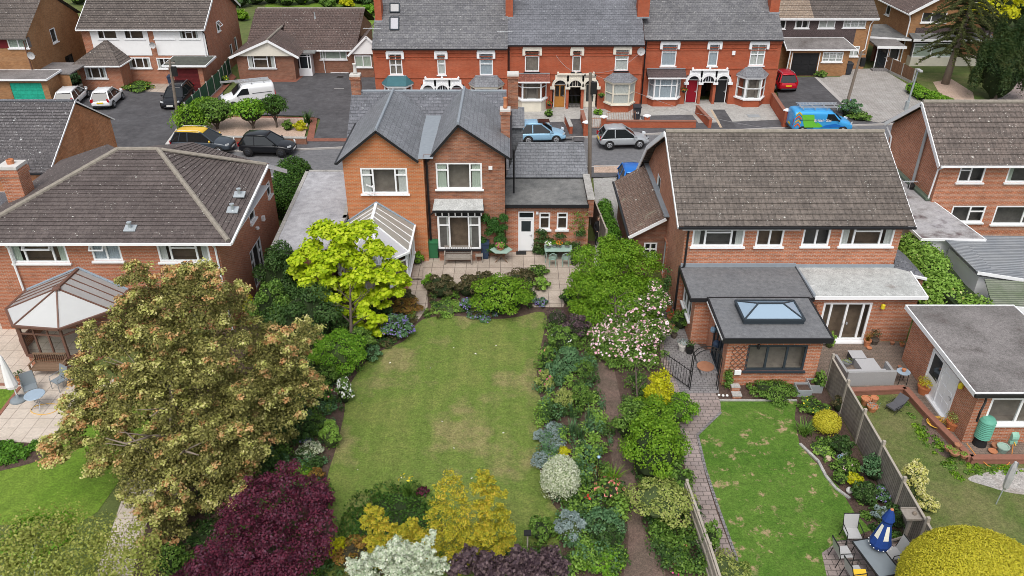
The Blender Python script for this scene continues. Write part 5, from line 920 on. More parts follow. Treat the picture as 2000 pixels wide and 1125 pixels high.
gutter(J_, (rx0,32.72,4.9),(rx1,32.72,4.9),'black_paint',.12); MB().box(rx0+.2,rx1-5.2,32.80,32.84,4.74,4.83).build('fascia','upvc',J_); MB().box(rx0+.3,rx1-.2,32.86,Yj,4.79,4.82).build('soffit','paint_cream',J_); pipe(J_, [(jx0+.1,Yj-.15,4.8),(jx0+.1,Yj-.15,2.75),(jx0-.1,Yj-.1,2.6),(jx0-.1,Yj-.1,.1)], .05,'black_paint')
# left lean-to porch
MB().roof((6.12,44.2,2.35),(6.12,36.95,2.35),(7.85,36.95,3.4),(7.85,44.2,3.4),.2,.02).build('lean_to_roof','tile_porch',J_); MB().bar((7.95,36.9,3.48),(7.95,44.2,3.48),.3,.05).build('flashing','lead',J_)
MB().wall((6.4,37.3,0),(1,0),1.64,0,2.25,[(.55,1.25,1.0,1.8)],top=[(0,2.25),(0,2.4),(1.64,3.4)]).wall((6.4,44,0),(0,-1),6.7,0,2.3,[(5.3,6.3,.05,2.1)]).build('lean_to_wall','brick_brown',J_); window(J_, (6.95,37.3,1.0),(1,0),.7,.8,((.5,(.5,)),(.5,(.5,))),curtain=None,bars=None); window(J_, (6.4,38.7,.05),(0,-1),1.0,2.05,C1,curtain=None,sill=False)
MB().bar((6.05,36.92,2.27),(7.9,36.92,3.34),.05,.16).build('barge_board','upvc',J_); gutter(J_, (6.04,36.95,2.3),(6.04,44.2,2.3),'black_paint'); pipe(J_, [(6.1,37.05,2.25),(6.35,37.2,2.0),(6.35,37.2,.05)],.045,'black_paint')
# flat extensions
wl = [(7.98,30.35),(13.45,30.45)]
m = MB(); m.wall((8.25,30.55,0),(1,0),.75,0,2.45).wall((8.25,33.2,0),(0,-1),2.65,0,2.45,[(.3,2.1,.9,2.2)]); m.build('extension_wall','brick_pink',J_); m = MB(); m.wall((13.5,30.75,0),(1,0),4.85,0,2.45,[(V(1608,600,30.75).x-13.5, V(1703,600,30.75).x-13.5, .08, 2.12)]); m.wall((18.35,30.75,0),(0,1),2.4,0,2.45); m.build('extension_wall','brick_pink',J_)
window(J_, (8.25,32.9,.9),(0,-1),1.8,1.3,((.33,()),(.34,()),(.33,())),curtain=None)
flat_roof(J_, [(7.98,30.3,2.6),(13.42,30.35,2.6),(13.42,33.1,2.68),(7.98,33.1,2.68)], .18, 'flat_felt', 'black_paint'); flat_roof(J_, [(13.5,30.5,2.58),(18.55,30.5,2.58),(18.75,33.1,2.66),(13.5,33.1,2.66)], .16, 'felt_light', 'upvc')
MB().box(8,13.45,33.05,33.145,2.68,2.86).box(13.46,18.6,33.05,33.145,2.66,2.80).build('flashing','lead',J_); MB().box(13.43,13.52,30.4,33.1,2.6,2.76).build('upstand','lead',J_)
# french doors
fx0, fx1 = V(1608,600,30.75).x, V(1703,600,30.75).x; fw_ = fx1-fx0
window(J_, (fx0,30.75,.08),(1,0),fw_,2.04,((.17,()),(.33,()),(.33,()),(.17,())),curtain=None,sill=False,room='room_warm',name='french_doors',fw=.10); f = MB()
f.box(fx0+fw_*.5-.12, fx0+fw_*.5-.08, 30.62,30.70,1.0,1.12).box(fx0+fw_*.5+.08, fx0+fw_*.5+.12, 30.62,30.70,1.0,1.12); f.build('handle','alu',J_); MB().box(fx0-.05,fx1+.05,30.5,30.74,.02,.09).build('door_sill','upvc',J_)
MB().lathe([(.02,0),(.08,.03),(.08,.26),(.02,.3)], V(1597,600,30.62)-Vector((0,0,.15)), 8).build('wall_lamp','terracotta_dull',J_); MB().lathe([(.02,0),(.09,.03),(.09,.22),(.02,.26)], V(1725,598,30.62)-Vector((0,0,.15)), 8).build('wall_lamp','fl_yellow',J_)
# garden kitchen with a roof lantern
kx0, kx1, ky0, ky1 = 9.0, 12.95, 27.4, 30.55; wk = wbx(1453,674,1568,723,ky0)
MB().wall((kx0,ky0,0),(1,0),kx1-kx0,0,2.45,[hol(*wk,kx0)]).wall((kx1,ky0,0),(0,1),3.2,0,2.45).wall((kx0,30.55,0),(0,-1),3.15,0,2.45,[(.9,2.6,.08,2.15)]).build('kitchen_wall','brick_pink',J_)
window(J_, wk[0],(1,0),wk[1],wk[2],((.34,()),(.33,()),(.33,())),mat='anthracite',curtain=None,room='room_pale',fw=.09,glass='glass'); window(J_, (kx0,29.65,.08),(0,-1),1.7,2.07,((.34,()),(.33,()),(.33,())),mat='anthracite',curtain=None,sill=False,glass='glass_dark',name='bifold_door'); MB().box(kx0-.75,kx0-.02,28.0,29.8,.02,.17).build('doorstep','block_dark',J_)
flat_roof(J_, [(8.74,27.15,2.6),(13.15,27.15,2.6),(13.15,30.25,2.66),(8.74,30.25,2.66)], .24, 'flat_felt', 'black_paint', ew=.07)
MB().bar((8.7,27.2,2.5),(8.7,30.2,2.5),.09,.08).build('gutter','upvc',J_)
q = [G(*p,2.95) for p in ((1452,627),(1568,624),(1545,588),(1430,590))]; x0,x1,y0,y1 = 9.75,12.3,28.15,29.7
o = MB(); b4 = [Vector((x0,y0,2.85)),Vector((x1,y0,2.85)),Vector((x1,y1,2.85)),Vector((x0,y1,2.85))]; ra, rb = Vector((x0+.75,(y0+y1)/2,3.2)), Vector((x1-.75,(y0+y1)/2,3.2))
for a, b in zip(b4, b4[1:]+b4[:1]): o.bar(a, b, .08, .10)
o.bar(ra, rb, .08, .06); o.bar(b4[0],ra,.07,.05); o.bar(b4[3],ra,.07,.05); o.bar(b4[1],rb,.07,.05); o.bar(b4[2],rb,.07,.05); o = o.build('roof_lantern','anthracite',J_)
MB().face(b4[0],b4[1],rb,ra).face(b4[1],b4[2],rb).face(b4[2],b4[3],ra,rb).face(b4[3],b4[0],ra).build('pane','glass_blue',o); MB().box(x0,x1,y0,y1,2.66,2.80).build('kerb','anthracite',o)
t_ = MB()                                         # diamond trellis on the brick
for i in range(3):
    for j in range(5):
        cx, cz = 9.32+i*.24, .8+j*.28; t_.bar((cx-.12,ky0-.03,cz-.14),(cx+.12,ky0-.03,cz+.14),.018,.02); t_.bar((cx-.12,ky0-.035,cz+.14),(cx+.12,ky0-.035,cz-.14),.018,.02)
t_.build('trellis','brown_frame',J_)
# stepped slate corner on the right flank
MB().face((18.1,33.2,3.4),(19.3,32.3,2.55),(19.3,34.5,2.55),(18.1,35.2,3.4)).face((18.1,33.2,3.4),(18.1,33.0,2.5),(19.3,32.3,2.5),(19.3,32.3,2.56)).build('side_roof','slate_dark',J_); MB().wall((18.1,33.0,0),(1.2,-.7),1.35,0,2.5).box(18.15,19.2,33.4,40,0,2.4).build('side_wall','brick_brown',J_); gutter(J_, (18.0,32.98,2.5),(19.35,32.22,2.5),'upvc')
# ---------------------------------------------------------------- house at the right edge
K_ = house('gabled_house', 'brick house with white verge boards and spotted tiles at the right edge', 28, 43); kx = 23.35; Yk = 40.65; zk = 4.9
wins = [wbx(1868,322,1918,356,Yk), wbx(1962,320,2040,356,Yk), wbx(1852,402,1917,434,Yk), wbx(1935,402,2040,438,Yk)]
m = MB(); m.wall((kx,Yk,0),(1,0),12,0,zk,[hol(*w,kx) for w in wins]); m.wall((kx,47.2,0),(0,-1),47.2-Yk,0,zk,top=[(0,zk),(47.2-43.75,7.15),(47.2-Yk,zk)]); m.build('wall','brick_pink',K_)
for i, w in enumerate(wins): window(K_, w[0],(1,0),w[1],w[2],((.45,(.68,)),(.55,())) if i in (0,) else ((.55,()),(.45,(.65,))),curtain='curtain_green' if i == 1 else None,room='room')
MB().roof((kx-.35,Yk-.4,zk+.02),(36,Yk-.4,zk+.02),(36,43.75,7.32),(kx-.35,43.75,7.32),.34,.045).roof((36,47.4,4.9),(kx-.35,47.4,4.9),(kx-.35,43.75,7.32),(36,43.75,7.32),.34,.045).build('roof','tile_right',K_); ridge(K_,(kx-.35,43.75,7.34),(36,43.75,7.34),'ridge_old',.13)
MB().bar((kx-.38,Yk-.4,zk-.06),(kx-.38,43.75,7.22),.05,.24).bar((kx-.38,43.75,7.22),(kx-.38,47.4,4.8),.05,.24).build('barge_board','upvc',K_); gutter(K_,(kx-.3,Yk-.45,zk-.02),(36,Yk-.45,zk-.02),'upvc'); pipe(K_,[(kx-.05,Yk-.3,4.8),(kx-.12,Yk+.05,4.5),(kx-.12,Yk+.2,2.7)],.05); pipe(K_,[(kx-.12,42.9,6.3),(kx-.12,42.9,2.8)],.085,'galvanised'); pipe(K_,[(kx-.3,47.2,4.7),(kx-.12,46.7,4.2),(kx-.12,46.5,2.8)],.05)
flat_roof(K_, [(20.85,36.2,2.6),(24.0,36.1,2.6),(23.32,42.2,2.6),(23.2,46,2.6),(20.4,46,2.6)], .14, 'mossy_roof', 'upvc'); MB().box(20.95,23.6,36.35,46,0,2.42).build('garage_wall','paint_white',K_); MB().bar((23.25,40.8,2.7),(23.25,46,2.7),.35,.12).build('flashing','moss_green',K_); aerial(K_, (22.4,41.6,2.6), .7, 'alu'); MB().lathe([(.18,0),(.2,.15),(.12,.3)],(23.0,42.5,2.65),10).build('flue','iron_black',K_)
# ---------------------------------------------------------------- flat roofed garage, right
L_ = house('garage', 'brick outbuilding with gravelled flat roof and white double doors', 19.5, 26, 'garage'); lx0, ly0, ly1 = 17.55, 23.75, 29.3; zl = 2.45
gp = [G(1818,668,2.1),]
m = MB(); m.wall((lx0,ly1,0),(0,-1),ly1-ly0,0,zl,[(2.05,4.25,.06,2.08)]); m.wall((lx0,ly0,0),(1,0),4.5,0,zl,[(.55,2.95,.95,2.2)]); m.wall((lx0+4.5,ly0,0),(0,1),5.5,0,zl); m.build('wall','brick_pink',L_)
flat_roof(L_, [(17.25,23.55,2.6),(22.2,23.55,2.6),(21.9,29.6,2.66),(17.25,29.6,2.66)], .2, 'gravel_roof', 'upvc', ew=.05); MB().bar((17.2,23.47,2.52),(22.2,23.47,2.52),.1,.14).build('gutter','iron_black',L_)
y_ = ly1-2.05; door(L_, (lx0,y_,.06),(0,-1),1.0,2.0,'upvc','upvc',glassz=[(.15,.85,.42,.92)]); door(L_, (lx0,y_-1.02,.06),(0,-1),1.18,2.0,'upvc','upvc',panels=6)
MB().box(lx0-.14,lx0+.02,y_-2.25,y_+.05,.02,.09).build('door_sill','upvc',L_); window(L_, (lx0+.55,ly0,.95),(1,0),2.4,1.25,((.5,()),(.5,())),curtain=None,room='room_pale',fw=.09); MB().lathe([(.02,0),(.09,.04),(.10,.2),(.03,.3)],(lx0-.14,24.7,1.9),8).build('wall_lamp','fl_yellow',L_)
pipe(L_,[(lx0+.15,ly0-.2,2.45),(lx0+.15,ly0-.25,2.2),(lx0-.05,ly0-.45,1.9),(lx0-.05,ly0-.45,1.45)],.045,'iron_black')
# ---------------------------------------------------------------- corrugated sheds, right edge
S_ = house('shed', 'long shed with a grey corrugated roof below the right edge house', 24, 34, 'shed')
sp = [G(1832,474,2.3), G(1972,482,2.3)]; MB().slab([(22.1,33.0,2.45),(26.2,32.2,2.1),(29,33,2.1),(29,36.6,2.5),(22.0,36.6,2.6)],.06).build('roof','corrugated',S_); MB().box(22.4,28.6,33.2,36.2,0,2.05).build('wall','paint_white',S_); MB().bar((22.1,32.95,2.42),(26.2,32.15,2.07),.04,.16).bar((26.2,32.15,2.07),(29,32.95,2.07),.04,.16).build('fascia','upvc',S_)
S2 = house('shed', 'green stained corrugated lean-to with white gutter at the right edge', 24, 31, 'shed'); MB().slab([(21.6,30.4,2.1),(28,29.6,2.0),(28,31.9,2.2),(22.3,32.6,2.3)],.06).build('roof','corrugated_mossy',S2); MB().box(22.2,27.6,30.8,31.9,0,1.9).build('wall','paint_white',S2); MB().bar((21.6,30.35,2.1),(28,29.55,2.0),.05,.28).build('fascia','upvc',S2)
S3 = house('shed', 'low moss covered corrugated shed behind the outbuilding, right edge', 24, 28.6, 'shed'); MB().slab([(22.0,26.3,1.7),(28,25.6,1.7),(28,29.3,1.9),(22.0,30.0,1.9)],.06).build('roof','corrugated_mossy',S3); MB().box(22.4,27.6,26.6,29.3,0,1.6).build('wall','wood_brown',S3)
# ---------------------------------------------------------------- houses across the road, left
D_ = house('corner_house', 'tan brick house with a teal garage door, far top left', -42, 70); Yd = 67.6
x0, x1 = -52, V(66,135,Yd).x; w1 = wbx(18,75,57,94,Yd)
MB().wall((x0,Yd,0),(1,0),x1-x0,0,5.3,[hol(*w1,x0)]).wall((x1,Yd,0),(0,1),9.5,0,5.3,[(4.0,4.9,3.9,5.1),(5.2,6.6,.1,2.4)],top=[(0,5.3),(4.75,8.2),(9.5,5.3)]).build('wall','brick_tan',D_)
window(D_, w1[0],(1,0),w1[1],w1[2],C2,curtain='curtain_green',net=True); window(D_, (x1,Yd+4.0,3.9),(0,1),.9,1.2,C1,curtain=None); window(D_, (x1,Yd+5.2,.1),(0,1),1.4,2.3,C2,curtain=None,mat='black_paint',sill=False); a = wbx(0,75,17,94,Yd); MB().box(x0,a[0].x+a[1],Yd-.03,Yd-.005,a[0].z,a[0].z+a[2]).build('panel','maroon',D_)
MB().roof((x0,Yd-.4,5.25),(x1+.25,Yd-.4,5.25),(x1+.25,Yd+4.75,8.35),(x0,Yd+4.75,8.35),.3,.04).roof((x1+.25,Yd+9.8,5.3),(x0,Yd+9.8,5.3),(x0,Yd+4.75,8.35),(x1+.25,Yd+4.75,8.35),.3,.04).build('roof','tile_semi',D_); ridge(D_,(x0,Yd+4.75,8.4),(x1+.2,Yd+4.75,8.4),'ridge_old')
gx0, gx1 = V(5,140,65.5).x, V(77,140,65.5).x; Yg = 65.4; MB().wall((gx0-3,Yg,0),(1,0),gx1-gx0+3.4,0,2.4,[(3.3,gx1-gx0+2.9,.02,2.15)]).wall((gx1+.4,Yg,0),(0,1),2.2,0,2.4).build('garage_wall','brick_tan',D_); MB().box(gx0+.3,gx1-.1,Yg+.05,Yg+.08,.02,2.15).build('garage_door','garage_teal',D_)
flat_roof(D_, [(gx0-3.2,Yg-.3,2.55),(gx1+.6,Yg-.3,2.55),(gx1+.6,Yd-.01,2.65),(gx0-3.2,Yd-.01,2.65)],.16,'gravel_roof','upvc'); dish(D_, V(62,108,Yd-.4)); pipe(D_,[(x1-.1,Yd-.1,5.1),(x1-.1,Yd-.1,2.7)],.05,'brown_frame'); MB().wall((x1+.05,Yd,0),(1,-.1),3.0,0,2.3).build('side_wall','brick_tan',D_); MB().slab([(x1-.1,Yd-.1,2.45),(x1+3.2,Yd-.4,2.45),(x1+3.2,Yd+3,2.5),(x1,Yd+3,2.5)],.1).build('side_roof','gravel_roof',D_)
# white clad semi
E_ = house('white_clad_house', 'brick semi with white boarded upper storey and a maroon garage door', -33, 74); Ye_ = 72.3
ex0, ex1 = V(168,100,Ye_).x, V(403,100,Ye_).x; ze = 5.0
bx_ = [((193,57,231,76),((.33,()),(.67,()))), ((245,57,283,76),((.33,()),(.67,()))), ((302,57,341,76),((.33,()),(.34,(.7,)),(.33,()))), ((352,57,390,76),((.33,()),(.34,(.7,)),(.33,()))), ((254,112,297,133),((.33,()),(.34,()),(.33,()))), ((310,113,345,134),((.4,()),(.6,())))]
ws = [(wbx(*b,Ye_), c) for b, c in bx_]; m = MB(); m.wall((ex0,Ye_,0),(1,0),ex1-ex0,0,ze,[hol(*w[0],ex0) for w in ws]); sx1 = ex1
m.wall((ex1,Ye_,0),(0,1),10,0,ze,[(3.6,4.4,3.9,4.8),(6.2,6.9,.9,2.1),(7.8,8.5,.9,2.4)],top=[(0,ze),(5,8.0),(10,ze)]).wall((ex0,Ye_+10,0),(0,-1),10,0,ze,top=[(0,ze),(5,8.0),(10,ze)]); m.build('wall','brick_left',E_)
for w, c in ws: window(E_, w[0],(1,0),w[1],w[2],c,recess=-.03,room='room_warm',curtain=None if c is bx_[0][1] else 'curtain')
for (a0, a1) in ((180,292),(303,402)):
    cx0, cx1 = V(a0,80,Ye_).x, V(a1,80,Ye_).x; m = MB(); hs_ = [hol(w[0][0],w[0][1],w[0][2],cx0) for w in ws[:4] if cx0 < w[0][0].x < cx1]; m.wall((cx0,Ye_-.05,0),(1,0),cx1-cx0,V(a0,108,Ye_).z,ze-.02,hs_,rev=.04).build('cladding','cladding',E_)
window(E_, (ex1,Ye_+3.6,3.9),(0,1),.8,.9,C1,curtain=None,recess=-.02,open_=(0,.4,1)); window(E_, (ex1,Ye_+6.2,.9),(0,1),.7,1.2,C1,curtain=None); window(E_, (ex1,Ye_+7.8,.9),(0,1),.7,1.5,C1,curtain=None)
MB().roof((ex0-.2,Ye_-.4,ze),(ex1+.3,Ye_-.4,ze),(ex1+.3,Ye_+5,8.15),(ex0-.2,Ye_+5,8.15),.3,.04).roof((ex1+.3,Ye_+10.4,ze),(ex0-.2,Ye_+10.4,ze),(ex0-.2,Ye_+5,8.15),(ex1+.3,Ye_+5,8.15),.3,.04).build('roof','tile_semi',E_); gutter(E_,(ex0-.2,Ye_-.46,ze-.03),(ex1+.3,Ye_-.46,ze-.03)); MB().bar((ex1+.32,Ye_-.4,ze-.05),(ex1+.32,Ye_+5,8.1),.05,.2).bar((ex1+.32,Ye_+5,8.1),(ex1+.32,Ye_+10.4,ze-.05),.05,.2).bar((ex0-.22,Ye_-.4,ze-.05),(ex0-.22,Ye_+5,8.1),.05,.2).build('barge_board','upvc',E_); pipe(E_,[(ex1-.05,Ye_-.15,4.9),(ex1-.05,Ye_-.15,2.6)],.05); pipe(E_,[(ex1+.1,Ye_-.3,4.9),(ex1+.1,Ye_+.1,4.5),(ex1+.1,Ye_+.1,.2)],.05,'black_paint')
P = V(299,88,Ye_-.4); dish(E_, P, .28)
# hipped front room
hx0, hx1, Yh = V(163,170,70.3).x, V(243,170,70.3).x, 70.3; wh = wbx(170,131,211,153,Yh)
MB().wall((hx0,Yh,0),(1,0),hx1-hx0,0,2.35,[hol(*wh,hx0)]).wall((hx1,Yh,0),(0,1),2,0,2.35).wall((hx0,Yh+2,0),(0,-1),2,0,2.35).build('front_room_wall','brick_left',E_); window(E_, wh[0],(1,0),wh[1],wh[2],((.3,()),(.4,()),(.3,())),room='room_warm',recess=-.05)
a, b, c, d_ = Vector((hx0-.4,Yh-.5,2.4)), Vector((hx1+.3,Yh-.5,2.4)), Vector((hx1+.3,Ye_,2.4)), Vector((hx0-.4,Ye_,2.4)); p = Vector(((hx0+hx1)/2+.3,Ye_-.01,4.1))
MB().roof(a,b,p,p,.3,.03).roof(b,c,p,p,.3,.03).roof(d_,a,p,p,.3,.03).build('front_room_roof','tile_semi',E_); gutter(E_,a-Vector((0,.05,.05)),b-Vector((0,.05,.05))); gutter(E_,b-Vector((-.05,0,.05)),c-Vector((-.05,0,.05)))
gx0, gx1, Yg = V(335,175,69.6).x, V(400,175,69.6).x, 69.9; MB().wall((gx0,Yg,0),(1,0),gx1-gx0,0,2.35,[(.35,gx1-gx0-.4,.02,2.15)]).wall((gx1,Yg,0),(0,1),2.4,0,2.35).build('garage_wall','brick_left',E_); MB().box(gx0+.35,gx1-.4,Yg+.05,Yg+.08,.02,2.15).build('garage_door','garage_door_panel',E_); flat_roof(E_,[(gx0-.3,Yg-.4,2.5),(gx1+.5,Yg-.4,2.5),(gx1+.5,Ye_-.01,2.6),(gx0-.3,Ye_-.01,2.6)],.16,'mossy_flat','upvc')
# bungalow
F_ = house('bungalow', 'brick bungalow with a cream gable, white porch door and brown tiles', -20, 78); Yf_ = 75.9
MBw = MB(); wf = wbx(626,94,676,115,Yf_-1.2); fx0, fx1 = -19.0, -14.9
MBw.wall((fx0,Yf_,0),(1,0),fx1-fx0,0,2.35,[hol(*wbx(626,94,678,116,Yf_),fx0)]); w = wbx(626,94,678,116,Yf_); window(F_, w[0],(1,0),w[1],w[2],((.2,()),(.55,(.7,)),(.25,())),curtain='curtain_green',net=True)
Yg = 73.6; gx0, gx1 = V(466,140,Yg).x, V(577,140,Yg).x; wg = wbx(487,106,540,133,Yg); MBw.wall((gx0,Yg,0),(1,0),gx1-gx0,0,2.3,[hol(*wg,gx0)]).wall((gx1,Yg,0),(0,1),2.6,0,2.3).wall((gx0,Yg+12,0),(0,-1),12,0,2.3); MBw.wall((fx1,Yf_,0),(0,1),11,0,2.3,top=[(0,2.3),(5.5,4.6),(11,2.3)]); MBw.build('wall','brick_brown',F_)
window(F_, wg[0],(1,0),wg[1],wg[2],((.22,()),(.5,(.68,)),(.28,())),room='room_warm',recess=-.1)
gpk = V(522,78,Yg-.4); xm = gpk.x; zg = gpk.z; MB().face((gx0-.35,Yg-.3,2.35),(gx1+.5,Yg-.3,2.35),(xm,Yg-.3,zg-.05)).build('gable','paint_cream',F_)
MB().roof((gx0-.5,Yg+6,2.3),(gx0-.5,Yg-.45,2.3),(xm,Yg-.45,zg),(xm,Yg+6,zg),.3,.03).roof((gx1+.6,Yg-.45,2.3),(gx1+.6,Yg+4,2.3),(xm,Yg+4,zg),(xm,Yg-.45,zg),.3,.03).build('gable_roof','tile_bungalow',F_); MB().bar((gx0-.5,Yg-.5,2.22),(xm,Yg-.5,zg-.08),.05,.2).bar((xm,Yg-.5,zg-.08),(gx1+.6,Yg-.5,2.22),.05,.2).build('barge_board','upvc',F_); ridge(F_,(xm,Yg-.4,zg+.03),(xm,Yg+5,zg+.03),'ridge_old',.1)
zr_ = 4.75; MB().roof((gx0+.3,Yf_-.4,2.35),(fx1+.3,Yf_-.4,2.35),(fx1+.3,82.3,zr_),(gx0-.2,82.3,zr_),.3,.035).roof((fx1+.3,88.5,2.3),(gx0-.2,88.5,2.3),(gx0-.2,82.3,zr_),(fx1+.3,82.3,zr_),.3,.035).build('roof','tile_bungalow',F_); ridge(F_,(gx0,82.3,zr_+.03),(fx1+.3,82.3,zr_+.03),'ridge_old',.1); gutter(F_,(gx1+.9,Yf_-.46,2.3),(fx1+.3,Yf_-.46,2.3))
px0, px1 = V(579,120,Yf_-.9).x, V(608,120,Yf_-.9).x; window(F_, (px0,Yf_-1.0,.05),(1,0),px1-px0,2.1,((.22,(.88,)),(.56,(.35,.88)),(.22,(.88,))),curtain=None,sill=False,name='porch_door',glass='glass_dark'); MB().box(px0+.02,px1-.02,Yf_-1.01,Yf_-.99,.1,.8).build('door_panel','upvc',F_); [MB().box(q,q+.05,Yf_-1,Yf_,0,2.2).build('porch_side','upvc',F_) for q in (px0,px1-.05)]; MB().slab([(px0-.3,Yf_-1.2,2.3),(px1+.5,Yf_-1.2,2.3),(px1+.5,Yf_,2.4),(px0-.3,Yf_,2.4)],.12).build('porch_roof','felt_dark',F_)
pipe(F_,[(px1+1.0,Yf_-.3,2.3),(px1+1.0,Yf_-.05,.1)],.04); MB().lathe([(.1,0),(.06,.2),(.05,.5),(.09,.6)],V(615,32,79.5)-Vector((0,0,.2)),8).build('flue','galvanised',F_); MB().box(V(645,135,Yf_-.4).x,V(680,135,Yf_-.4).x,Yf_-.42,Yf_-.38,.2,.26).build('handrail','upvc',F_)
# little white gabled side wing
Yw = 74.4; wx0, wx1 = V(690,110,Yw).x, V(728,110,Yw).x; ww = wbx(694,108,727,131,Yw); MB().wall((wx0,Yw,0),(1,0),wx1-wx0,0,2.3,[hol(*ww,wx0)]).wall((wx0,Yw+6,0),(0,-1),6,0,2.3).build('side_wing_wall','brick_brown',F_); window(F_, ww[0],(1,0),ww[1],ww[2],C2,curtain='curtain_green',net=True,recess=-.05)
MB().face((wx0-.3,Yw-.2,2.3),(wx1+.3,Yw-.2,2.3),(wx1+.3,Yw-.2,3.2),((wx0+wx1)/2+.5,Yw-.2,3.9)).build('side_wing_gable','cladding',F_); MB().roof((wx0-.45,Yw+6,2.2),(wx0-.45,Yw-.3,2.2),((wx0+wx1)/2+.5,Yw-.3,3.95),((wx0+wx1)/2+.5,Yw+6,3.95),.3,.03).build('side_wing_roof','tile_bungalow',F_); MB().bar((wx0-.45,Yw-.33,2.15),((wx0+wx1)/2+.5,Yw-.33,3.9),.05,.18).bar(((wx0+wx1)/2+.5,Yw-.33,3.9),(wx1+.4,Yw-.33,3.1),.05,.18).build('barge_board','upvc',F_)
# ---------------------------------------------------------------- houses right of the terrace
H_ = house('tile_hung_house', 'tile hung brick house with a black garage door, right of the terrace', 29, 78); Yh = 77.3
hx0, hx1 = V(1518,60,Yh).x, V(1690,60,Yh).x; bx_ = [((1520,33,1533,56),C1),((1551,31,1579,55),((.5,(.68,)),(.5,()))),((1597,30,1629,55),((.5,()),(.5,(.7,)))),((1645,29,1689,54),((.33,()),(.34,(.75,)),(.33,()))),((1655,90,1675,110),C2)]
ws = [(wbx(*b,Yh), c) for b, c in bx_]; m = MB(); m.wall((hx0,Yh,0),(1,0),hx1-hx0+.6,0,4.95,[hol(*w[0],hx0) for w in ws]); m.wall((hx1+.6,Yh,0),(0,1),9,0,4.95,top=[(0,4.95),(4.5,7.6),(9,4.95)]); m.build('wall','brick_tan',H_)
MB().wall((hx0,Yh-.06,0),(1,0),hx1-hx0-.9,V(1600,90,Yh).z,4.93,[hol(*w[0],hx0) for w in ws[:4]],rev=.05).build('tile_hanging','tile_hung',H_)
for i,(w, c) in enumerate(ws): window(H_, w[0],(1,0),w[1],w[2],c,recess=-.04,curtain='curtain',net=i > 1,bars=(6,3) if i == 3 else None)
MB().roof((hx0-.3,Yh-.45,4.95),(28.2,Yh-.45,4.95),(28.2,Yh+4.5,7.8),(hx0-.3,Yh+4.5,7.8),.33,.04).build('roof','tile_two_tone',H_); MB().roof((28.2,Yh-.45,4.95),(hx1+.9,Yh-.45,4.95),(hx1+.9,Yh+4.5,7.8),(28.2,Yh+4.5,7.8),.33,.04).roof((hx1+.9,Yh+9.5,4.95),(hx0-.3,Yh+9.5,4.95),(hx0-.3,Yh+4.5,7.8),(hx1+.9,Yh+4.5,7.8),.33,.04).build('roof','tile_semi',H_); gutter(H_,(hx0-.3,Yh-.5,4.9),(hx1+.9,Yh-.5,4.9),w=.12); MB().box(hx0-.3,hx1+.9,Yh-.44,Yh-.4,4.72,4.86).build('fascia','upvc',H_)
Yg = 75.2; gx0, gx1 = V(1538,140,Yg).x, V(1652,140,Yg).x; wg = wbx(1604,101,1644,121,Yg); d0, d1 = V(1542,148,Yg).x, V(1592,148,Yg).x
MB().wall((gx0,Yg,0),(1,0),gx1-gx0,0,2.35,[hol(*wg,gx0),(d0-gx0,d1-gx0,.02,2.15)]).wall((gx1,Yg,0),(0,1),2.2,0,2.35).build('garage_wall','brick_tan',H_); g_ = MB().box(d0,d1,Yg+.05,Yg+.08,.02,2.15)
for i in range(3):
    for j in range(4): g_.box(d0+.12+i*(d1-d0-.1)/3, d0+.12+(i+.82)*(d1-d0-.1)/3, Yg+.025, Yg+.049, .1+j*.5, .46+j*.5)
g_.build('garage_door','black_paint',H_); window(H_, wg[0],(1,0),wg[1],wg[2],((.33,()),(.34,(.7,)),(.33,())),recess=-.02,bars=(6,3),net=True,curtain='curtain'); flat_roof(H_,[(gx0-.5,Yg-.35,2.55),(gx1+.5,Yg-.35,2.55),(gx1-.1,Yh-.07,3.1),(gx0-.3,Yh-.07,3.1)],.12,'gravel_roof','upvc'); pipe(H_,[(gx0-.15,Yg-.3,2.4),(gx0-.15,Yg-.1,.1)],.05); pipe(H_,[(hx1+.5,Yh-.3,4.8),(hx1+.3,Yh-.12,4.3),(hx1+.3,Yh-.12,2.0),(hx1,Yh-.12,1.8),(hx1,Yh-.12,.1)],.05)
MB().box(d1+.04,d1+.12,Yg-.03,Yg-.003,0,2.2).box(d0-.12,d0-.04,Yg-.03,Yg-.003,0,2.2).build('door_frame','upvc',H_)
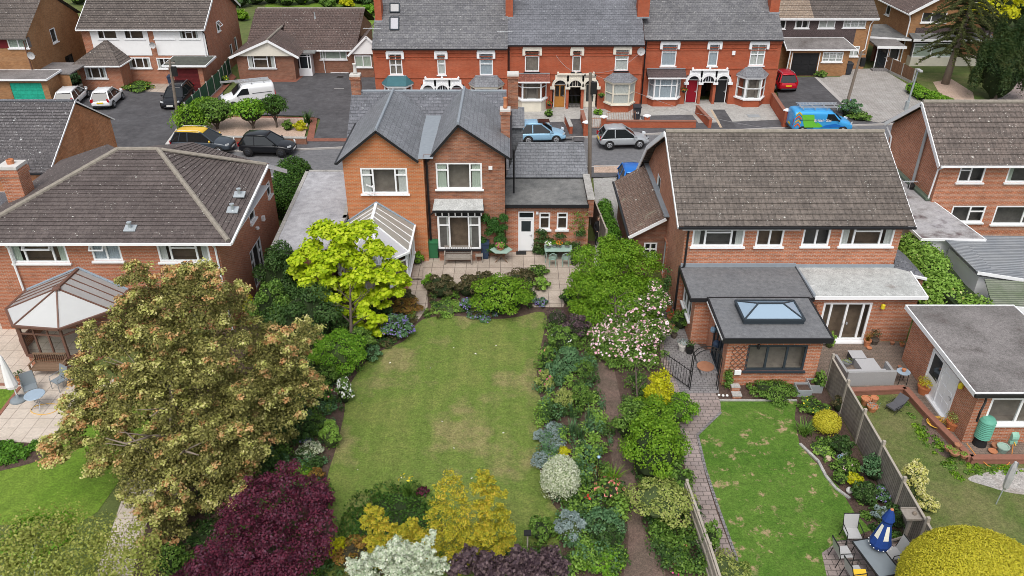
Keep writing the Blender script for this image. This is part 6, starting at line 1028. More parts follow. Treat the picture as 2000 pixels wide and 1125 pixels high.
# next house with a link porch
I_ = house('porch_house', 'tan brick house with a white edged porch, behind the monkey puzzle tree', 41, 82); Yi = 79.6; ix = 38.6
w1 = wbx(1798,18,1846,44,Yi); bz = wbx(1780,84,1855,112,Yi-.9)
MB().wall((ix,Yi,0),(1,0),9,0,4.9,[hol(*w1,ix)]).wall((ix,Yi+10,0),(0,-1),10,0,4.9,[(4.2,5.2,3.6,4.6)]).build('wall','brick_tan',I_); window(I_,(ix,Yi+5.8,3.6),(0,-1),1.0,1.0,C1,curtain=None); window(I_, w1[0],(1,0),w1[1],w1[2],((.4,()),(.6,())),curtain=None); MB().box(w1[0].x-.3,ix+9,Yi-.05,Yi-.005,2.9,3.5).build('tile_hanging','tile_hung',I_)
MB().face((ix-.5,Yi+10,4.9),(ix-.5,Yi-.5,4.9),(ix+3.5,Yi-.5,7.2),(ix+3.5,Yi+10,7.2)).roof((ix-.5,Yi+10,4.86),(ix-.5,Yi-.5,4.86),(ix+3.5,Yi-.5,7.16),(ix+3.5,Yi+10,7.16),.3,.04).roof((ix+7.5,Yi-.5,4.9),(ix+7.5,Yi+10,4.9),(ix+3.5,Yi+10,7.2),(ix+3.5,Yi-.5,7.2),.3,.04).build('roof','tile_bungalow',I_); MB().wall((ix,Yi-.002,0),(1,0),7,4.9,4.91,top=[(0,4.91),(3.5,7.0),(7,4.91)]).build('gable','brick_tan',I_); MB().bar((ix-.55,Yi-.53,4.85),(ix+3.5,Yi-.53,7.15),.05,.25).bar((ix+3.5,Yi-.53,7.15),(ix+7.5,Yi-.53,4.85),.05,.25).build('barge_board','upvc',I_); gutter(I_,(ix-.55,Yi-.5,4.8),(ix-.55,Yi+10,4.8)); pipe(I_,[(ix-.3,Yi-.2,4.7),(ix-.1,Yi-.1,4.2),(ix-.1,Yi-.1,.1)],.06)
MB().box(bz[0].x,ix+8,Yi-.9,Yi-.01,0,bz[0].z).build('bay','render_cream',I_); window(I_, bz[0],(1,0),4.5,bz[2],((.4,(.75,)),(.6,(.75,))),curtain='curtain_green',net=True,sill=False); MB().slab([(ix+.1,Yi-1.3,2.7),(ix+8,Yi-1.3,2.7),(ix+8,Yi,3.0),(ix+.1,Yi,3.0)],.1).build('bay_roof','felt_dark',I_); MB().bar((ix+.1,Yi-1.33,2.6),(ix+8,Yi-1.33,2.6),.05,.25).build('fascia','upvc',I_)
MB().slab([(ix-4.2,Yi-.2,2.75),(ix+.1,Yi-.9,2.6),(ix+.1,Yi+5,2.75),(ix-4.2,Yi+5,2.8)],.1).build('porch_roof','felt_dark',I_); MB().bar((ix-4.2,Yi-.23,2.66),(ix+.1,Yi-.93,2.52),.05,.2).build('fascia','upvc',I_); MB().wall((ix-2.6,Yi+1,0),(1,0),2.6,0,2.5,[(.3,1.4,.05,2.1)]).build('porch_wall','brick_brown',I_); door(I_,(ix-2.3,Yi+1,.05),(1,0),1.1,2.05,'maroon','maroon')
# link entrance of the tile hung house
MB().slab([(34.6,Yh-.7,2.45),(37.3,Yh-.9,2.45),(37.3,Yh+3,2.6),(34.6,Yh+3,2.6)],.1).build('porch_roof','gravel_roof',H_); MB().bar((34.6,Yh-.73,2.36),(37.3,Yh-.93,2.36),.05,.24).build('fascia','upvc',H_); door(H_,(34.9,Yh-.2,.3),(1,0),1.1,2.0,'black_paint','upvc',glassz=[(.2,.8,.1,.9)]); MB().wall((36.0,Yh-.2,0),(1,0),1.2,0,2.4,[(.1,1.1,1.0,2.2)]).build('porch_wall','brick_tan',H_); window(H_,(36.1,Yh-.2,1.0),(1,0),1.0,1.2,C1,curtain=None); MB().box(34.6,36.1,Yh-.9,Yh-.25,.02,.28).build('doorstep','block_dark',H_)
# brick corner seen at the far right edge
tag(MB().box(36.9,40,54.8,55.0,0,1.0).build('garden_wall','brick_red'),'low red brick garden wall by the red driveway, right edge','wall')
# terrace backs and houses beyond the top edge
for (x, y, w_, m_n, lb) in ((-52,108,10,'tile_semi','far'),):
    pass
# ---------------------------------------------------------------- vehicles
def carpx(name, label, rear, front, side, body, **kw):
    """placed by the ground contact of the two visible wheels"""
    a, b = G(*rear, .1), G(*front, .1); d = (b-a); d.z = 0; d.normalize(); ln = Vector((-d.y, d.x, 0)); Wd = kw.get('Wd', 1.66); c = (a+b)/2 + ln*(Wd/2-.1)*(1 if side == 'R' else -1)
    t = car(name, label, c.x, c.y, math.atan2(d.y, d.x), body, **kw); t.location.z = .11; return t
carpx('parked_car', 'small silver three door hatchback parked by the far kerb', (1187,291), (1252,289), 'R', 'car_silver', L=3.72)
carpx('parked_car', 'pale blue rounded city car with a dark sunroof, at the far kerb', (1030,281), (1089,280), 'R', 'car_sky', L=3.55, Wd=1.63)
MB().box(-.35,.55,-.42,.42,1.515,1.525).build('sunroof', 'glass_car', [o for o in COL.objects if o.name == 'parked_car.001'][0], loc=(0,0,0))
carpx('parked_car', 'black compact hatchback parked nose right by the low garden wall', (484,304), (554,306), 'R', 'car_black', L=3.9, Wd=1.72, hub='bin_black')
carpx('parked_car', 'dark grey crossover with a yellow roof, parked at the far kerb', (356,300), (429,302), 'R', 'car_slate', L=4.35, Wd=1.78, Hh=1.58, kind='suv', roof='car_yellow', rails=True)
carpx('parked_car', 'black estate car on the tarmac drive facing the street', (380,187), (356,213), 'L', 'car_black', L=4.65, Wd=1.8, Hh=1.45, kind='estate', rails=True)
carpx('parked_car', 'white hatchback with red tail lights and a yellow rear plate', (220,213), (242,192), 'R', 'car_white', L=3.8)
carpx('parked_car', 'white coupe nearest the teal garage door', (152,210), (173,189), 'R', 'car_white', L=4.2, Wd=1.74, Hh=1.38)
vw = carpx('parked_van', 'white van with ladders on its roof, on the bungalow forecourt', (522,205), (457,213), 'L', 'car_white', L=4.4, Wd=1.8, Hh=1.85, kind='van', group=None, cat='van')
rk = MB()
for x in (-1.4,-.4,.5): rk.box(x-.02,x+.02,-.62,.62,1.90,1.94).box(x-.03,x+.03,-.64,-.58,1.84,1.94).box(x-.03,x+.03,.58,.64,1.84,1.94)
rk.build('roof_rack', 'alu', vw, loc=(0,0,0))
def ladder(label, par_t, y0, x0, x1, z, n=12, mat='alu'):
    M4 = par_t.matrix_basis; t = thing('ladder', label, 'ladder', par_t.location, par_t.rotation_euler.z, 'ladders on the van roofs'); m = MB()
    for dy in (-.18, .18): m.bar((x0,y0+dy,z),(x1,y0+dy,z+.05),.05,.07)
    for i in range(n): x = x0+(i+.5)*(x1-x0)/n; m.bar((x,y0-.18,z+.02),(x,y0+.18,z+.02),.035,.03)
    m.build('rails_and_rungs', mat, t, loc=(0,0,0)); return t
ladder('aluminium ladder on the white van roof, overhanging its bonnet', vw, -.25, -1.9, 2.0, 1.98); ladder('shorter ladder on the white van roof, beside the longer one', vw, .25, -1.9, .9, 1.98)
vb = carpx('parked_van', 'sky blue company van with a green flash and chevrons on its back', (1561,262), (1648,262), 'R', 'van_blue', L=4.75, Wd=1.85, Hh=1.9, kind='van', group=None, cat='van')
h_ = -2.375; gy = -.925*1.004
MB().face((h_+.9,gy,.55),(h_+2.2,gy,.55),(h_+1.65,gy,.95),(h_+1.5,gy*.985,1.55),(h_+.55,gy*.985,1.55)).face((h_+2.2,gy-.001,.5),(h_+2.5,gy-.001,.5),(h_+1.9,gy-.001,.95),(h_+1.7,gy-.001,.95)).build('green_flash', 'van_green', vb, loc=(0,0,0))
MB().face((h_+2.0,gy-.002,.5),(h_+4.0,gy-.002,.62),(h_+3.2,gy-.002,.85),(h_+2.5,gy-.002,.72)).build('dark_swoosh', 'car_blue', vb, loc=(0,0,0))
for i in range(4): m = MB(); z = .55+i*.3; m.face((h_+.12,gy,z),(h_+.35,gy,z+.22),(h_+.35,gy,z+.36),(h_+.12,gy,z+.14)); m.face((h_+.35,gy,z+.22),(h_+.58,gy,z),(h_+.58,gy,z+.14),(h_+.35,gy,z+.36)); m.build('chevron', 'van_orange' if i % 2 == 0 else 'car_yellow', vb, loc=(0,0,0))
def text(body, size, mat, par, loc, rot, ext=.004, name='lettering', align='CENTER'):
    c = bpy.data.curves.new(name, 'FONT'); c.body = body; c.size = size; c.extrude = ext; c.align_x = align; f = bpy.data.objects.new(name, c); COL.objects.link(f); bpy.context.view_layer.update(); me = bpy.data.meshes.new_from_object(f); bpy.data.objects.remove(f); me.materials.clear(); me.materials.append(M(mat)); o = bpy.data.objects.new(name, me); COL.objects.link(o); o.location = loc; o.rotation_euler = rot; o.parent = par; return o
text('British Gas', .30, 'paint_white', vb, (-.15, gy-.012, 1.02), (R(90), 0, 0))
rk = MB()
for y in (-.62,-.3,.3,.62): rk.bar((-1.9,y,2.0),(1.0,y,2.0),.05,.05)
for x in (-1.7,-.8,.1,.9): rk.bar((x,-.66,1.95),(x,.66,1.95),.05,.04).bar((x,-.66,1.82),(x,-.66,1.95),.04,.04).bar((x,.66,1.82),(x,.66,1.95),.04,.04)
rk.build('roof_rack', 'alu', vb, loc=(0,0,0)); ladder('aluminium ladder on the sky blue van roof', vb, 0, -1.9, 1.1, 2.08)
P = G(1537,181,.1); rc = car('parked_car', 'red crossover with silver roof rails, beside the end of the terrace', P.x-.15, P.y+1.9, R(94), 'car_red', L=4.2, Wd=1.8, Hh=1.6, kind='suv', rails=True); rc.location.z = .11
P = G(1236,378); bc = car('parked_car', 'bright blue hatchback in the side drive behind the lean-to', P.x, P.y+.3, R(-90), 'car_blue', L=4.0, Wd=1.72, hub='hub_silver')
# ---------------------------------------------------------------- wheeled bins
def bin_(label, px, py, mat, w=.5, h=1.05, d=.6, rz=0, num=None, z=0):
    P = G(px, py, z); t = thing('wheelie_bin', label, 'bin', (P.x, P.y+d/2, z), rz, 'wheelie bins'); m = MB(); a, b = .78, 1.0
    n = m.vs([(-w/2*a,-d/2*a,.06),(w/2*a,-d/2*a,.06),(w/2*a,d/2*a,.06),(-w/2*a,d/2*a,.06),(-w/2,-d/2,h-.1),(w/2,-d/2,h-.1),(w/2,d/2,h-.1),(-w/2,d/2,h-.1)])
    for q in ((0,3,2,1),(4,5,6,7),(0,1,5,4),(1,2,6,5),(2,3,7,6),(3,0,4,7)): m.f.append([n+i for i in q]); m.m.append(0)
    m.build('body', mat, t, loc=(0,0,0)); MB().slab([(-w/2-.02,-d/2-.04,h-.03),(w/2+.02,-d/2-.04,h-.03),(w/2+.02,d/2+.03,h+.04),(-w/2-.02,d/2+.03,h+.04)],.06).build('lid', mat, t, loc=(0,0,0)); MB().tube([(-w/2+.05,d/2+.08,h-.02),(w/2-.05,d/2+.08,h-.02)],.018,6).build('handle', mat, t, loc=(0,0,0))
    for sx in (-1,1): MB().lathe([(.03,-.03),(.10,-.03),(.10,.03),(.03,.03)],(sx*w*.42,d*.38,.10),12,'x').build('wheel','rubber',t,loc=(0,0,0))
    if num: text(num, .26, 'paint_white', t, (0,-d/2-.012,h*.48), (R(86),0,0))
    return t
bin_('large green wheelie bin against the house wall, left of the bay', 847, 507, 'bin_green', .62, 1.1, .75); bin_('dark blue wheelie bin between the bay window and the clipped ivy', 947, 508, 'bin_blue', .48, 1.05, .55)
bin_('black wheelie bin with the number 42, outside the terrace', 1244, 235, 'bin_black', .58, 1.1, .7, num='42', z=.1); bin_('black wheelie bin beside the tile hung house', 1657, 147, 'bin_black', .58, 1.1, .7, z=.1); bin_('blue-black wheelie bin next to the maroon garage', 336, 172, 'bin_blue', .55, 1.05, .6, z=.1)
# ---------------------------------------------------------------- poles and street lamp
def pole(name, label, cat, base, top, mat, r=.12, lamp=False, gadget=False):
    b = G(*base); t_ = V(*top, b.y); t = thing(name, label, cat, b, 0, 'utility poles' if cat == 'utility pole' else None); d = t_-b; MB().tube([(0,0,-.1), d*.5, d], [r, r*.85, r*.65], 10).build('pole', mat, t, loc=(0,0,0))
    if lamp: MB().obox(d+Vector((.0,-.25,.05)),(1,0,0),(0,1,0),(0,0,1),.13,.35,.06).build('lantern','poly_grey',t,loc=(0,0,0)); MB().box(-.12,.12,-.12,.12,0,.9).build('column_base','galvanised',t,loc=(0,0,0))
    else:
        m = MB().bar(d+Vector((-.35,0,-.25)), d+Vector((.35,0,-.25)),.08,.08); m.build('crossarm','wood_grey',t,loc=(0,0,0)); MB().lathe([(.03,0),(.05,.08),(.02,.12)],d+Vector((-.3,0,-.2)),6).lathe([(.03,0),(.05,.08),(.02,.12)],d+Vector((.3,0,-.2)),6).build('insulator','black_paint',t,loc=(0,0,0))
        if gadget: MB().box(d.x+.05,d.x+.4,-.25,-.02,d.z-1.2,d.z-.5).build('junction_box','iron_black',t,loc=(0,0,0))
    return t
pole('utility_pole', 'wooden pole beside the yellow roofed crossover', 'utility pole', (352,262), (331,116), 'pole_wood', .13, gadget=True); pole('utility_pole', 'tall weathered wooden pole between the side extension and the silver hatchback', 'utility pole', (1151,400), (1153,142), 'pole_wood', .14, gadget=True)
pole('utility_pole', 'leaning wooden pole in the flower bed behind the sky blue van', 'utility pole', (1653,206), (1683,100), 'pole_wood', .13, gadget=True); pole('utility_pole', 'grey leaning pole in front of the tan brick gable, top left', 'utility pole', (149,146), (120,28), 'wood_grey', .14)
pole('street_lamp', 'grey leaning street lamp by the block paved drive', 'street lamp', (1768,218), (1793,137), 'galvanised', .09, lamp=True)
def wire(a, b, sag=.5, name='overhead_wire', label='thin overhead wire'): 
    pts = [a.lerp(b, i/10)+Vector((0,0,-sag*4*(i/10)*(1-i/10))) for i in range(11)]; return MB().tube(pts,.012,4,caps=False).build(name,'poly_grey')
p2 = G(1151,400); p2t = V(1153,142,p2.y)
for (tx, ty, tY, lb) in ((1086,108,T2,'thin wire from the tall pole to the middle terrace'),(1500,250,58,'thin wire from the tall pole towards the sky blue van'),(1253,100,T2,'thin wire from the tall pole to the terrace dish')): tag(wire(p2t, V(tx,ty,tY)), lb, 'wire')
# ---------------------------------------------------------------- garden furniture
def slat_bench(label, px, py, w, rz, mat='wood_grey', py_back=.42):
    P = G(px, py); t = thing('garden_bench', label, 'bench', (P.x,P.y,0), rz, 'wooden garden benches'); h = w/2; m = MB()
    for i in range(5): m.box(-h+.04,h-.04,.02+i*.10,.10+i*.10,.42,.45)
    m.build('seat',mat,t,loc=(0,0,0)); m = MB().box(-h,h,.50,.55,.86,.93).box(-h,h,.47,.52,.50,.55)
    n = int(w/.095)
    for i in range(n): x = -h+.06+i*(w-.12)/(n-1); m.bar((x,.47,.52),(x,.49,.88),.05,.02)
    m.build('backrest',mat,t,loc=(0,0,0))
    for sx in (-1,1):
        MB().box(sx*h-.03*(1+sx),sx*h+.03*(1-sx),0,.06,0,.62).build('leg',mat,t,loc=(0,0,0)); MB().bar((sx*(h-.03),.5,0),(sx*(h-.03),.54,.92),.06,.06).build('leg',mat,t,loc=(0,0,0)); MB().bar((sx*(h-.03),-.04,.64),(sx*(h-.03),.53,.66),.07,.035).build('armrest',mat,t,loc=(0,0,0))
    MB().box(-h+.05,h-.05,0,.03,.33,.41).build('seat_rail',mat,t,loc=(0,0,0)); return t
slat_bench('weathered wooden bench below the bay window', 895, 518, 1.52, 0); slat_bench('weathered wooden bench in front of the brown framed conservatory', 96, 737, 1.45, 0, 'wood_brown')
P = G(936,514); t = thing('side_table','small wooden stool table beside the bench','table',(P.x,P.y,0)); MB().box(-.2,.2,0,.4,.40,.44).build('table_top','wood_grey',t,loc=(0,0,0)); [MB().box(x,x+.04,y,y+.04,0,.4).build('leg','wood_grey',t,loc=(0,0,0)) for x in (-.19,.15) for y in (.01,.35)]
def leg4(t, w, d, h, mat, r=.018): [MB().tube([(x*1.15,y*1.15,0),(x,y,h)],r,5).build('leg',mat,t,loc=(0,0,0)) for x in (-w,w) for y in (-d,d)]
P = G(979,514); t = thing('hexagonal_table','pale green six sided garden table holding a flower bowl','table',(P.x,P.y+.25,0)); MB().slab([(math.cos(a)*.62,math.sin(a)*.5,.72) for a in [i*math.pi/3 for i in range(6)]],.035).build('table_top','mint_paint',t,loc=(0,0,0)); [MB().bar((x,y,0),(-x,-y,.70),.04,.03).build('leg','wood_brown',t,loc=(0,0,0)) for x,y in ((.35,.2),(-.35,.2),(.35,-.2),(-.35,-.2))]
def pot(label, P, r, h, mat='terracotta', name='plant_pot', plant=None, ph=.3, pr=None, n=300, ls=.035, group='plant pots', flower=None, fn=0, bl=None):
    t = thing(name, label, 'plant pot', P, 0, group); MB().lathe([(r*.68,0),(r*.95,h*.8),(r*1.05,h*.82),(r*1.05,h),(r*.9,h),(r*.86,h*.85),(0,h*.84)],(0,0,0),14).build('pot',mat,t,smooth=False,loc=(0,0,0))
    if plant: pr = pr or r*1.3; leaves('foliage',plant,[(0,0,h+ph*.45,pr,pr,ph*.6)],n,ls,t,shell=.7,zmin=h*.8)
    if bl: blades('foliage',bl,n,ph,pr or r*1.4,t,loc=(0,0,0),wdt=.02,rx=r*.5).location.z = h*.8
    if flower: leaves('blossoms',flower,[(0,0,h+ph*.5,(pr or r)*1.05,(pr or r)*1.05,ph*.65)],fn,ls*1.1,t,shell=.1,up=.8,zmin=h+.05)
    return t
P = G(979,514); pot('bowl of bright green leaves and a red flower on the hexagonal table',(P.x-.05,P.y+.25,.72),.2,.12,'terracotta','flower_bowl','lf_lime',.3,.26,420,.05,None,'fl_magenta',25)
P = G(1090,512); tx, ty = P.x, P.y+.25; t = thing('patio_table','pale metal patio table crowded with potted plants','table',(tx,ty,0)); MB().box(-.75,.75,-.38,.38,.70,.74).build('table_top','mint_paint',t,loc=(0,0,0)); leg4(t,.62,.3,.7,'mint_paint')
def iron_chair(label, x, y, rz):
    t = thing('patio_chair',label,'chair',(x,y,0),rz,'mint green patio chairs'); MB().lathe([(0,.43),(.2,.43),(.21,.45),(0,.46)],(0,0,0),14).build('seat','mint_paint',t,loc=(0,0,0)); m = MB()
    for i in range(7): a = -.9+i*.3; m.bar((math.sin(a)*.2,-.18+.03*math.cos(a),.45),(math.sin(a)*.24,-.26,.62+.25*math.cos(a*.9)),.035,.015)
    m.tube([(-.23,-.19,.5),(-.2,-.27,.78),(0,-.28,.9),(.2,-.27,.78),(.23,-.19,.5)],.018,5); m.build('backrest','mint_paint',t,loc=(0,0,0)); leg4(t,.15,.15,.43,'mint_paint',.02); return t
iron_chair('mint green metal chair, left one at the patio table',tx-.32,ty-.62,0); iron_chair('mint green metal chair, right one at the patio table',tx+.38,ty-.62,0)
for i,(dx,dy,pl,fl,lb) in enumerate(((-.55,0,'lf_lime','fl_white','pot of lime leaves and white flowers, left end of the patio table'),(-.2,.1,'lf_bright',None,'tuft of bright green leaves on the patio table'),(.05,.05,'lf_mid','fl_orange','pot of orange flowers on the patio table'),(.5,.05,'lf_mid',None,'low green tray plant, right end of the patio table'))): pot(lb,(tx+dx,ty+dy,.74),.12,.12,'metal_grey','potted_plant',pl,.28,.18,140,.04,None,fl,60 if fl else 0)
pot('purple pot beside the patio table',(tx+1.0,ty-.05,0),.17,.75,'lf_dusky','tall_pot'); pot('black round pot right of the patio chairs',(tx+.85,ty-.55,0),.2,.36,'iron_black','plant_pot','lf_dark',.2,.2,80)
tag(MB().box(G(1018,498).x-.28,G(1018,498).x+.28,G(1018,498).y,G(1018,498).y+.35,.02,.05).build('door_mat','rubber'),'dark door mat in front of the white door','mat')
# person by the side fence
def person(label, x, y, rz):
    t = thing('person', label, 'person', (x,y,0), rz); me = bpy.data.meshes.new('body'); J = dict(pel=(0,0,.95),sp=(0,.0,1.15),ch=(0,.02,1.36),nk=(0,.01,1.50),hd=(0,-.01,1.58),ht=(0,-.02,1.72),lh=(.10,0,.90),lk=(.11,-.03,.50),lf=(.11,.02,.08),lt=(.11,-.14,.04),rh=(-.10,0,.90),rk=(-.11,-.10,.52),rf=(-.11,.0,.10),rt=(-.11,-.16,.05),ls=(.19,.01,1.40),le=(.25,.02,1.13),lw=(.22,-.16,.98),rs=(-.19,.01,1.40),re=(-.25,.02,1.13),rw=(-.18,-.2,1.02))
    ks = list(J); E_ = [('pel','sp'),('sp','ch'),('ch','nk'),('nk','hd'),('hd','ht'),('pel','lh'),('lh','lk'),('lk','lf'),('lf','lt'),('pel','rh'),('rh','rk'),('rk','rf'),('rf','rt'),('ch','ls'),('ls','le'),('le','lw'),('ch','rs'),('rs','re'),('re','rw')]
    fing = []; V_ = [J[k] for k in ks]; ed = [(ks.index(a), ks.index(b)) for a, b in E_]; rad = dict(pel=.15,sp=.135,ch=.155,nk=.06,hd=.085,ht=.075,lh=.10,lk=.065,lf=.045,lt=.04,rh=.10,rk=.065,rf=.045,rt=.04,ls=.075,le=.05,lw=.032,rs=.075,re=.05,rw=.032); rr = [rad[k] for k in ks]
    for w_ in ('lw','rw'):
        b = J[w_]; hi = len(V_); V_.append((b[0],b[1]-.08,b[2]-.03)); rr.append(.032); ed.append((ks.index(w_),hi))
        for q in range(5): dx = (-.032+.016*q); V_.append((b[0]+dx*1.3,b[1]-.15+abs(q-2)*.012,b[2]-.06)); rr.append(.009); ed.append((hi,len(V_)-1))
    me.from_pydata(V_, ed, []); o = bpy.data.objects.new('body', me); COL.objects.link(o); o.parent = t; me.materials.append(M('cloth_black')); me.materials.append(M('skin')); s = o.modifiers.new('skin','SKIN'); me.skin_vertices or None
    for i, r_ in enumerate(rr): me.skin_vertices[0].data[i].radius = (r_, r_*.82)
    me.skin_vertices[0].data[0].use_root = True; o.modifiers.new('sub','SUBSURF').render_levels = 2
    MB().lathe([(0,-.13),(.07,-.10),(.088,-.03),(.085,.04),(.06,.10),(0,.125)],(0,-.015,1.64),14).build('head','skin',o,smooth=True,loc=(0,0,0)); hm = MB().lathe([(.098,-.02),(.1,.03),(.075,.11),(0,.145)],(0,.01,1.65),14); hm.build('hair','hair_brown',o,smooth=True,loc=(0,0,0)); MB().box(-.012,.012,-.12,-.095,1.60,1.64).box(-.045,-.02,-.107,-.095,1.655,1.668).box(.02,.045,-.107,-.095,1.655,1.668).build('face','hair_brown',o,loc=(0,0,0))
    for w_ in ('lw','rw'): b = J[w_]; MB().lathe([(0,-.04),(.034,-.02),(.036,.03),(0,.05)],(b[0],b[1]-.09,b[2]-.035),8).build('hand','skin',o,smooth=True,loc=(0,0,0))
    return t
P = G(1166,478); person('person in black clothes standing between the side wall and the hedge', P.x, P.y, R(20))
# ---------------------------------------------------------------- fences, walls, gates
def fence(name, label, pts, h=1.8, step=1.83, mat='fence_boards', post='wood_pale', postw=.1, rails=True, cap=True, gravel=False, cat='fence', side=1, closed_z=0, posth=.08, group=None):
    """panels between posts along a ground line (world points)"""
    P = [Vector((p[0],p[1],0)) for p in pts]; o = P[0]; t = thing(name, label, cat, (o.x,o.y,0), 0, group)
    for a, b in zip(P, P[1:]):
        L = (b-a).length; k = max(1, round(L/step)); d = (b-a).normalized(); n = Vector((d.y,-d.x,0))
        for i in range(k):
            p, q = a.lerp(b,i/k)-o, a.lerp(b,(i+1)/k)-o; z0 = .25 if gravel else .04; m = MB().obox((p+q)/2+Vector((0,0,(z0+h)/2)), d, n, (0,0,1), (q-p).length/2-postw/2, .015, (h-z0)/2)
            pn = m.build('panel', mat, t, loc=(0,0,0))
            if rails:
                r = MB(); [r.bar(p+n*side*.05+Vector((0,0,z)), q+n*side*.05+Vector((0,0,z)),.05,.08) for z in (h*.2,h*.55,h*.9)]; r.build('rail', post, pn, loc=(0,0,0))
            if cap: MB().bar(p+Vector((0,0,h+.015)), q+Vector((0,0,h+.015)),.08,.03).build('cap_rail', post, pn, loc=(0,0,0))
            if gravel: MB().obox((p+q)/2+Vector((0,0,.125)), d, n, (0,0,1), (q-p).length/2-postw/2, .03, .125).build('gravel_board','concrete',t,loc=(0,0,0))
        for i in range(0 if a == P[0] else 1, k+1): p = a.lerp(b,i/k)-o; MB().box(p.x-postw/2,p.x+postw/2,p.y-postw/2,p.y+postw/2,0,h+posth).build('post',post if not gravel else 'concrete',t,loc=(0,0,0))
    return t
fl_ = [G(1619,700),G(1632,790),G(1735,948),G(1815,1085)]
A0, A1 = V(1615,690,26.9), None
fence('garden_fence','weathered board fence with rails between the patchy lawn and the weedy lawn',[(13.45,27.3),(13.4,21.9),(13.3,14.6)],1.5,side=-1,posth=.22)
fence('picket_fence','pale two rail timber fence beside the block path',[(G(1335,985)[0],G(1335,985)[1]),(G(1378,1110)[0],G(1378,1110)[1]),(G(1410,1215)[0],G(1410,1215)[1])],1.1,1.5,mat='wood_pale',cap=True,side=1)
fence('side_fence','tall old board fence right of the slate extension',[(4.65,46.5),(4.75,43.2),(4.95,40.5),(5.1,38.6)],1.9,mat='fence_boards',side=-1)
Pg = [G(445,250,.1),G(386,214,.1)]; fence('green_fence','green panelled fence with concrete posts beside the black estate car',[tuple(G(368,238)[:2]),tuple(G(409,196)[:2]),tuple(G(433,172)[:2]),tuple(G(452,146)[:2])],1.55,1.7,mat='fence_green',post='concrete',gravel=True,rails=False,cap=False)
fence('brown_fence','brown panelled fence with concrete posts beside the block paved drive',[tuple(G(1716,132)[:2]),tuple(G(1738,143)[:2]),tuple(G(1759,153)[:2]),tuple(G(1781,164)[:2])],1.35,2.0,mat='fence_brown',post='concrete',gravel=True,rails=False,cap=False)
fence('orange_fence','orange wooden fence behind the hipped front room',[tuple(G(132,160)[:2]),tuple(G(180,122)[:2])],1.7,1.8,mat='fence_orange',post='concrete',rails=False,cap=False)
fence('dark_gate','black boarded side gate beside the teal garage',[tuple(G(113,166)[:2]),tuple(G(131,160)[:2])],1.8,3,mat='black_paint',post='concrete',rails=False,cap=False,cat='gate')
def garden_wall(label, pts, h, mat='brick_red', cope='brick_cope', w=.23, name='garden_wall', piers=None, pcap='paint_white', group='low brick garden walls', z=.1):
    P = [Vector((*p[:2],0)) for p in pts]; o = P[0]; t = thing(name,label,'wall',(o.x,o.y,0),0,group); m = MB(); c = MB()
    for a, b in zip(P,P[1:]): m.bar(a-o+Vector((0,0,h/2)), b-o+Vector((0,0,h/2)),w,h); c.bar(a-o+Vector((0,0,h+.03)), b-o+Vector((0,0,h+.03)),w+.06,.07)
    m.build('brickwork',mat,t,loc=(0,0,0)); c.build('coping',cope,t,loc=(0,0,0))
    for p in (piers or []):
        p = Vector((*p[:2],0))-o; q = MB().box(p.x-.2,p.x+.2,p.y-.2,p.y+.2,0,h+.28).build('pier',mat,t,loc=(0,0,0)); MB().lathe([(.32,0),(.32,.06),(.2,.14),(.0,.18)],(p.x,p.y,h+.28),4).build('pier_cap',pcap,q,loc=(0,0,0))
    return t
g = lambda *p: tuple(G(*p,.1)[:2])
garden_wall('low brick wall behind the two cars parked at the kerb',[g(372,278),g(600,281)],.55,'brick_brown','concrete'); garden_wall('low brick wall with an orange cope and piers beside the 42 bin',[g(1183,248),g(1300,249),g(1358,249)],.6,piers=[g(1178,248),g(1262,246)])
garden_wall('sloping brick divider wall left of the red front door path',[g(1360,222),g(1386,250)],.75); garden_wall('stone coped divider wall outside the oak front door',[g(1105,238),g(1115,262)],.7,cope='concrete'); garden_wall('brick divider wall right of the middle passage',[g(1136,233),g(1144,264)],.8,piers=[g(1144,264)])
garden_wall('taller brick wall with a white pier cap behind the sky blue van',[g(1506,205),g(1532,246)],1.1,piers=[g(1532,247)]); garden_wall('low cream coped wall by the pale blue city car',[g(1010,262),g(1086,260)],.4,cope='concrete')
t = thing('railing_gate','low rusty iron railings and gate by the 42 bin','railings',(*g(1156,250),0.1)); o_ = Vector((*g(1156,250),0)); 
for (pa, pb, nm) in ((g(1153,252),g(1174,252),'gate'),(g(1184,240),g(1240,239),'railing')):
    a, b = Vector((*pa,0))-o_, Vector((*pb,0))-o_; m = MB(); n = int((b-a).length/.13); m.bar(a+Vector((0,0,.15)),b+Vector((0,0,.15)),.03,.03); m.bar(a+Vector((0,0,.85)),b+Vector((0,0,.85)),.03,.03)
    for i in range(n+1): p = a.lerp(b,i/n); m.bar(p+Vector((0,0,.05)),p+Vector((0,0,.98)),.02,.02)
    m.build(nm,'terracotta_dull',t,loc=(0,0,0))
# retaining wall round the weedy lawn and the brick edge
garden_wall('low red brick retaining wall between the outbuilding path and weedy lawn',[G(1640,772)[:2],G(1765,766)[:2],G(1808,815)[:2],G(1893,903)[:2],G(2040,903)[:2]],.22,'brick_cope','brick_cope',w=.2)
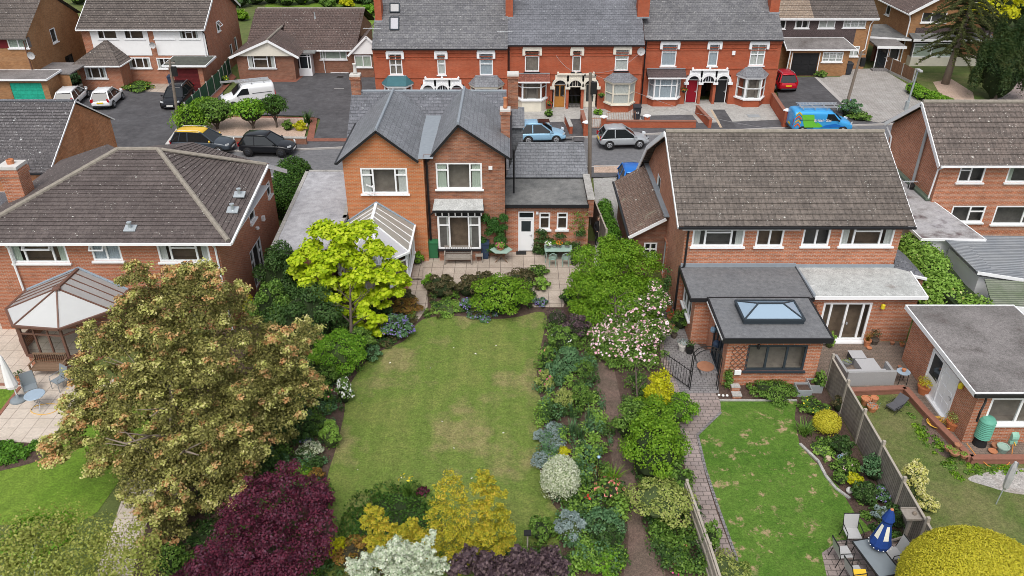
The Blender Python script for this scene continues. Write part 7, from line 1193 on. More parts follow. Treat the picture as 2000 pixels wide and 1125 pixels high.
# iron gate and arch
P = G(1347,762); t = thing('iron_arch','black iron arch with open railing gate on the block path','arch',(P.x,P.y,0)); q = G(1402,765)-P; m = MB()
for dy in (0,.25): pts = [(0,dy,0),(0,dy,1.6)]+[(q.x/2-math.cos(a)*q.x/2,dy,1.6+math.sin(a)*.5) for a in [i*math.pi/8 for i in range(1,8)]]+[(q.x,dy,1.6),(q.x,dy,0)]; m.tube(pts,.022,6)
m.build('arch','iron_black',t,loc=(0,0,0)); m = MB(); e = G(1294,724)-P; k = 11
for z in (.12,.95): m.bar(Vector((0,0,z)),Vector((e.x,e.y,z)),.025,.025)
for i in range(k+1): p = Vector((0,0,0)).lerp(Vector((e.x,e.y,0)),i/k); m.bar(p+Vector((0,0,.08)),p+Vector((0,0,1.05)),.016,.016)
m.build('gate','iron_black',t,loc=(0,0,0))
# ---------------------------------------------------------------- left patio
P = G(37,782); t = thing('parasol','closed white parasol in a dark round base on the cream patio','parasol',(P.x,P.y,0)); MB().lathe([(.32,0),(.34,.05),(.26,.12),(.06,.16),(.05,.3)],(0,0,0),18).build('base','fabric_grey',t,smooth=True,loc=(0,0,0)); MB().tube([(0,0,.1),(-.10,.05,2.35)],.024,8).build('pole','paint_white',t,loc=(0,0,0)); MB().lathe([(.03,.62),(.20,.66),(.24,.80),(.19,1.2),(.13,1.7),(.06,2.2),(.01,2.32)],(-.07,.03,0),9).build('canopy','fabric_white',t,loc=(0,0,0))
def mesh_chair(label, px, py, rz, mat='fabric_grey', frame='metal_grey', group='grey patio chairs', sc=1.0, z=0, name='garden_chair', padded=False):
    P = G(px,py); t = thing(name,label,'chair',(P.x,P.y,z),rz,group); MB().box(-.24,.24,-.24,.22,.42,.45+(.05 if padded else 0)).build('seat',mat,t,loc=(0,0,0)); MB().obox((0,.28,.70),(1,0,0),(0,.25,.97),(0,-.97,.25),.25,.28,.012+(.02 if padded else 0)).build('backrest',mat,t,loc=(0,0,0))
    for sx in (-1,1):
        MB().tube([(sx*.27,-.26,0),(sx*.26,-.24,.44),(sx*.27,-.22,.64),(sx*.27,.24,.66)],.016,5).build('armrest',frame,t,loc=(0,0,0)); MB().tube([(sx*.26,.30,0),(sx*.25,.2,.44),(sx*.25,.36,.98)],.016,5).build('leg',frame,t,loc=(0,0,0))
    MB().bar((-.25,.355,.98),(.25,.355,.98),.03,.03).build('top_rail',frame,t,loc=(0,0,0)); t.scale = (sc,sc,sc); return t
mesh_chair('grey mesh chair left of the small round glass table',65,772,R(35)); mesh_chair('grey mesh chair right of the small round glass table, partly under the maple',121,758,R(-30)); mesh_chair('grey mesh chair behind the round glass table by the bench',138,746,R(-65))
P = G(75,800); t = thing('round_table','small round glass topped patio table','table',(P.x,P.y+.1,0)); MB().lathe([(0,.68),(.38,.68),(.40,.70),(.38,.72),(0,.72)],(0,0,0),24).build('table_top','blue_lead',t,loc=(0,0,0)); [MB().tube([(math.cos(a)*.34,math.sin(a)*.34,0),(math.cos(a+2)*.1,math.sin(a+2)*.1,.4),(math.cos(a)*.3,math.sin(a)*.3,.68)],.014,5).build('leg','metal_grey',t,loc=(0,0,0)) for a in (.5,2.07,3.6,5.2)]
m = MB(); P0 = G(90,800); m.tube([P0+Vector((math.cos(a)*.75*(1-.02*i),math.sin(a)*.35,.03)) for i, a in enumerate([i*.35 for i in range(20)])]+[G(130,770)+Vector((0,0,.03))],.014,5); tag(m.build('garden_hose','hose_yellow'),'thin yellow hose curled on the cream patio','hose')
P = G(42,742); pot('low terracotta bowl of green leaves beside the white parasol',P,.22,.2,'terracotta',plant='lf_dark',ph=.25,n=140)
# ---------------------------------------------------------------- middle right: pots along the side path
spots = [(1316,652,'wd'),(1320,640,''),(1338,676,'white'),(1327,662,''),(1312,628,''),(1306,608,''),(1347,684,'ball'),(1334,650,'')]
pot('cream planter with a small bush by the side path',G(1332,684),.20,.34,'lime_stone',plant='lf_silver',ph=.25,n=120); pot('dark glazed pot beside the cream planter',G(1346,690),.19,.36,'iron_black',plant='lf_dark',ph=.3,n=120); pot('terracotta pot of red flowers against the kitchen wall',G(1308,625),.16,.28,plant='lf_mid',ph=.3,n=140,flower='fl_red',fn=40); pot('small terracotta pot below the red flowers',G(1312,642),.14,.25,'terracotta_dull',plant='lf_dark',ph=.3,n=120); pot('brown pot halfway along the side path',G(1316,660),.14,.25,'bark',plant='lf_mid',ph=.35,n=120)
pot('terracotta pot with white bloom near the french window',G(1306,606),.14,.25,plant='lf_mid',ph=.3,n=120,flower='fl_white',fn=30); tag(MB().lathe([(0,0),(.11,.02),(.13,.12),(.11,.22),(0,.26)],(8.95,29.6,1.3),12).build('wall_ornament','mirror_ball'),'blue round ornament hanging on the brick corner wall','ornament')
tag(MB().lathe([(0,-.03),(.14,0),(.16,.15),(.10,.28),(0,.3)],(8.93,28.75,1.1),10).build('hanging_pot','bin_blue'),'dark blue pot hanging on the brick corner wall','pot'); tag(MB().lathe([(.38,0),(.38,.02),(0,.02)],(G(1377,722).x,G(1377,722).y,.175),20).build('door_mat','terracotta_dull'),'round brown mat on the step of the dark folding door','mat')
tag(MB().box(-.14,.14,-.05,.05,0,.2).build('water_box','upvc',loc=(0,0,0)),'small white box on the kitchen brick wall','box').location = (G(1432,745).x,27.33,.65)
t = thing('brick_steps','little stack of grey slabs on bricks by the lawn edge','steps',(G(1436,770).x,G(1436,770).y,0)); MB().box(-.18,.18,-.3,.02,0,.12).box(-.17,.17,.03,.3,0,.3).build('brickwork','brick_pink',t,loc=(0,0,0)); MB().box(-.2,.2,-.32,.0,.121,.16).box(-.19,.19,.02,.31,.301,.34).build('slab','concrete',t,loc=(0,0,0))
for i,(x,y) in enumerate(((1404,773),(1412,774),(1420,774))): tag(MB().lathe([(0,0),(.06,.02),(.05,.06),(0,.07)],G(x,y)+Vector((0,0,.01)),8).build('pebble','white_flower'),'white pebble by the kitchen corner','pebble','white pebbles')
for lb,(x,y,w,h_) in {'grey wooden planter box, left of the pair by the fence':(1570,775,.55,.35),'grey wooden planter box, right of the pair by the fence':(1592,768,.5,.4)}.items():
    P = G(x,y); t = thing('planter_box',lb,'planter',P,0,'grey planter boxes'); m = MB(); [m.box(*b) for b in ((-w/2,w/2,-.02,.02,0,h_),(-w/2,w/2,.5,.54,0,h_),(-w/2-.03,-w/2,-.02,.54,0,h_+.003),(w/2,w/2+.03,-.02,.54,0,h_+.003))]; m.build('sides','galvanised',t,loc=(0,0,0)); MB().box(-w/2+.001,w/2-.001,.021,.499,.02,h_-.08).build('compost','soil',t,loc=(0,0,0))
# dining set at the bottom right
P = G(1702,1118); TX, TY = P.x, P.y; t = thing('dining_table','long glass topped dining table with the blue parasol standing in it','table',(TX,TY,0),R(12)); t.scale = (.85,.85,1); MB().box(-.45,.45,-.85,.85,.70,.725).build('table_top','fabric_grey',t,loc=(0,0,0)); m = MB(); [m.bar(a,b,.05,.05) for a,b in (((-.47,-.87,.71),(.47,-.87,.71)),((.47,-.87,.71),(.47,.87,.71)),((.47,.87,.71),(-.47,.87,.71)),((-.47,.87,.71),(-.47,-.87,.71)))]; m.build('table_frame','iron_black',t,loc=(0,0,0)); leg4(t,.38,.75,.7,'iron_black')
for lb,(dx,dy,rz) in {'black framed mesh chair at the far end of the dining table':(-.25,1.25,0),'black framed mesh chair at the near end of the dining table':(.35,-.85,R(160)),'black framed mesh chair, upper left side of the dining table':(-.85,.45,R(95)),'black framed mesh chair, lower left side of the dining table':(-.75,-.35,R(100)),'black framed mesh chair on the fence side of the dining table':(.8,.4,R(-80))}.items():
    c = mesh_chair(lb,1702,1118,rz,'poly_grey','iron_black','mesh dining chairs',1.0); c.location = (TX+dx,TY+dy,0)
t = thing('parasol','closed blue and cream parasol with white bobbles over the dining table','parasol',(TX+.16,TY+.35,0)); MB().tube([(0,0,0),(.06,0,2.45)],.02,8).build('pole','wood_pale',t,loc=(0,0,0)); MB().lathe([(.08,.85),(.30,.9),(.34,1.05),(.27,1.32)],(.03,0,0),10).build('canopy_hem','fabric_blue',t,loc=(0,0,0))
m = MB(); m2 = MB()
for i in range(10):
    a0, a1 = i*.6283, (i+1)*.6283; tgt = m2 if i % 2 else m; tgt.face((.03+math.cos(a0)*.27,math.sin(a0)*.27,1.32),(.03+math.cos(a1)*.27,math.sin(a1)*.27,1.32),(.04+math.cos(a1)*.15,math.sin(a1)*.15,1.85),(.04+math.cos(a0)*.15,math.sin(a0)*.15,1.85))
m.build('canopy_panel','fabric_blue',t,loc=(0,0,0)); m2.build('canopy_panel','fabric_cream',t,loc=(0,0,0)); MB().lathe([(.16,1.85),(.15,1.95),(.20,2.05),(.14,2.25),(.06,2.45)],(.045,0,0),10).build('canopy_top','fabric_blue',t,loc=(0,0,0)); MB().lathe([(0,0),(.06,.03),(.05,.08),(0,.1)],(.06,0,2.4),8).build('finial','terracotta',t,loc=(0,0,0)); m = MB(); [m.lathe([(0,-.025),(.022,0),(0,.025)],(.03+math.cos(a)*.35,math.sin(a)*.35,.98),6) for a in [i*.4189 for i in range(15)]]; m.build('bobbles','fabric_white',t,loc=(0,0,0))
tag(MB().obox((0,0,0),(1,0,0),(0,.9,.4),(0,-.4,.9),.2,.16,.03).build('seat_cushion','car_yellow',loc=(0,0,0)),'yellow cushion on a dining chair at the bottom edge','cushion').location = G(1680,1122,.5)
P = G(1762,1062); t = thing('bird_table','wooden bird table on a braced post beside the fence','bird table',(P.x,P.y,0)); MB().box(-.05,.05,-.05,.05,0,1.35).build('post','wood_grey',t,loc=(0,0,0)); MB().box(-.3,.3,-.25,.25,1.35,1.39).box(-.3,.3,-.26,-.23,1.39,1.44).box(-.3,.3,.23,.26,1.39,1.44).build('tray','wood_grey',t,loc=(0,0,0)); MB().bar((0,0,.35),(.35,-.1,.02),.06,.06).bar((0,0,.35),(-.35,.1,.02),.06,.06).build('brace','wood_grey',t,loc=(0,0,0)); MB().lathe([(0,0),(.08,.03),(.05,.1),(0,.12)],(.05,.0,1.39),7).build('feed','bark_pale',t,loc=(0,0,0))
# ---------------------------------------------------------------- far right patio
P = G(1690,742); t = thing('rattan_sofa','grey rattan corner sofa on the brick patio','sofa',(P.x,P.y,0),R(2)); m = MB().box(-1.05,1.05,-.42,-.30,.02,.72).box(-1.05,-.93,-.30,1.1,.02,.60).box(.95,1.07,-.30,.5,.02,.60); m.build('backrest','rattan_grey',t,loc=(0,0,0)); MB().box(-.92,.94,-.29,.30,.02,.36).box(-.1,.75,.30,1.1,.02,.36).build('seat','rattan_top',t,loc=(0,0,0)); MB().box(-.92,.0,-.28,-.05,.361,.56).build('cushion','rattan_top',t,loc=(0,0,0))
P = G(1674,712); t = thing('rattan_box_table','grey rattan cube table inside the corner sofa','table',(P.x,P.y,0)); MB().box(-.3,.3,-.05,.5,0,.38).build('base','cushion_grey',t,loc=(0,0,0)); MB().box(-.32,.32,-.07,.52,.381,.41).build('table_top','rattan_top',t,loc=(0,0,0))
P = G(1758,748); t = thing('bistro_table','small round grey table with folding legs at the patio edge','table',(P.x,P.y,0)); MB().lathe([(0,.6),(.28,.6),(.28,.62),(0,.62)],(0,0,0),18).build('table_top','blue_lead',t,loc=(0,0,0)); leg4(t,.16,.16,.6,'iron_black',.014); pot('small terracotta pot on the round grey table',(P.x,P.y,.62),.09,.12)
pot('big terracotta pot with a golden clipped plant, middle of the outbuilding path',G(1802,768),.28,.42,'clay_pot_orange',plant='lf_golddome',ph=.35,n=420,ls=.03); pot('big terracotta pot with a golden plant near the outbuilding corner',G(1858,838),.27,.42,'clay_pot_orange',plant='lf_yellowgreen',ph=.35,n=380,ls=.03)
pot('empty terracotta pot, tallest of three on the grass',G(1689,790),.2,.34,'terracotta'); pot('leaning terracotta pot, right of three on the grass',G(1706,785),.16,.25,'terracotta'); pot('terracotta pot with green sprigs, nearest of three on the grass',G(1702,802),.22,.26,'terracotta',plant='lf_silver',ph=.15,n=60)
pot('terracotta pot of dry spikes below the french doors',G(1692,676),.17,.35,'terracotta',bl='lf_bronze',ph=.5,pr=.4,n=40); pot('dark pot behind the spiky plant pot',G(1706,672),.2,.3,'bark',plant='lf_brownish',ph=.5,n=160); pot('small clay dish below the spiky plant pot',G(1697,682),.12,.1,'terracotta'); pot('small pot against the far patio wall',G(1742,673),.1,.15,'terracotta_dull'); pot('clay pot at the patio wall corner',G(1761,676),.12,.15,'terracotta',plant='lf_bronze',ph=.1,n=30)
pot('metal planter at the far corner of the rattan sofa',G(1652,714),.2,.22,'metal_grey',plant='lf_yellowgreen',ph=.12,n=50); pot('tiny red pot beside the outbuilding wall',G(1756,720),.08,.14,'terracotta_dull'); pot('grey pot against the outbuilding wall',G(1783,724),.12,.2,'galvanised')
for lb,(x,y,r_) in {'clay bowl of succulents, leftmost of the row on the retaining wall':(1852,880,.15),'clay bowl of succulents, biggest of the row on the retaining wall':(1863,888,.2),'clay bowl of succulents, nearest of the row on the retaining wall':(1881,893,.15),'small empty clay dish behind the succulent bowls':(1869,874,.12)}.items(): pot(lb,G(x,y,.25),r_,.16,'terracotta_dull',plant=None if 'empty' in lb else 'lf_lime',ph=.06,pr=r_*.9,n=70,ls=.03)
pot('green glazed pot under the outbuilding window',G(1956,882),.22,.28,'mint_paint'); pot('upturned clay pot beside the green glazed pot',G(1942,876),.15,.2,'terracotta_dull'); pot('broken clay pot by the outbuilding window',G(1938,884),.16,.1,'terracotta')
P = G(1912,868); t = thing('water_butt','green ribbed water butt on a dark stand at the outbuilding corner','water butt',(P.x,P.y,0)); MB().lathe([(.26,0),(.22,.38)],(0,0,0),14).build('stand','rubber',t,loc=(0,0,0)); m = MB(); pr = [(.22,.38)]; [pr.extend([(.30,.42+i*.085),(.285,.46+i*.085)]) for i in range(10)]; m.lathe(pr+[(.22,1.32),(.0,1.36)],(0,0,0),18); m.build('barrel','plastic_green',t,smooth=False,loc=(0,0,0))
P = G(1973,862); t = thing('hose_reel','mint green hose reel box standing on the brick path','hose reel',(P.x,P.y,0)); MB().lathe([(.0,-.14),(.22,-.13),(.25,0),(.22,.13),(0,.14)],(0,0,.32),16,'x').box(-.14,.14,-.2,.2,.02,.16).build('reel','plastic_mint',t,loc=(0,0,0)); MB().bar((0,.05,.5),(0,.15,.85),.05,.05).build('handle','plastic_mint',t,loc=(0,0,0)); MB().tube([(0,-.2,.15),(.05,-.3,.03)],.02,5).build('outlet','hose_yellow',t,loc=(0,0,0))
tag(MB().tube([G(1977,872)+Vector((0,0,.1)),G(1976,890,.25),G(1970,906,.05),G(1952,915,.02),G(1930,910,.02),G(1905,888,.28),G(1888,866,.26)],.018,6).build('garden_hose','hose_orange'),'orange hose trailing from the reel to the brick path','hose')
m = MB(); P = G(1834,830,.03); [m.tube([P+Vector((math.cos(a+k)*(.30+.05*k),math.sin(a+k)*(.24+.04*k),.03*k)) for a in [i*.45 for i in range(15)]],.015,5) for k in range(5)]; tag(m.build('coiled_hose','hose_yellow'),'coil of yellow hose beside the golden pot plant','hose')
def lounger(label, px, py, rz):
    P = G(px,py); t = thing('garden_lounger',label,'chair',(P.x,P.y,0),rz); MB().box(-.28,.28,-.3,.3,.28,.36).build('seat','cushion_grey',t,loc=(0,0,0)); MB().obox((0,.5,.52),(1,0,0),(0,.72,.69),(0,-.69,.72),.28,.34,.04).build('backrest','cushion_grey',t,loc=(0,0,0)); [MB().tube([(x,-.3,0),(x,.35,.5)],.014,5).tube([(x,-.3,.45),(x,.45,.5)],.014,5).tube([(x,.4,0),(x,-.25,.45)],.014,5).build('leg','iron_black',t,loc=(0,0,0)) for x in (-.3,.3)]; t.scale = (.75,.75,.8); return t
lounger('dark cushioned reclining chair on the weedy grass',1743,803,R(-60))
P = G(1945,985); t = thing('rotary_airer','folded rotary clothes airer on the weedy lawn','clothes airer',(P.x,P.y,0)); MB().tube([(0,0,0),(.1,0,2.0)],.02,6).build('pole','galvanised',t,loc=(0,0,0)); [MB().tube([(.05,0,1.0),(.10+dx,dy,1.5),(.12+dx*.6,dy*.6,1.98)],.012,5).build('arm','fabric_grey',t,loc=(0,0,0)) for dx,dy in ((.1,0),(-.1,0),(0,.1),(0,-.1))]; MB().lathe([(.03,.7),(.10,.85),(.13,1.3),(.10,1.8),(.05,2.0)],(.08,0,0),7).build('folded_lines','poly_grey',t,loc=(0,0,0))
# bench with clutter under the right edge house
P = G(1955,478); t = thing('work_bench','grey work bench with clutter below the right edge house','bench',(P.x,P.y+.6,0)); MB().box(-.7,3,-.35,.35,.78,.84).build('bench_top','galvanised',t,loc=(0,0,0)); [MB().box(x,x+.08,-.33,-.25,0,.78).build('leg','galvanised',t,loc=(0,0,0)) for x in (-.55,.6)]
rg = random.Random(3)
for i,(mt,lb) in enumerate((('metal_grey','upturned metal bowl on the work bench'),('white_flower','white tub on the work bench'),('poly_grey','pale jug on the work bench'),('bin_blue','blue crate under the work bench'),('wood_brown','log pile under the work bench'))):
    x = P.x-.5+(.0,.75,1.05,.15,.75)[i]; z = .84 if i < 3 else 0.02; tag(MB().lathe([(.0,0),(.24,0),(.2,.15),(.1,.22),(0,.22)] if i < 3 else [(0,0),(.35,0),(.35,.25),(.2,.3),(0,.3)],(x,P.y+.6,z),9).build(('bowl','tub','jug','crate','log_pile')[i],mt),lb,('bowl','tub','jug','crate','logs')[i])
tag(MB().lathe([(.0,0),(.3,0),(.32,.35),(.2,.5),(0,.52)],G(1955,640,1.2),8).build('covered_item','white_sheet'),'white covered bundle beyond the gravelled roof','cover')
# flat manhole covers and little signs on forecourts
def hatch(px,py,w,d,mat,lb): P = G(px,py,.13); tag(MB().box(P.x-w/2,P.x+w/2,P.y-d/2,P.y+d/2,.112,.125).build('manhole_cover',mat),lb,'manhole cover')
hatch(662,173,.9,.05,'concrete_pale','white strip set in the bungalow forecourt'); hatch(664,150,.55,.5,'iron_black','dark drain cover near the bungalow porch'); hatch(1472,226,1.0,.7,'galvanised','steel cover in front of the right terrace bay')
# bird bath and obelisk in the border
P = G(1165,955); t = thing('garden_stake','thin black garden stake with a small glass ball','ornament',(P.x,P.y,0)); MB().tube([(0,0,0),(0,0,1.5)],.014,5).build('rod','iron_black',t,loc=(0,0,0)); MB().lathe([(0,0),(.06,.04),(.06,.09),(0,.13)],(0,0,1.48),10).build('ball','mirror_ball',t,loc=(0,0,0))
P = G(1030,1075); t = thing('bird_feeder','wooden bird feeder with black top in the near border','bird feeder',(P.x,P.y,0)); MB().bar((0,0,0),(0,0,.8),.05,.05).build('post','wood_pale',t,loc=(0,0,0)); MB().box(-.12,.12,-.12,.12,.8,.84).build('tray','iron_black',t,loc=(0,0,0))
for lb,(x,y,c) in {'blue glass ball in the border by the fence':(1640,898,'mirror_ball'),'white stone duck in the border by the fence':(1648,890,'white_flower'),'round buff stone in the lawn edge border':(1616,900,'kerb_buff'),'small grey stone block at the lawn edge':(1658,962,'lime_stone')}.items(): tag(MB().lathe([(0,0),(.10,.03),(.13,.11),(.09,.2),(0,.23)],G(x,y),10).build('ornament',c),lb,'ornament')
t = thing('lantern','dark lantern hanging on the kitchen brick wall','lantern',(G(1447,668).x-.4,27.3,1.95)); MB().lathe([(.02,0),(.07,.05),(.07,.2),(.02,.26)],(0,0,0),6).build('lamp_body','iron_black',t,loc=(0,0,0))
# ---------------------------------------------------------------- trees
def lumps_px(L, base):
    """crown clumps traced as (px, py, distance, radius px[, flatten])"""
    out = []
    for q in L:
        P = V(q[0], q[1], q[2]); r = q[3]*mpp(P); f = q[4] if len(q) > 4 else .85; out.append((P.x-base.x, P.y-base.y, P.z, r, r, r*f))
    return out
def tree(name, label, base, L, mat, n, size, H_, r=.18, limbs=7, spread=2.5, seed=1, lean=(0,0), cat='tree', bark='bark', group=None, flower=None, fn=0, fs=.06, up=.3, shell=.55, aspect=.6, top=.8, zb=.3, fuzz=.14):
    b = Vector((base[0], base[1], 0)); t = thing(name, label, cat, b, 0, group); trunk_mesh(t, H_, r, limbs, spread, seed, lean, bark, top, zb)
    lm = lumps_px(L, b) if len(L[0]) < 6 else L; leaves('crown', mat, lm, n, size, t, seed=seed, shell=shell, up=up, aspect=aspect, zmin=.25, fuzz=fuzz)
    if flower: leaves('blossoms', flower, [(a,b_,c,d*1.05,e*1.05,f*1.05) for a,b_,c,d,e,f in lm], fn, fs, t, seed=seed+3, shell=.08, up=.8, aspect=.9, zmin=.5)
    return t
rg = random.Random(11)
ML = [(268,545,23.5,38),(300,585,24,50),(365,560,24,50),(405,540,24,30),(455,600,24.5,48),(500,660,25,45),(560,690,24.5,50),(600,650,25.5,28),(590,760,23.5,45),(545,820,22.5,52),(330,650,23,75),(420,690,23,80),(250,680,22.5,62),(185,665,22.5,38),(165,730,22,40),(205,790,21.5,60),(300,780,21.5,80),(400,800,21.5,80),(480,760,22.5,70),(140,850,20.8,32),(110,890,20.4,26),(100,870,20.5,18),(215,870,20.5,48),(190,915,20,22),(300,890,20.5,65),(390,900,20.3,70),(470,880,20.8,58),(430,960,19.8,50),(345,990,19.3,42),(285,995,19,26),(300,1075,18.2,34),(345,560,25,40),(520,760,23.6,50)]
ML += [(350,720,22,80),(450,820,21.5,80),(250,780,21.5,70),(350,860,20.6,80),(520,700,24,50),(380,620,23.5,70),(260,620,23,50),(560,720,24,44),(440,900,20.4,70),(280,940,19.6,60),(160,800,21.3,40),(330,1030,19,40)]
ML = [(a+rg.uniform(-5,5), b, c, d*.92) for a,b,c,d in ML]
ML2 = []
for a,b,c,d in ML:                                # each clump breaks into smaller sprays
    ML2.append((a,b,c,d*.78))
    for k in range(11): q = k*.57+rg.random(); ML2.append((a+math.cos(q)*d*.85, b+math.sin(q)*d*.8, c+rg.uniform(-.9,.6), d*(.16+.2*rg.random()), .9))
mp_t = tree('maple_tree','large maple with brown, green and orange-tipped leaves, left of the big lawn',G(352,1042)[:2],ML2,'lf_maple',165000,.048,6.2,.17,10,2.2,5,(-.2,2.6),bark='bark_pale',shell=.6)
add_tips = lambda t, L, sd, n, m_, k, r_, sz: leaves('leaf_tips', m_, [(l[0]+d.x*l[3], l[1]+d.y*l[4], l[2]+d.z*l[5], r_, r_, r_*.8) for l, d in [(q.choice(L), Vector((q.gauss(0,1), q.gauss(0,1), abs(q.gauss(0,1))+.1)).normalized()) for q in [random.Random(sd)] for _ in range(k)]], n, sz, t, seed=sd, shell=.9, up=.6, fuzz=.15)
ml_ = lumps_px(ML2, mp_t.location); add_tips(mp_t, ml_, 3, 15000, 'lf_tips', 420, .17, .05); add_tips(mp_t, ml_, 4, 26000, 'lf_tip_green', 760, .18, .05)
tree('olive_green_tree','thin pale branched tree with olive leaves at the bottom left corner',G(95,1230)[:2],[(60,1050,15.5,60),(120,1035,15.8,50),(190,1060,15.6,62),(250,1080,15.2,50),(20,1100,14.8,70),(110,1110,14.8,75),(210,1130,14.6,70),(290,1110,15,34),(50,1170,14.2,80),(170,1180,14.2,80),(270,1030,16,22),(300,1060,15.8,24)],'lf_olive',15000,.042,3.0,.04,12,1.5,8,bark='lime_stone',shell=.95,up=.2,fuzz=.25)
CL = [(640,480,33.2,52),(700,478,33.4,52),(600,512,33,34),(740,515,33,44),(775,535,32.8,24),(665,530,32.2,50),(620,550,32,36),(720,560,32,44),(765,560,32.4,30),(600,590,31.4,18),(640,595,31.4,30),(690,600,31.6,30),(745,585,32,24),(712,628,31,26),(738,636,30.8,24),(695,635,31,14),(580,530,33,18),(790,552,32.6,14)]
C2 = []
for a,b,c,d in CL:
    for k in range(5): q = k*1.2566+rg.random()*.8; C2.append((a+math.cos(q)*d*.6, b+math.sin(q)*d*.55, c+rg.uniform(-.5,.5), d*(.34+.2*rg.random()), .75))
tree('golden_leaved_tree','small tree with large golden yellow leaves in front of the white conservatory',G(688,690)[:2],C2,'lf_gold_tree',19000,.105,3.4,.09,9,1.3,3,(-.1,1.6),shell=.5,up=.9,aspect=.75)
TL = [(1160,520,34,48),(1210,500,35,42),(1250,520,35,44),(1135,560,33,34),(1190,570,33,60),(1250,580,33.4,52),(1160,620,32,50),(1230,640,31.5,60),(1190,480,36,24),(1275,560,34,20),(1130,600,32.6,22),(1200,600,32,50)]
T2_ = []
for a,b,c,d in TL:
    T2_.append((a,b,c,d*.8))
    for k in range(6): q = k*1.047+rg.random(); T2_.append((a+math.cos(q)*d*.72, b+math.sin(q)*d*.66, c+rg.uniform(-.4,.4), d*(.28+.16*rg.random())))
tree('feathery_green_tree','spreading fresh green tree with fine leaves, right of the patio',G(1205,690)[:2],T2_,'lf_fresh',60000,.05,2.6,.09,6,1.2,4,(0,2.2),shell=.45)
RL = [(1240,610,31.6,34),(1215,655,30.2,30),(1285,585,31.5,22),(1172,655,30.4,22),(1180,715,29,24),(1205,770,28,26),(1222,805,27.4,18),(1258,800,27.4,24),(1292,640,30.4,20),(1296,700,29.4,16),(1190,680,29.6,36),(1240,690,29.4,44),(1270,650,30,30),(1215,730,28.6,36),(1265,730,28.6,36),(1235,775,27.8,26),(1280,600,31,20),(1280,560,32,14),(1200,640,30.6,26)]
tree('climbing_rose','rambling rose covered in pale pink blooms beside the side path',G(1245,800)[:2],[q for a,b,c,d in RL for q in [(a,b,c,d)]+[(a+math.cos(k*1.5+a)*d*.7, b+math.sin(k*1.5+a)*d*.7, c, d*.4) for k in range(4)]],'lf_mid',38000,.05,1.6,.05,6,.8,6,(0,1.4),cat='rose',flower='fl_pink',fn=2600,fs=.07,shell=.4)
def bursts(L, k, f, s0, seed=1, js=.6):
    q = random.Random(seed); o = []
    for a,b,c,d in L:
        o.append((a,b,c,d*.8))
        for i in range(k): t = i*6.283/k+q.random(); o.append((a+math.cos(t)*d*f, b+math.sin(t)*d*f, c+q.uniform(-js,js), d*q.uniform(s0,s0+.2)))
    return o
tree('smoke_bush','large ragged purple smoke bush at the lower left of the lawn',G(545,1120)[:2],bursts([(560,935,18.6,34),(505,960,18.4,38),(610,965,18.5,34),(560,1000,18,48),(470,1010,17.9,40),(625,1020,17.9,34),(520,1050,17.4,52),(600,1070,17.3,44),(440,1060,17.2,38)],7,.85,.2),'lf_purple',17000,.045,1.6,.05,7,.9,31,cat='shrub',shell=.7,fuzz=.2)
tree('smoke_bush','purple smoke bush running off the bottom edge',G(450,1230)[:2],bursts([(400,1100,16.5,34),(450,1110,16.4,44),(510,1120,16.2,48),(570,1120,16.2,44),(380,1140,16,40),(470,1150,16,60)],7,.85,.2),'lf_purple',15000,.045,1.2,.05,6,.8,33,cat='shrub',shell=.7,fuzz=.2)
# monkey puzzle
P = G(1845,166); mx, my = P.x, P.y; t = thing('monkey_puzzle_tree','monkey puzzle tree with drooping dark branches, top right','tree',(mx,my,0)); MB().tube([(0,0,-.1),(.1,0,2.5),(.3,0,6),(.4,0,10.5)],[.36,.27,.18,.05],10).build('trunk','bark_pale',t,smooth=True,loc=(0,0,0)); br = MB(); Lm = []
for i in range(95):
    z = 2.6+7.2*(i/95)**.9; a = i*2.4; Lr = (3.5 if z < 7 else 3.5-(z-7)*.7)*rg.uniform(.65,1.05); pts = [(.2+math.cos(a)*Lr*q, math.sin(a)*Lr*q, z+.55*q-1.5*q*q*(1 if z < 8 else .3)) for q in (0,.3,.6,.85,1)]; br.tube(pts,[.06,.05,.045,.035,.02],5)
    for q in np.linspace(.18,1,11): w_ = .2*(1.1-.3*q); Lm.append((.2+math.cos(a)*Lr*q, math.sin(a)*Lr*q, z+.55*q-1.5*q*q*(1 if z < 8 else .3), w_, w_, w_*.8))
br.build('branches','core_brown',t,loc=(0,0,0)); leaves('crown','lf_monkey',Lm,36000,.085,t,seed=3,shell=.6,up=.1,aspect=.3)
# yew
P = G(1940,196); t = thing('yew_tree','broad upright dark yew at the right edge','tree',(P.x,P.y,0)); MB().tube([(0,0,0),(0,0,3)],[.3,.15],8).build('trunk','bark',t,loc=(0,0,0)); Lm = [(0,0,3.2,1.9,1.8,3.0)]
for i in range(46): a = i*2.4; q = .35+.65*rg.random(); h = 1.3+rg.random()*1.0; z = rg.uniform(1.2,5.4)*(1-.0*q); wz = 2.25*math.sin(min(1,max(.25,(6.9-z)/6.0))*math.pi*.62)*q; Lm.append((math.cos(a)*wz, math.sin(a)*wz, z, .42, .42, h))
core(t,1.5,1.4,2.6,2.9,'core_green',2); leaves('crown','lf_yew',Lm,60000,.10,t,seed=8,shell=.3,up=.9,aspect=.35)
P = G(1985,60); bush('conifer','dark bushy conifer behind the yew, top right corner','tree',P.x+1,P.y,5.5,5.5,'lf_dark',size=.16,seed=12); bush('golden_shrub','yellow leaved tree in the top right corner','tree',44.5,76,4.5,8.0,'lf_yellow',n=3500,size=.16,seed=13,trunk=3.5)
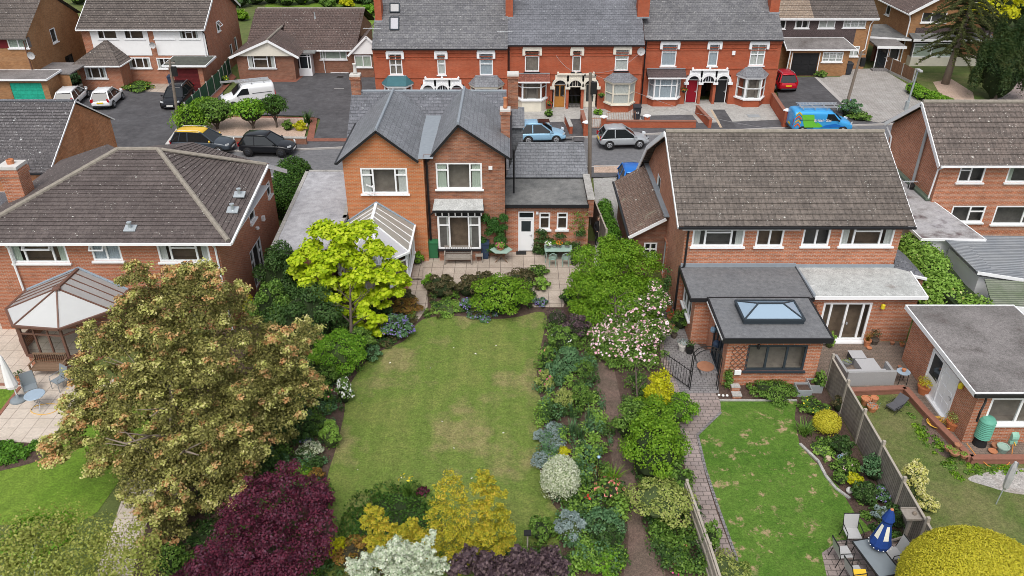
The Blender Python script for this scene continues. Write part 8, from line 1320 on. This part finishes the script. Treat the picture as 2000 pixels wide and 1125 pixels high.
# ---------------------------------------------------------------- hedges
def hedge(name, label, pts, w, h, mat, size=.06, n=9000, cmat='core_green', cat='hedge', flower=None, fn=0, wob=.12):
    P = [Vector((p[0],p[1],0)) for p in pts]; o = P[0]; t = thing(name,label,cat,(o.x,o.y,0)); L = []; c = MB(); tot = sum((b-a).length for a,b in zip(P,P[1:]))
    for a, b in zip(P,P[1:]):
        k = max(2,int((b-a).length/(w*.42))); c.bar(a-o+Vector((0,0,h*.42)), b-o+Vector((0,0,h*.42)), w*.7, h*.8)
        for i in range(k+1): p = a.lerp(b,i/k)-o; L.append((p.x+rg.uniform(-wob,wob)*w, p.y+rg.uniform(-wob,wob)*w, h*.5+rg.uniform(-.04,.04)*h, w*.52, w*.52, h*.5*rg.uniform(.92,1.08)))
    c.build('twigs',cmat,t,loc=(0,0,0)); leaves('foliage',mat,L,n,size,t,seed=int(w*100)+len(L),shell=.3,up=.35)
    if flower: leaves('blossoms',flower,L,fn,size*.9,t,seed=5,shell=.05,up=.9)
    return t
hedge('clipped_hedge','long narrow bright green hedge beside the side drive',[G(1178,395,1.3)[:2],G(1190,430,1.3)[:2],G(1201,482,1.3)[:2]],.95,1.5,'lf_hedge',.055,14000)
hedge('laurel_hedge','loose laurel hedge with cream flower heads along the corrugated sheds',[G(1785,470,1.9)[:2],G(1815,510,1.9)[:2],G(1852,560,1.9)[:2],G(1895,600,1.9)[:2]],2.1,2.5,'lf_lime',.085,18000,flower='lf_cream',fn=260,wob=.22)
hedge('low_hedge','lime green hedge in front of the monkey puzzle lawn',[G(1782,172,.5)[:2],G(1806,186,.5)[:2],G(1850,202,.5)[:2]],1.3,1.0,'lf_bright',.08,6500)
hedge('garage_hedge','thick dark clipped hedge left of the flat garage roof',[G(566,340,1.8)[:2],G(560,375,1.8)[:2]],2.3,2.7,'lf_hedge_dark',.07,13000)
# ---------------------------------------------------------------- shrubs and border plants: name | label | centre and size in the survey photo | leaf | options
ROWS = '''
dark_shrub|tall dark shrub left of the golden leaved tree|548,545,90,130|lf_dark|size=.06
dark_shrub|large dark shrub below the golden leaved tree|600,620,150,130|lf_dark|size=.06
dark_shrub|glossy green shrub at the corner of the hipped house|532,610,90,120|lf_mid|size=.06
yellow_bush|small bright yellow bush between the maple and the dark shrubs|487,603,28,50|lf_yellow|size=.06
clipped_shrub|rounded bright green shrub at the left lawn edge|662,692,104,92|lf_bright|size=.045,k=14
clipped_shrub|rounded green shrub behind the bright green one|697,668,70,60|lf_mid|size=.05
geranium_patch|mound of violet flowers beside the lawn corner|775,640,62,52|lf_bluegreen|flower=fl_violet,fn=260,fsize=.045
bronze_azalea|bronze orange azalea by the patio steps|795,601,62,38|lf_bronze|size=.045
dark_shrub|small dark green bush under the golden tree|740,605,60,40|lf_dark|size=.05
purple_shrub|dusky purple bush behind the bronze azalea|788,578,44,30|lf_brownish|size=.05
catmint|green tuft along the left lawn edge|722,690,48,34|lf_bluegreen|size=.04
peony|small pink flowered plant below the violets|722,670,26,24|lf_mid|flower=fl_magenta,fn=14,fsize=.06
hellebore|low dark plant at the lawn corner|755,668,40,24|lf_dark|size=.05
euphorbia|fresh green mound at the head of the lawn|872,602,62,34|lf_lime|size=.045
azalea|brownish shrub at the left end of the patio bed|862,560,62,50|lf_brownish|size=.05
fern|bright green tuft at the left end of the patio bed|838,553,30,34|lf_bright|size=.05
azalea|dark bronze shrub in the middle of the patio bed|915,560,50,44|lf_brownish|size=.05
rhododendron|large domed green shrub in the patio bed|978,578,116,82|lf_fresh|size=.055,k=14
azalea|dark bronze shrub behind the large domed shrub|1020,545,70,40|lf_brownish|size=.05
azalea|low bronze shrub behind the domed shrub, left part|945,545,50,30|lf_brownish|size=.05
hosta|lime hosta near the path at the right of the patio bed|1058,555,34,26|lf_lime|size=.09
geranium_patch|violet flowers left of the large domed shrub|910,596,24,28|lf_bluegreen|flower=fl_violet,fn=110,fsize=.04
geranium_patch|band of violet flowers along the lawn head|942,612,56,18|lf_bluegreen|flower=fl_violet,fn=170,fsize=.04,hmin=.2
geranium_patch|violet flowers right of the large domed shrub|1055,590,30,20|lf_bluegreen|flower=fl_violet,fn=120,fsize=.04,hmin=.2
acid_shrub|small lime and orange shrub in the patio bed|876,576,26,20|lf_lime|size=.04
potted_shrub|dark potted shrub at the edge of the path|1110,580,32,34|lf_dark|size=.045
heuchera|low bush beside the path corner|1050,530,44,24|lf_mid|size=.05
smoke_perennial|hazy mauve perennial at the lawn's upper right corner|1088,622,54,40|lf_dusky|size=.035,n=900
rose_bush|tall bush with a few white roses in the right border|1098,665,60,56|lf_mid|flower=fl_white,fn=16,fsize=.06
mauve_perennial|dark mauve foliage plant under the green tree|1128,640,54,50|lf_dusky|size=.045
rose_bush|bush with a single coral bloom at the lawn edge|1068,700,34,44|lf_mid|flower=fl_coral,fn=5,fsize=.08
santolina|mounded dark green plant in the right border|1110,705,60,52|lf_bluegreen|size=.05
box_ball|rounded dark green shrub by the dirt path|1138,722,38,36|lf_mid|size=.04,k=12
tall_perennial|leafy green clump in the middle of the right border|1080,730,50,40|lf_bluegreen|size=.05
alstroemeria|clump of pink and yellow flowers at the lawn edge|1062,745,36,46|lf_yellowgreen|flower=fl_magenta,fn=14,fsize=.05
box_ball|golden green rounded shrub in the right border|1101,783,34,46|lf_yellowgreen|size=.04,k=12
box_ball|emerald rounded shrub next to the golden one|1135,775,38,50|lf_mid|size=.04,k=12
sage|dark mottled shrub below the golden green one|1082,805,44,36|lf_dark|size=.045
santolina|silver grey cushion, uppermost of the silver group|1082,838,36,28|lf_silver|size=.03,k=14
santolina|silver grey cushion, left one of the silver group|1054,852,26,26|lf_silver|size=.03,k=14
santolina|broad silver grey cushion in the middle of the silver group|1080,862,48,34|lf_silver|size=.03,k=14
santolina|silver grey cushion against the white variegated dome|1060,900,44,36|lf_silver|size=.03,k=14
lime_spurge|lime yellow mound between silver cushions|1101,882,26,20|lf_yellow|size=.035
variegated_dome|clipped cream and green dome at the right lawn edge|1094,938,76,92|lf_variegated|size=.035,k=0,n=9000,fuzz=.05
lavender_bush|green bush right of the silver cushions|1146,886,38,36|lf_bluegreen|size=.045
small_shrub|small dark green mound beside the stake|1128,905,24,24|lf_mid|size=.04
fennel|tawny feathery plant near the garden stake|1160,922,30,26|lf_bronze|size=.03,n=500
rose_bush|standard rose bush with coral and pink blooms|1190,965,52,52|lf_mid|flower=fl_coral,fn=40,fsize=.075,trunk=.4
rose_bush|low bush of red and white flowers in the border|1145,985,44,40|lf_mid|flower=fl_red,fn=20,fsize=.05
tall_perennial|leafy mound below the coral rose|1180,1030,84,70|lf_bluegreen|size=.05
artemisia|silvery blue bush at the lower right lawn edge|1112,1030,60,62|lf_silver|size=.035
shrub|low mixed green shrub at the lawn's lower right corner|1058,1035,56,52|lf_mid|size=.05
lime_bush|bright lime green bush at the bottom edge|1172,1088,100,78|lf_bright|size=.055
arching_bush|large cream and green bush arching over the dirt path|1290,990,124,104|lf_yellowgreen|size=.05,trunk=.4
arching_bush|dark leafy climber on the left side of the path arch|1185,1050,66,60|lf_dark|size=.05
hardy_shrub|dense fresh green shrub between the dirt path and block path|1278,885,124,130|lf_fresh|size=.05,minh=2.2,fuzz=.12
hardy_shrub|loose green shrub under the rambling rose|1236,830,76,84|lf_mid|size=.05,minh=1.6,fuzz=.12
choisya|golden yellow shrub below the rose|1286,770,54,84|lf_yellow|size=.05,fuzz=.14
acer|feathery lime shrub overhanging the block path|1325,798,76,66|lf_bright|size=.045,fuzz=.16
hardy_shrub|upright green shrub below the golden choisya|1268,822,90,80|lf_fresh|size=.05,minh=1.9,fuzz=.12
hardy_shrub|low green bush beside the two rail fence|1312,930,70,70|lf_mid|size=.055
fence_climber|dark green climber on the two rail fence over the path|1388,1055,34,70|lf_mid|size=.05
shrub|olive green bush at the foot of the block path|1420,1112,90,46|lf_yellowgreen|size=.05
lupin|clump with coral lupin spikes beside the fence|1320,1065,40,36|lf_mid|flower=fl_coral,fn=8,fsize=.06
foxglove|clump with magenta spikes at the bottom of the fence|1330,1108,44,30|lf_mid|flower=fl_magenta,fn=14,fsize=.05
purple_bush|small dark purple bush right of the big smoke bush|620,975,60,60|lf_purple|size=.055,coremat=core_purple
heather_bush|bright yellow heather like bush by the smoke bush|657,1073,50,44|lf_yellow|size=.05
bronze_shrub|olive and red tinted shrub below the golden conifers|695,1085,80,70|lf_bronze|size=.045
green_dome|spreading green dome at the bottom of the lawn|765,1015,190,100|lf_hedge_dark|size=.05,k=16
green_ball|small dark green ball at the bottom edge|598,1112,70,40|lf_mid|size=.045
iris_clump|dark low plant beside the yellow irises|826,960,26,18|lf_purple|size=.05
white_flowers|drift of white flowers along the left lawn edge|672,765,34,50|lf_mid|flower=fl_white,fn=190,fsize=.05
fern|fern clump in the left border|585,835,64,56|lf_dark|size=.055
fern|lighter fern clump beside the dark fern|615,830,44,36|lf_mid|size=.05
euphorbia|low fresh green mound at the left lawn edge|645,850,40,56|lf_lime|size=.04
violet_flowers|patch of violet flowers in the left border|596,858,26,20|lf_bluegreen|flower=fl_violet,fn=80,fsize=.04
variegated_plant|cream variegated plants in the left border|605,880,50,36|lf_variegated|size=.04
lupin|clump with pink lupin spikes in the left border|635,770,30,44|lf_mid|flower=fl_coral,fn=14,fsize=.05
small_shrub|lime bush in the lower left border|575,920,64,40|lf_bright|size=.05
small_shrub|tiny gold and red bush at the lower left lawn corner|618,928,32,30|lf_bronze|size=.04
small_shrub|dark green mound above the white flowers|640,735,50,46|lf_mid|size=.05
small_shrub|mid green bush at the lower left lawn edge|630,960,40,36|lf_mid|size=.05
underplanting|dark shrub beneath the maple, lower right|510,905,60,60|lf_dark|size=.06
underplanting|dark shrub at the foot of the maple trunk|395,1045,80,60|lf_dark|size=.06
underplanting|green shrub below the maple at the bottom edge|330,1095,70,60|lf_mid|size=.06
laurel|glossy bright laurel at the bottom left|70,1050,130,70|lf_bright|size=.09
box_ball|golden clipped ball beside the leaning board fence|1615,826,54,52|lf_golddome|size=.03,k=0,n=5000,fuzz=.03,coremat=core_gold
shrub|dark green shrub with yellow flowers by the planter boxes|1590,795,60,40|lf_mid|flower=fl_yellow,fn=18,fsize=.04
shrub|green bush above the golden ball, against the fence|1640,790,30,34|lf_brownish|size=.04
hosta|pale leaved hosta below the golden ball|1608,880,44,30|lf_lime|size=.07
shrub|dark shrub right of the hosta by the fence|1645,870,44,40|lf_dark|size=.045
bay_shrub|round blue green shrub against the board fence|1708,915,50,54|lf_bluegreen|size=.045,k=14
rose_bush|small rose bush with a pink bloom in the fence border|1655,912,50,40|lf_mid|flower=fl_pink,fn=5,fsize=.08
heuchera|small lime heuchera in the fence border|1668,937,32,28|lf_yellow|size=.05
shrub|low dark shrub at the lawn kerb|1640,935,28,26|lf_mid|size=.045
shrub|dense green shrub in the lower fence border|1690,965,52,48|lf_dark|size=.045
lavender|airy pale lilac flowers against the fence|1732,968,50,40|lf_bluegreen|flower=fl_violet,fn=110,fsize=.035
shrub|dark shrub beside the bird table|1748,1010,60,50|lf_dark|size=.045
shrub|grey green shrub at the patio corner|1720,1005,34,34|lf_silver|size=.04
yellow_spirea|yellow cream shrub along the far side of the board fence|1782,945,50,80|lf_cream|size=.05,k=12
yellow_spirea|lower end of the yellow cream shrubs beyond the fence|1812,985,40,36|lf_cream|size=.05
kitchen_border|row of dark green tufts below the kitchen window|1510,762,90,26|lf_mid|size=.05,hmin=.3
pot_shrub|leafy potted shrubs against the kitchen wall|1330,625,34,40|lf_mid|size=.05
corner_plant|leafy plant at the end of the kitchen wall|1600,745,26,40|lf_mid|size=.05
corner_plant|trailing plant by the french doors|1622,665,20,34|lf_lime|size=.05,n=300
step_plant|green leaves beside the conservatory wall|815,505,26,26|lf_bright|size=.06
brown_shrub|olive brown shrub above the green tree by the lean-to|1200,480,60,30|lf_brownish|size=.05
box_ball|small dark green ball in the gravel bed|562,246,22,24|lf_mid|size=.06
box_ball|small golden ball in the gravel bed|586,247,25,24|lf_yellow|size=.06
low_shrub|low green bush by the wall in the gravel bed|503,262,18,10|lf_mid|size=.06,hmin=.4
drive_shrub|dark green bush by the hipped front room|267,150,22,26|lf_mid|size=.08
drive_shrub|spreading green bush with yellow flowers by the parking bay|270,170,56,22|lf_mid|size=.08,flower=fl_yellow,fn=24,fsize=.07,hmin=.6
drive_shrub|lime bush below the hipped front room|198,166,24,18|lf_bright|size=.08,hmin=.5
side_shrub|blue green bushes beside the dark side gate|145,156,36,24|lf_bluegreen|size=.09,hmin=.6
side_shrub|grey green bush by the teal garage|102,178,22,22|lf_silver|size=.08
yellow_potplant|green bush with yellow flowers by the green fence|440,158,18,20|lf_mid|flower=fl_yellow,fn=30,fsize=.08,size=.08
magenta_plant|magenta flower clump in front of the teal garage|78,190,18,8|lf_dusky|flower=fl_magenta,fn=60,fsize=.08,hmin=.3,size=.07
drive_dome|round dark bush on the tile hung house drive|1603,146,24,15|lf_mid|size=.08,hmin=.6
verge_bed|grassy bed with lilac flowers around the leaning pole|1660,212,44,34|lf_bluegreen|flower=fl_violet,fn=40,fsize=.06,size=.08
verge_bed|low green bed behind the sky blue van|1680,228,44,20|lf_mid|size=.08,hmin=.3
ivy_bush|green bush at the foot of the cream bay|1012,245,22,34|lf_mid|size=.08
door_plant|leafy plant beside the cream door|1168,220,18,14|lf_bright|size=.08,hmin=.5
potted_bush|round bush in a red pot outside the oak door|1072,222,16,18|lf_mid|size=.07
'''
for row in ROWS.strip().split('\n'):
    nm, lb, box_, mt, opt = row.split('|'); px, py, w_, h_ = map(float, box_.split(',')); kw = {}
    for kv in opt.split(','):
        if not kv: continue
        k_, v_ = kv.split('='); kw[k_] = v_ if k_ in ('flower','coremat') else (int(v_) if k_ in ('fn','n','k') else float(v_))
    if mt in ('lf_yellow','lf_gold_con','lf_golddome','lf_cream','lf_yellowgreen','lf_lime','lf_bright','lf_variegated','lf_white','lf_silver','lf_bronze'): kw.setdefault('coremat','core_gold' if mt in ('lf_yellow','lf_golddome') else 'core_brown' if mt == 'lf_bronze' else 'core_light')
    cat = 'tree' if nm.endswith('_tree') else 'climber' if 'climb' in nm or 'ivy' in nm else 'shrub' if any(q in nm for q in ('shrub','bush','dome','ball','azalea','laurel','acer','choisya','rhodo','underpl')) else 'plant'
    bpx(nm, lb, cat, px, py, w_, h_, mt, seed=int(px), **kw)
# golden clipped dome, bottom right
bpx('golden_dome','huge clipped golden yellow hedge dome in the bottom right corner','hedge',1915,1165,300,270,'lf_golddome',size=.03,k=0,n=80000,coremat='core_gold',seed=4,shell=.06,fuzz=.012)
# golden conifers
for lb,px,py,Lp,sd in (('golden conifer with a forked tip, tallest of the group',880,1190,[(876,932,17.3,15),(892,938,17.3,11),(868,955,17.3,20),(898,965,17.3,18),(862,990,17.2,24),(905,998,17.2,24),(842,1010,17.1,16),(880,1030,17,34),(915,1040,17,26),(850,1050,17,28),(885,1080,16.8,40)],1),('golden conifer nearest the right lawn edge',960,1190,[(943,930,17.6,14),(955,940,17.6,12),(934,955,17.5,15),(962,965,17.5,16),(984,965,17.5,9),(945,990,17.4,20),(978,1000,17.4,17),(985,1030,17.3,20),(950,1025,17.3,22),(990,1060,17.2,18)],2),('golden conifer standing apart on the left of the group',742,1180,[(722,996,17.2,11),(738,1002,17.2,13),(718,1022,17.1,15),(746,1028,17.1,17),(770,1035,17.1,13),(730,1055,17,20),(765,1062,17,18),(745,1085,16.9,26)],3),('broad low golden conifer at the front of the group',950,1230,[(940,1042,16.8,14),(955,1052,16.8,16),(925,1065,16.7,18),(970,1075,16.7,18),(945,1085,16.6,26),(980,1100,16.5,18)],4),('small golden conifer between the left and tallest ones',805,1200,[(805,1022,17,12),(790,1040,17,15),(820,1045,17,17),(800,1070,16.9,24),(830,1085,16.8,22)],5)):
    tree('golden_conifer',lb,G(px,py)[:2],bursts(Lp,7,.85,.2,sd,.25),'lf_gold_con',7500 if len(Lp) > 7 else 5000,.042,2.0,.05,6,.4,sd,group='golden conifers at the bottom of the lawn',shell=.75,up=.9,aspect=.38,fuzz=.2)
tree('white_shrub','tall white and green variegated shrub with ragged tips at the bottom edge',G(780,1230)[:2],bursts([(690,1105,16,18),(720,1098,16.2,20),(750,1085,16,22),(780,1070,16,22),(795,1095,16,24),(820,1075,16,16),(838,1058,16,13),(845,1040,16,8),(835,1085,16,18),(860,1105,16,18),(770,1110,16,30),(710,1120,16,26),(820,1120,16,30)],5,.8,.22,3,.25),'lf_white',11000,.04,1.4,.04,6,.5,41,cat='shrub',shell=.7,fuzz=.15)
tree('dusky_shrub','mauve leaved shrub between the white shrub and the lime bush',G(960,1240)[:2],bursts([(895,1105,16,22),(915,1080,16.2,18),(945,1100,16,24),(985,1110,16,24),(1010,1085,16.3,18),(1040,1095,16.2,24),(1075,1085,16.3,20),(1090,1108,16,22),(1055,1118,16,26),(960,1120,16,30),(1020,1115,16,26)],5,.85,.22,5,.3),'lf_dusky',9000,.06,1.2,.04,6,.6,42,cat='shrub',shell=.8,fuzz=.2)
# strap leaved plants
def strap(label, px, py, mat, n, h, sp, name='strap_leaved_plant', flower=None, cat='plant', wdt=.02):
    P = G(px,py); t = thing(name,label,cat,(P.x,P.y,0)); blades('leaf_blades',mat,n,h,sp,t,wdt=wdt,seed=int(px),rx=sp*.4)
    if flower: leaves('blossoms',flower,[(0,0,h*.95,sp*.6,sp*.6,.1)],14,.05,t,seed=2,shell=.9)
    return t
def wallplant(name, label, x0, y0, x1, y1, Y, mat, n, size=.045, th=.22):
    a, b = V(x0,y1,Y), V(x1,y0,Y); z0 = max(0,a.z); t = thing(name,label,'climber',((a.x+b.x)/2,Y,0)); w = b.x-a.x; h = b.z-z0; q = random.Random(n); L = [(q.uniform(-.5,.5)*w*.82, -th*.3, z0+q.uniform(.08,.9)*h, .16+w*.06, th, .16+h*.06) for i in range(26)]
    leaves('foliage',mat,L,n,size,t,seed=n,shell=.8,zmin=.0); return t
wallplant('clipped_ivy','block of clipped ivy on the wall beside the dark blue bin',938,416,990,497,38.95,'lf_ivy',10000); wallplant('climber','dark green climber behind the patio table',1038,447,1152,499,39.4,'lf_dark',7000); wallplant('climber','sparse climber on the brick right of the small windows',1110,412,1150,462,39.55,'lf_mid',450); wallplant('wall_climber','climber at the back corner of the flat roofed extension',1290,520,1312,600,32.2,'lf_dark',900); wallplant('wall_shrub','slim climber on the kitchen corner with the trellis',1410,722,1430,776,27.3,'lf_mid',600)
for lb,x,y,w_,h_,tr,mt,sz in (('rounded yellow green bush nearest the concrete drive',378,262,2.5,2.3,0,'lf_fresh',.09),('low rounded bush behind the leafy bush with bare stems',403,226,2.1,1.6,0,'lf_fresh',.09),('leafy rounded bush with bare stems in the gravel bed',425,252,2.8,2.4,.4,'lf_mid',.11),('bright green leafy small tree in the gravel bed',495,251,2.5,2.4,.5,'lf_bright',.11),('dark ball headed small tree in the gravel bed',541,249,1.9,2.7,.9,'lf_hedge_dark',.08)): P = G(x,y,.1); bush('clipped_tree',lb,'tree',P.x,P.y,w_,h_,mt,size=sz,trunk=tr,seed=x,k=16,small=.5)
strap('clump of yellow irises at the bottom of the lawn',798,972,'lf_mid',70,1.0,.45,'iris_clump','fl_yellow'); strap('grey green iris leaves by the dirt path',1120,850,'lf_bluegreen',60,.9,.4,'iris_clump'); strap('grey green iris leaves, second clump nearer the dirt path',1150,845,'lf_bluegreen',60,.9,.4,'iris_clump'); strap('arching daylily leaves by the coral rose',1198,940,'lf_fresh',90,.6,.6,'daylily_clump'); strap('arching strap leaves below the golden ball and fence',1573,848,'lf_mid',130,.6,.65,'daylily_clump'); strap('spiky yucca in the gravel bed corner',603,242,'lf_dark',60,1.3,.8,'yucca',wdt=.05); strap('spiky cordyline leaves in the left border under the maple',575,815,'lf_dark',60,.8,.6,'fern_clump')
for i,(x,y) in enumerate(((1118,815),(1150,820),(1135,860))): strap(('upper left','upper right','lower')[i]+' tuft of iris leaves in the right border',x,y,'lf_bluegreen',30,.8,.3,'iris_clump')
# hanging baskets
for lb,(x,y,Y_) in {'hanging basket of red and white flowers by the oak door':(1073,203,T2-.3),'green hanging basket right of the cream door':(1175,187,T2-.3),'small green hanging basket left of the red door':(1336,177,T3-.3)}.items():
    P = V(x,y,Y_); t = thing('hanging_basket',lb,'hanging basket',P,0,'hanging baskets'); MB().lathe([(0,-.2),(.15,-.12),(.2,0),(0,0)],(0,0,0),10).tube([(0,.25,.6),(0,0,.6),(0,0,.0)],.012,4).build('basket','iron_black',t,loc=(0,0,0)); leaves('foliage','lf_mid',[(0,0,.05,.28,.25,.2)],120,.07,t,shell=.8,zmin=-1)
    if 'red' in lb: leaves('blossoms','fl_red',[(0,0,.08,.3,.27,.22)],40,.06,t,shell=.1,zmin=-1)
# beyond the bungalow and behind the terrace, top edge
TOP = [(8,'lf_mid',620,4,26),(9,'lf_dark',650,6,30),(10,'lf_fresh',590,8,30),(11,'lf_dusky',670,2,22),(12,'lf_mid',700,6,26),(13,'lf_yellow',678,14,16),(14,'lf_bright',722,30,18),(15,'lf_mid',640,16,20),(16,'lf_dark',468,14,26),(17,'lf_fresh',472,40,18),(18,'lf_mid',560,10,30),(19,'lf_dark',530,6,30),(20,'lf_mid',500,8,30),(21,'lf_dark',720,10,20),(22,'lf_mid',155,8,26)]
WHERE = ['shrub behind the bungalow roof, below the top edge','dark tree above the bungalow ridge','fresh green shrub above the bungalow','dusky red flowered shrub at the top edge','green bush near the top left of the terrace chimney','golden yellow bush above the bungalow','lime bush beside the first terrace chimney','green bush right of the dusky shrub','dark tree between the white clad house and bungalow','fresh green bush right of the white clad gable','wide green bush over the middle of the bungalow','dark bush over the bungalow, left of centre','green bush over the left end of the bungalow','dark bush at the top left corner of the terrace','green tree between the tan brick and white clad houses']
for (sd_, mt, px, py, w_), lb in zip(TOP, WHERE): P = G(px,max(py,-10)); s = mpp(P); bush('background_bush',lb,'bush',P.x,P.y,w_*s*1.5,w_*s*1.1,mt,size=.22,seed=sd_,n=900,group='bushes along the top edge')
# ---------------------------------------------------------------- low planting nobody could count
def cover(name, label, poly, n, k, mats, size=.05, r=(.15,.4), h=.3, seed=1):
    q = random.Random(seed); xs = [p[0] for p in poly]; ys = [p[1] for p in poly]; pts = []
    def inside(x, y):
        c = False; j = len(poly)-1
        for i in range(len(poly)):
            if (poly[i][1] > y) != (poly[j][1] > y) and x < (poly[j][0]-poly[i][0])*(y-poly[i][1])/(poly[j][1]-poly[i][1])+poly[i][0]: c = not c
            j = i
        return c
    while len(pts) < k:
        x, y = q.uniform(min(xs),max(xs)), q.uniform(min(ys),max(ys))
        if inside(x,y): pts.append(G(x,y))
    for i, m_ in enumerate(mats):
        L = [(p.x,p.y,h*.3,s_:=q.uniform(*r),s_,h*q.uniform(.5,1.2)) for p in pts[i::len(mats)]]
        o = leaves(name,m_,L,n//len(mats),size,None,seed=seed+i,shell=.9,up=.5); tag(o,label,'ground cover',None,'stuff')
cover('undergrowth','low mixed planting in the left border',[(560,640),(700,720),(735,690),(690,740),(660,830),(640,930),(630,1000),(560,960),(500,880),(520,700)],16000,170,['lf_dark','lf_mid','lf_bluegreen'],seed=1)
cover('undergrowth','low mixed planting below the patio and steps',[(690,640),(835,610),(850,560),(1050,560),(1075,590),(1045,612),(975,622),(830,622),(740,690),(690,700)],10000,120,['lf_dark','lf_mid','lf_brownish'],seed=5,r=(.12,.3))
cover('undergrowth','low mixed planting in the right border',[(1072,620),(1150,640),(1165,760),(1200,900),(1225,1000),(1210,1125),(1090,1125),(1095,1000),(1070,950),(1058,880),(1052,760),(1056,690)],34000,260,['lf_mid','lf_bluegreen','lf_lime','lf_dark'],seed=9,h=.55)
cover('undergrowth','low planting along the right side of the dirt path',[(1205,700),(1300,790),(1340,930),(1390,1120),(1290,1125),(1250,960),(1235,850)],20000,170,['lf_mid','lf_dark'],seed=13,h=.5)
cover('undergrowth','shady planting under the smoke bushes and conifers',[(330,1060),(500,930),(640,990),(660,1060),(860,1040),(1080,1060),(1080,1130),(330,1130)],14000,170,['lf_dark','lf_mid','lf_brownish'],seed=17)
cover('undergrowth','low planting in the board fence border',[(1575,855),(1640,860),(1700,960),(1765,1060),(1710,1045),(1660,960),(1610,900)],4000,60,['lf_dark','lf_mid'],seed=21,h=.2,r=(.1,.25))
cover('weeds','weeds along the retaining wall of the weedy lawn',[(1760,775),(1800,830),(1880,905),(2000,910),(2000,925),(1870,935),(1790,850)],2500,60,['lf_fresh','lf_mid'],seed=25,h=.08,r=(.08,.22))
cover('bedding_plants','clipped leafy bedding in the curved bed, left',[(-40,868),(75,866),(80,880),(50,900),(-40,915)],5000,60,['lf_hedge'],seed=29,h=.22,r=(.12,.25),size=.06)
cover('shade_plants','shady planting beneath the maple',[(330,900),(470,760),(560,660),(640,720),(560,900),(440,980),(360,1010)],16000,170,['lf_dark','lf_brownish'],seed=33,h=.35)
q_ = random.Random(5)
for i in range(16): P = G(q_.uniform(700,1000),q_.uniform(640,960)); tag(leaves('fallen_leaf','fl_white',[(0,0,.03,.04,.04,.01)],1,.06,None,(P.x,P.y,.0),seed=i,zmin=-1),'pale fallen leaf lying on the big lawn','leaf','fallen leaves on the lawn')
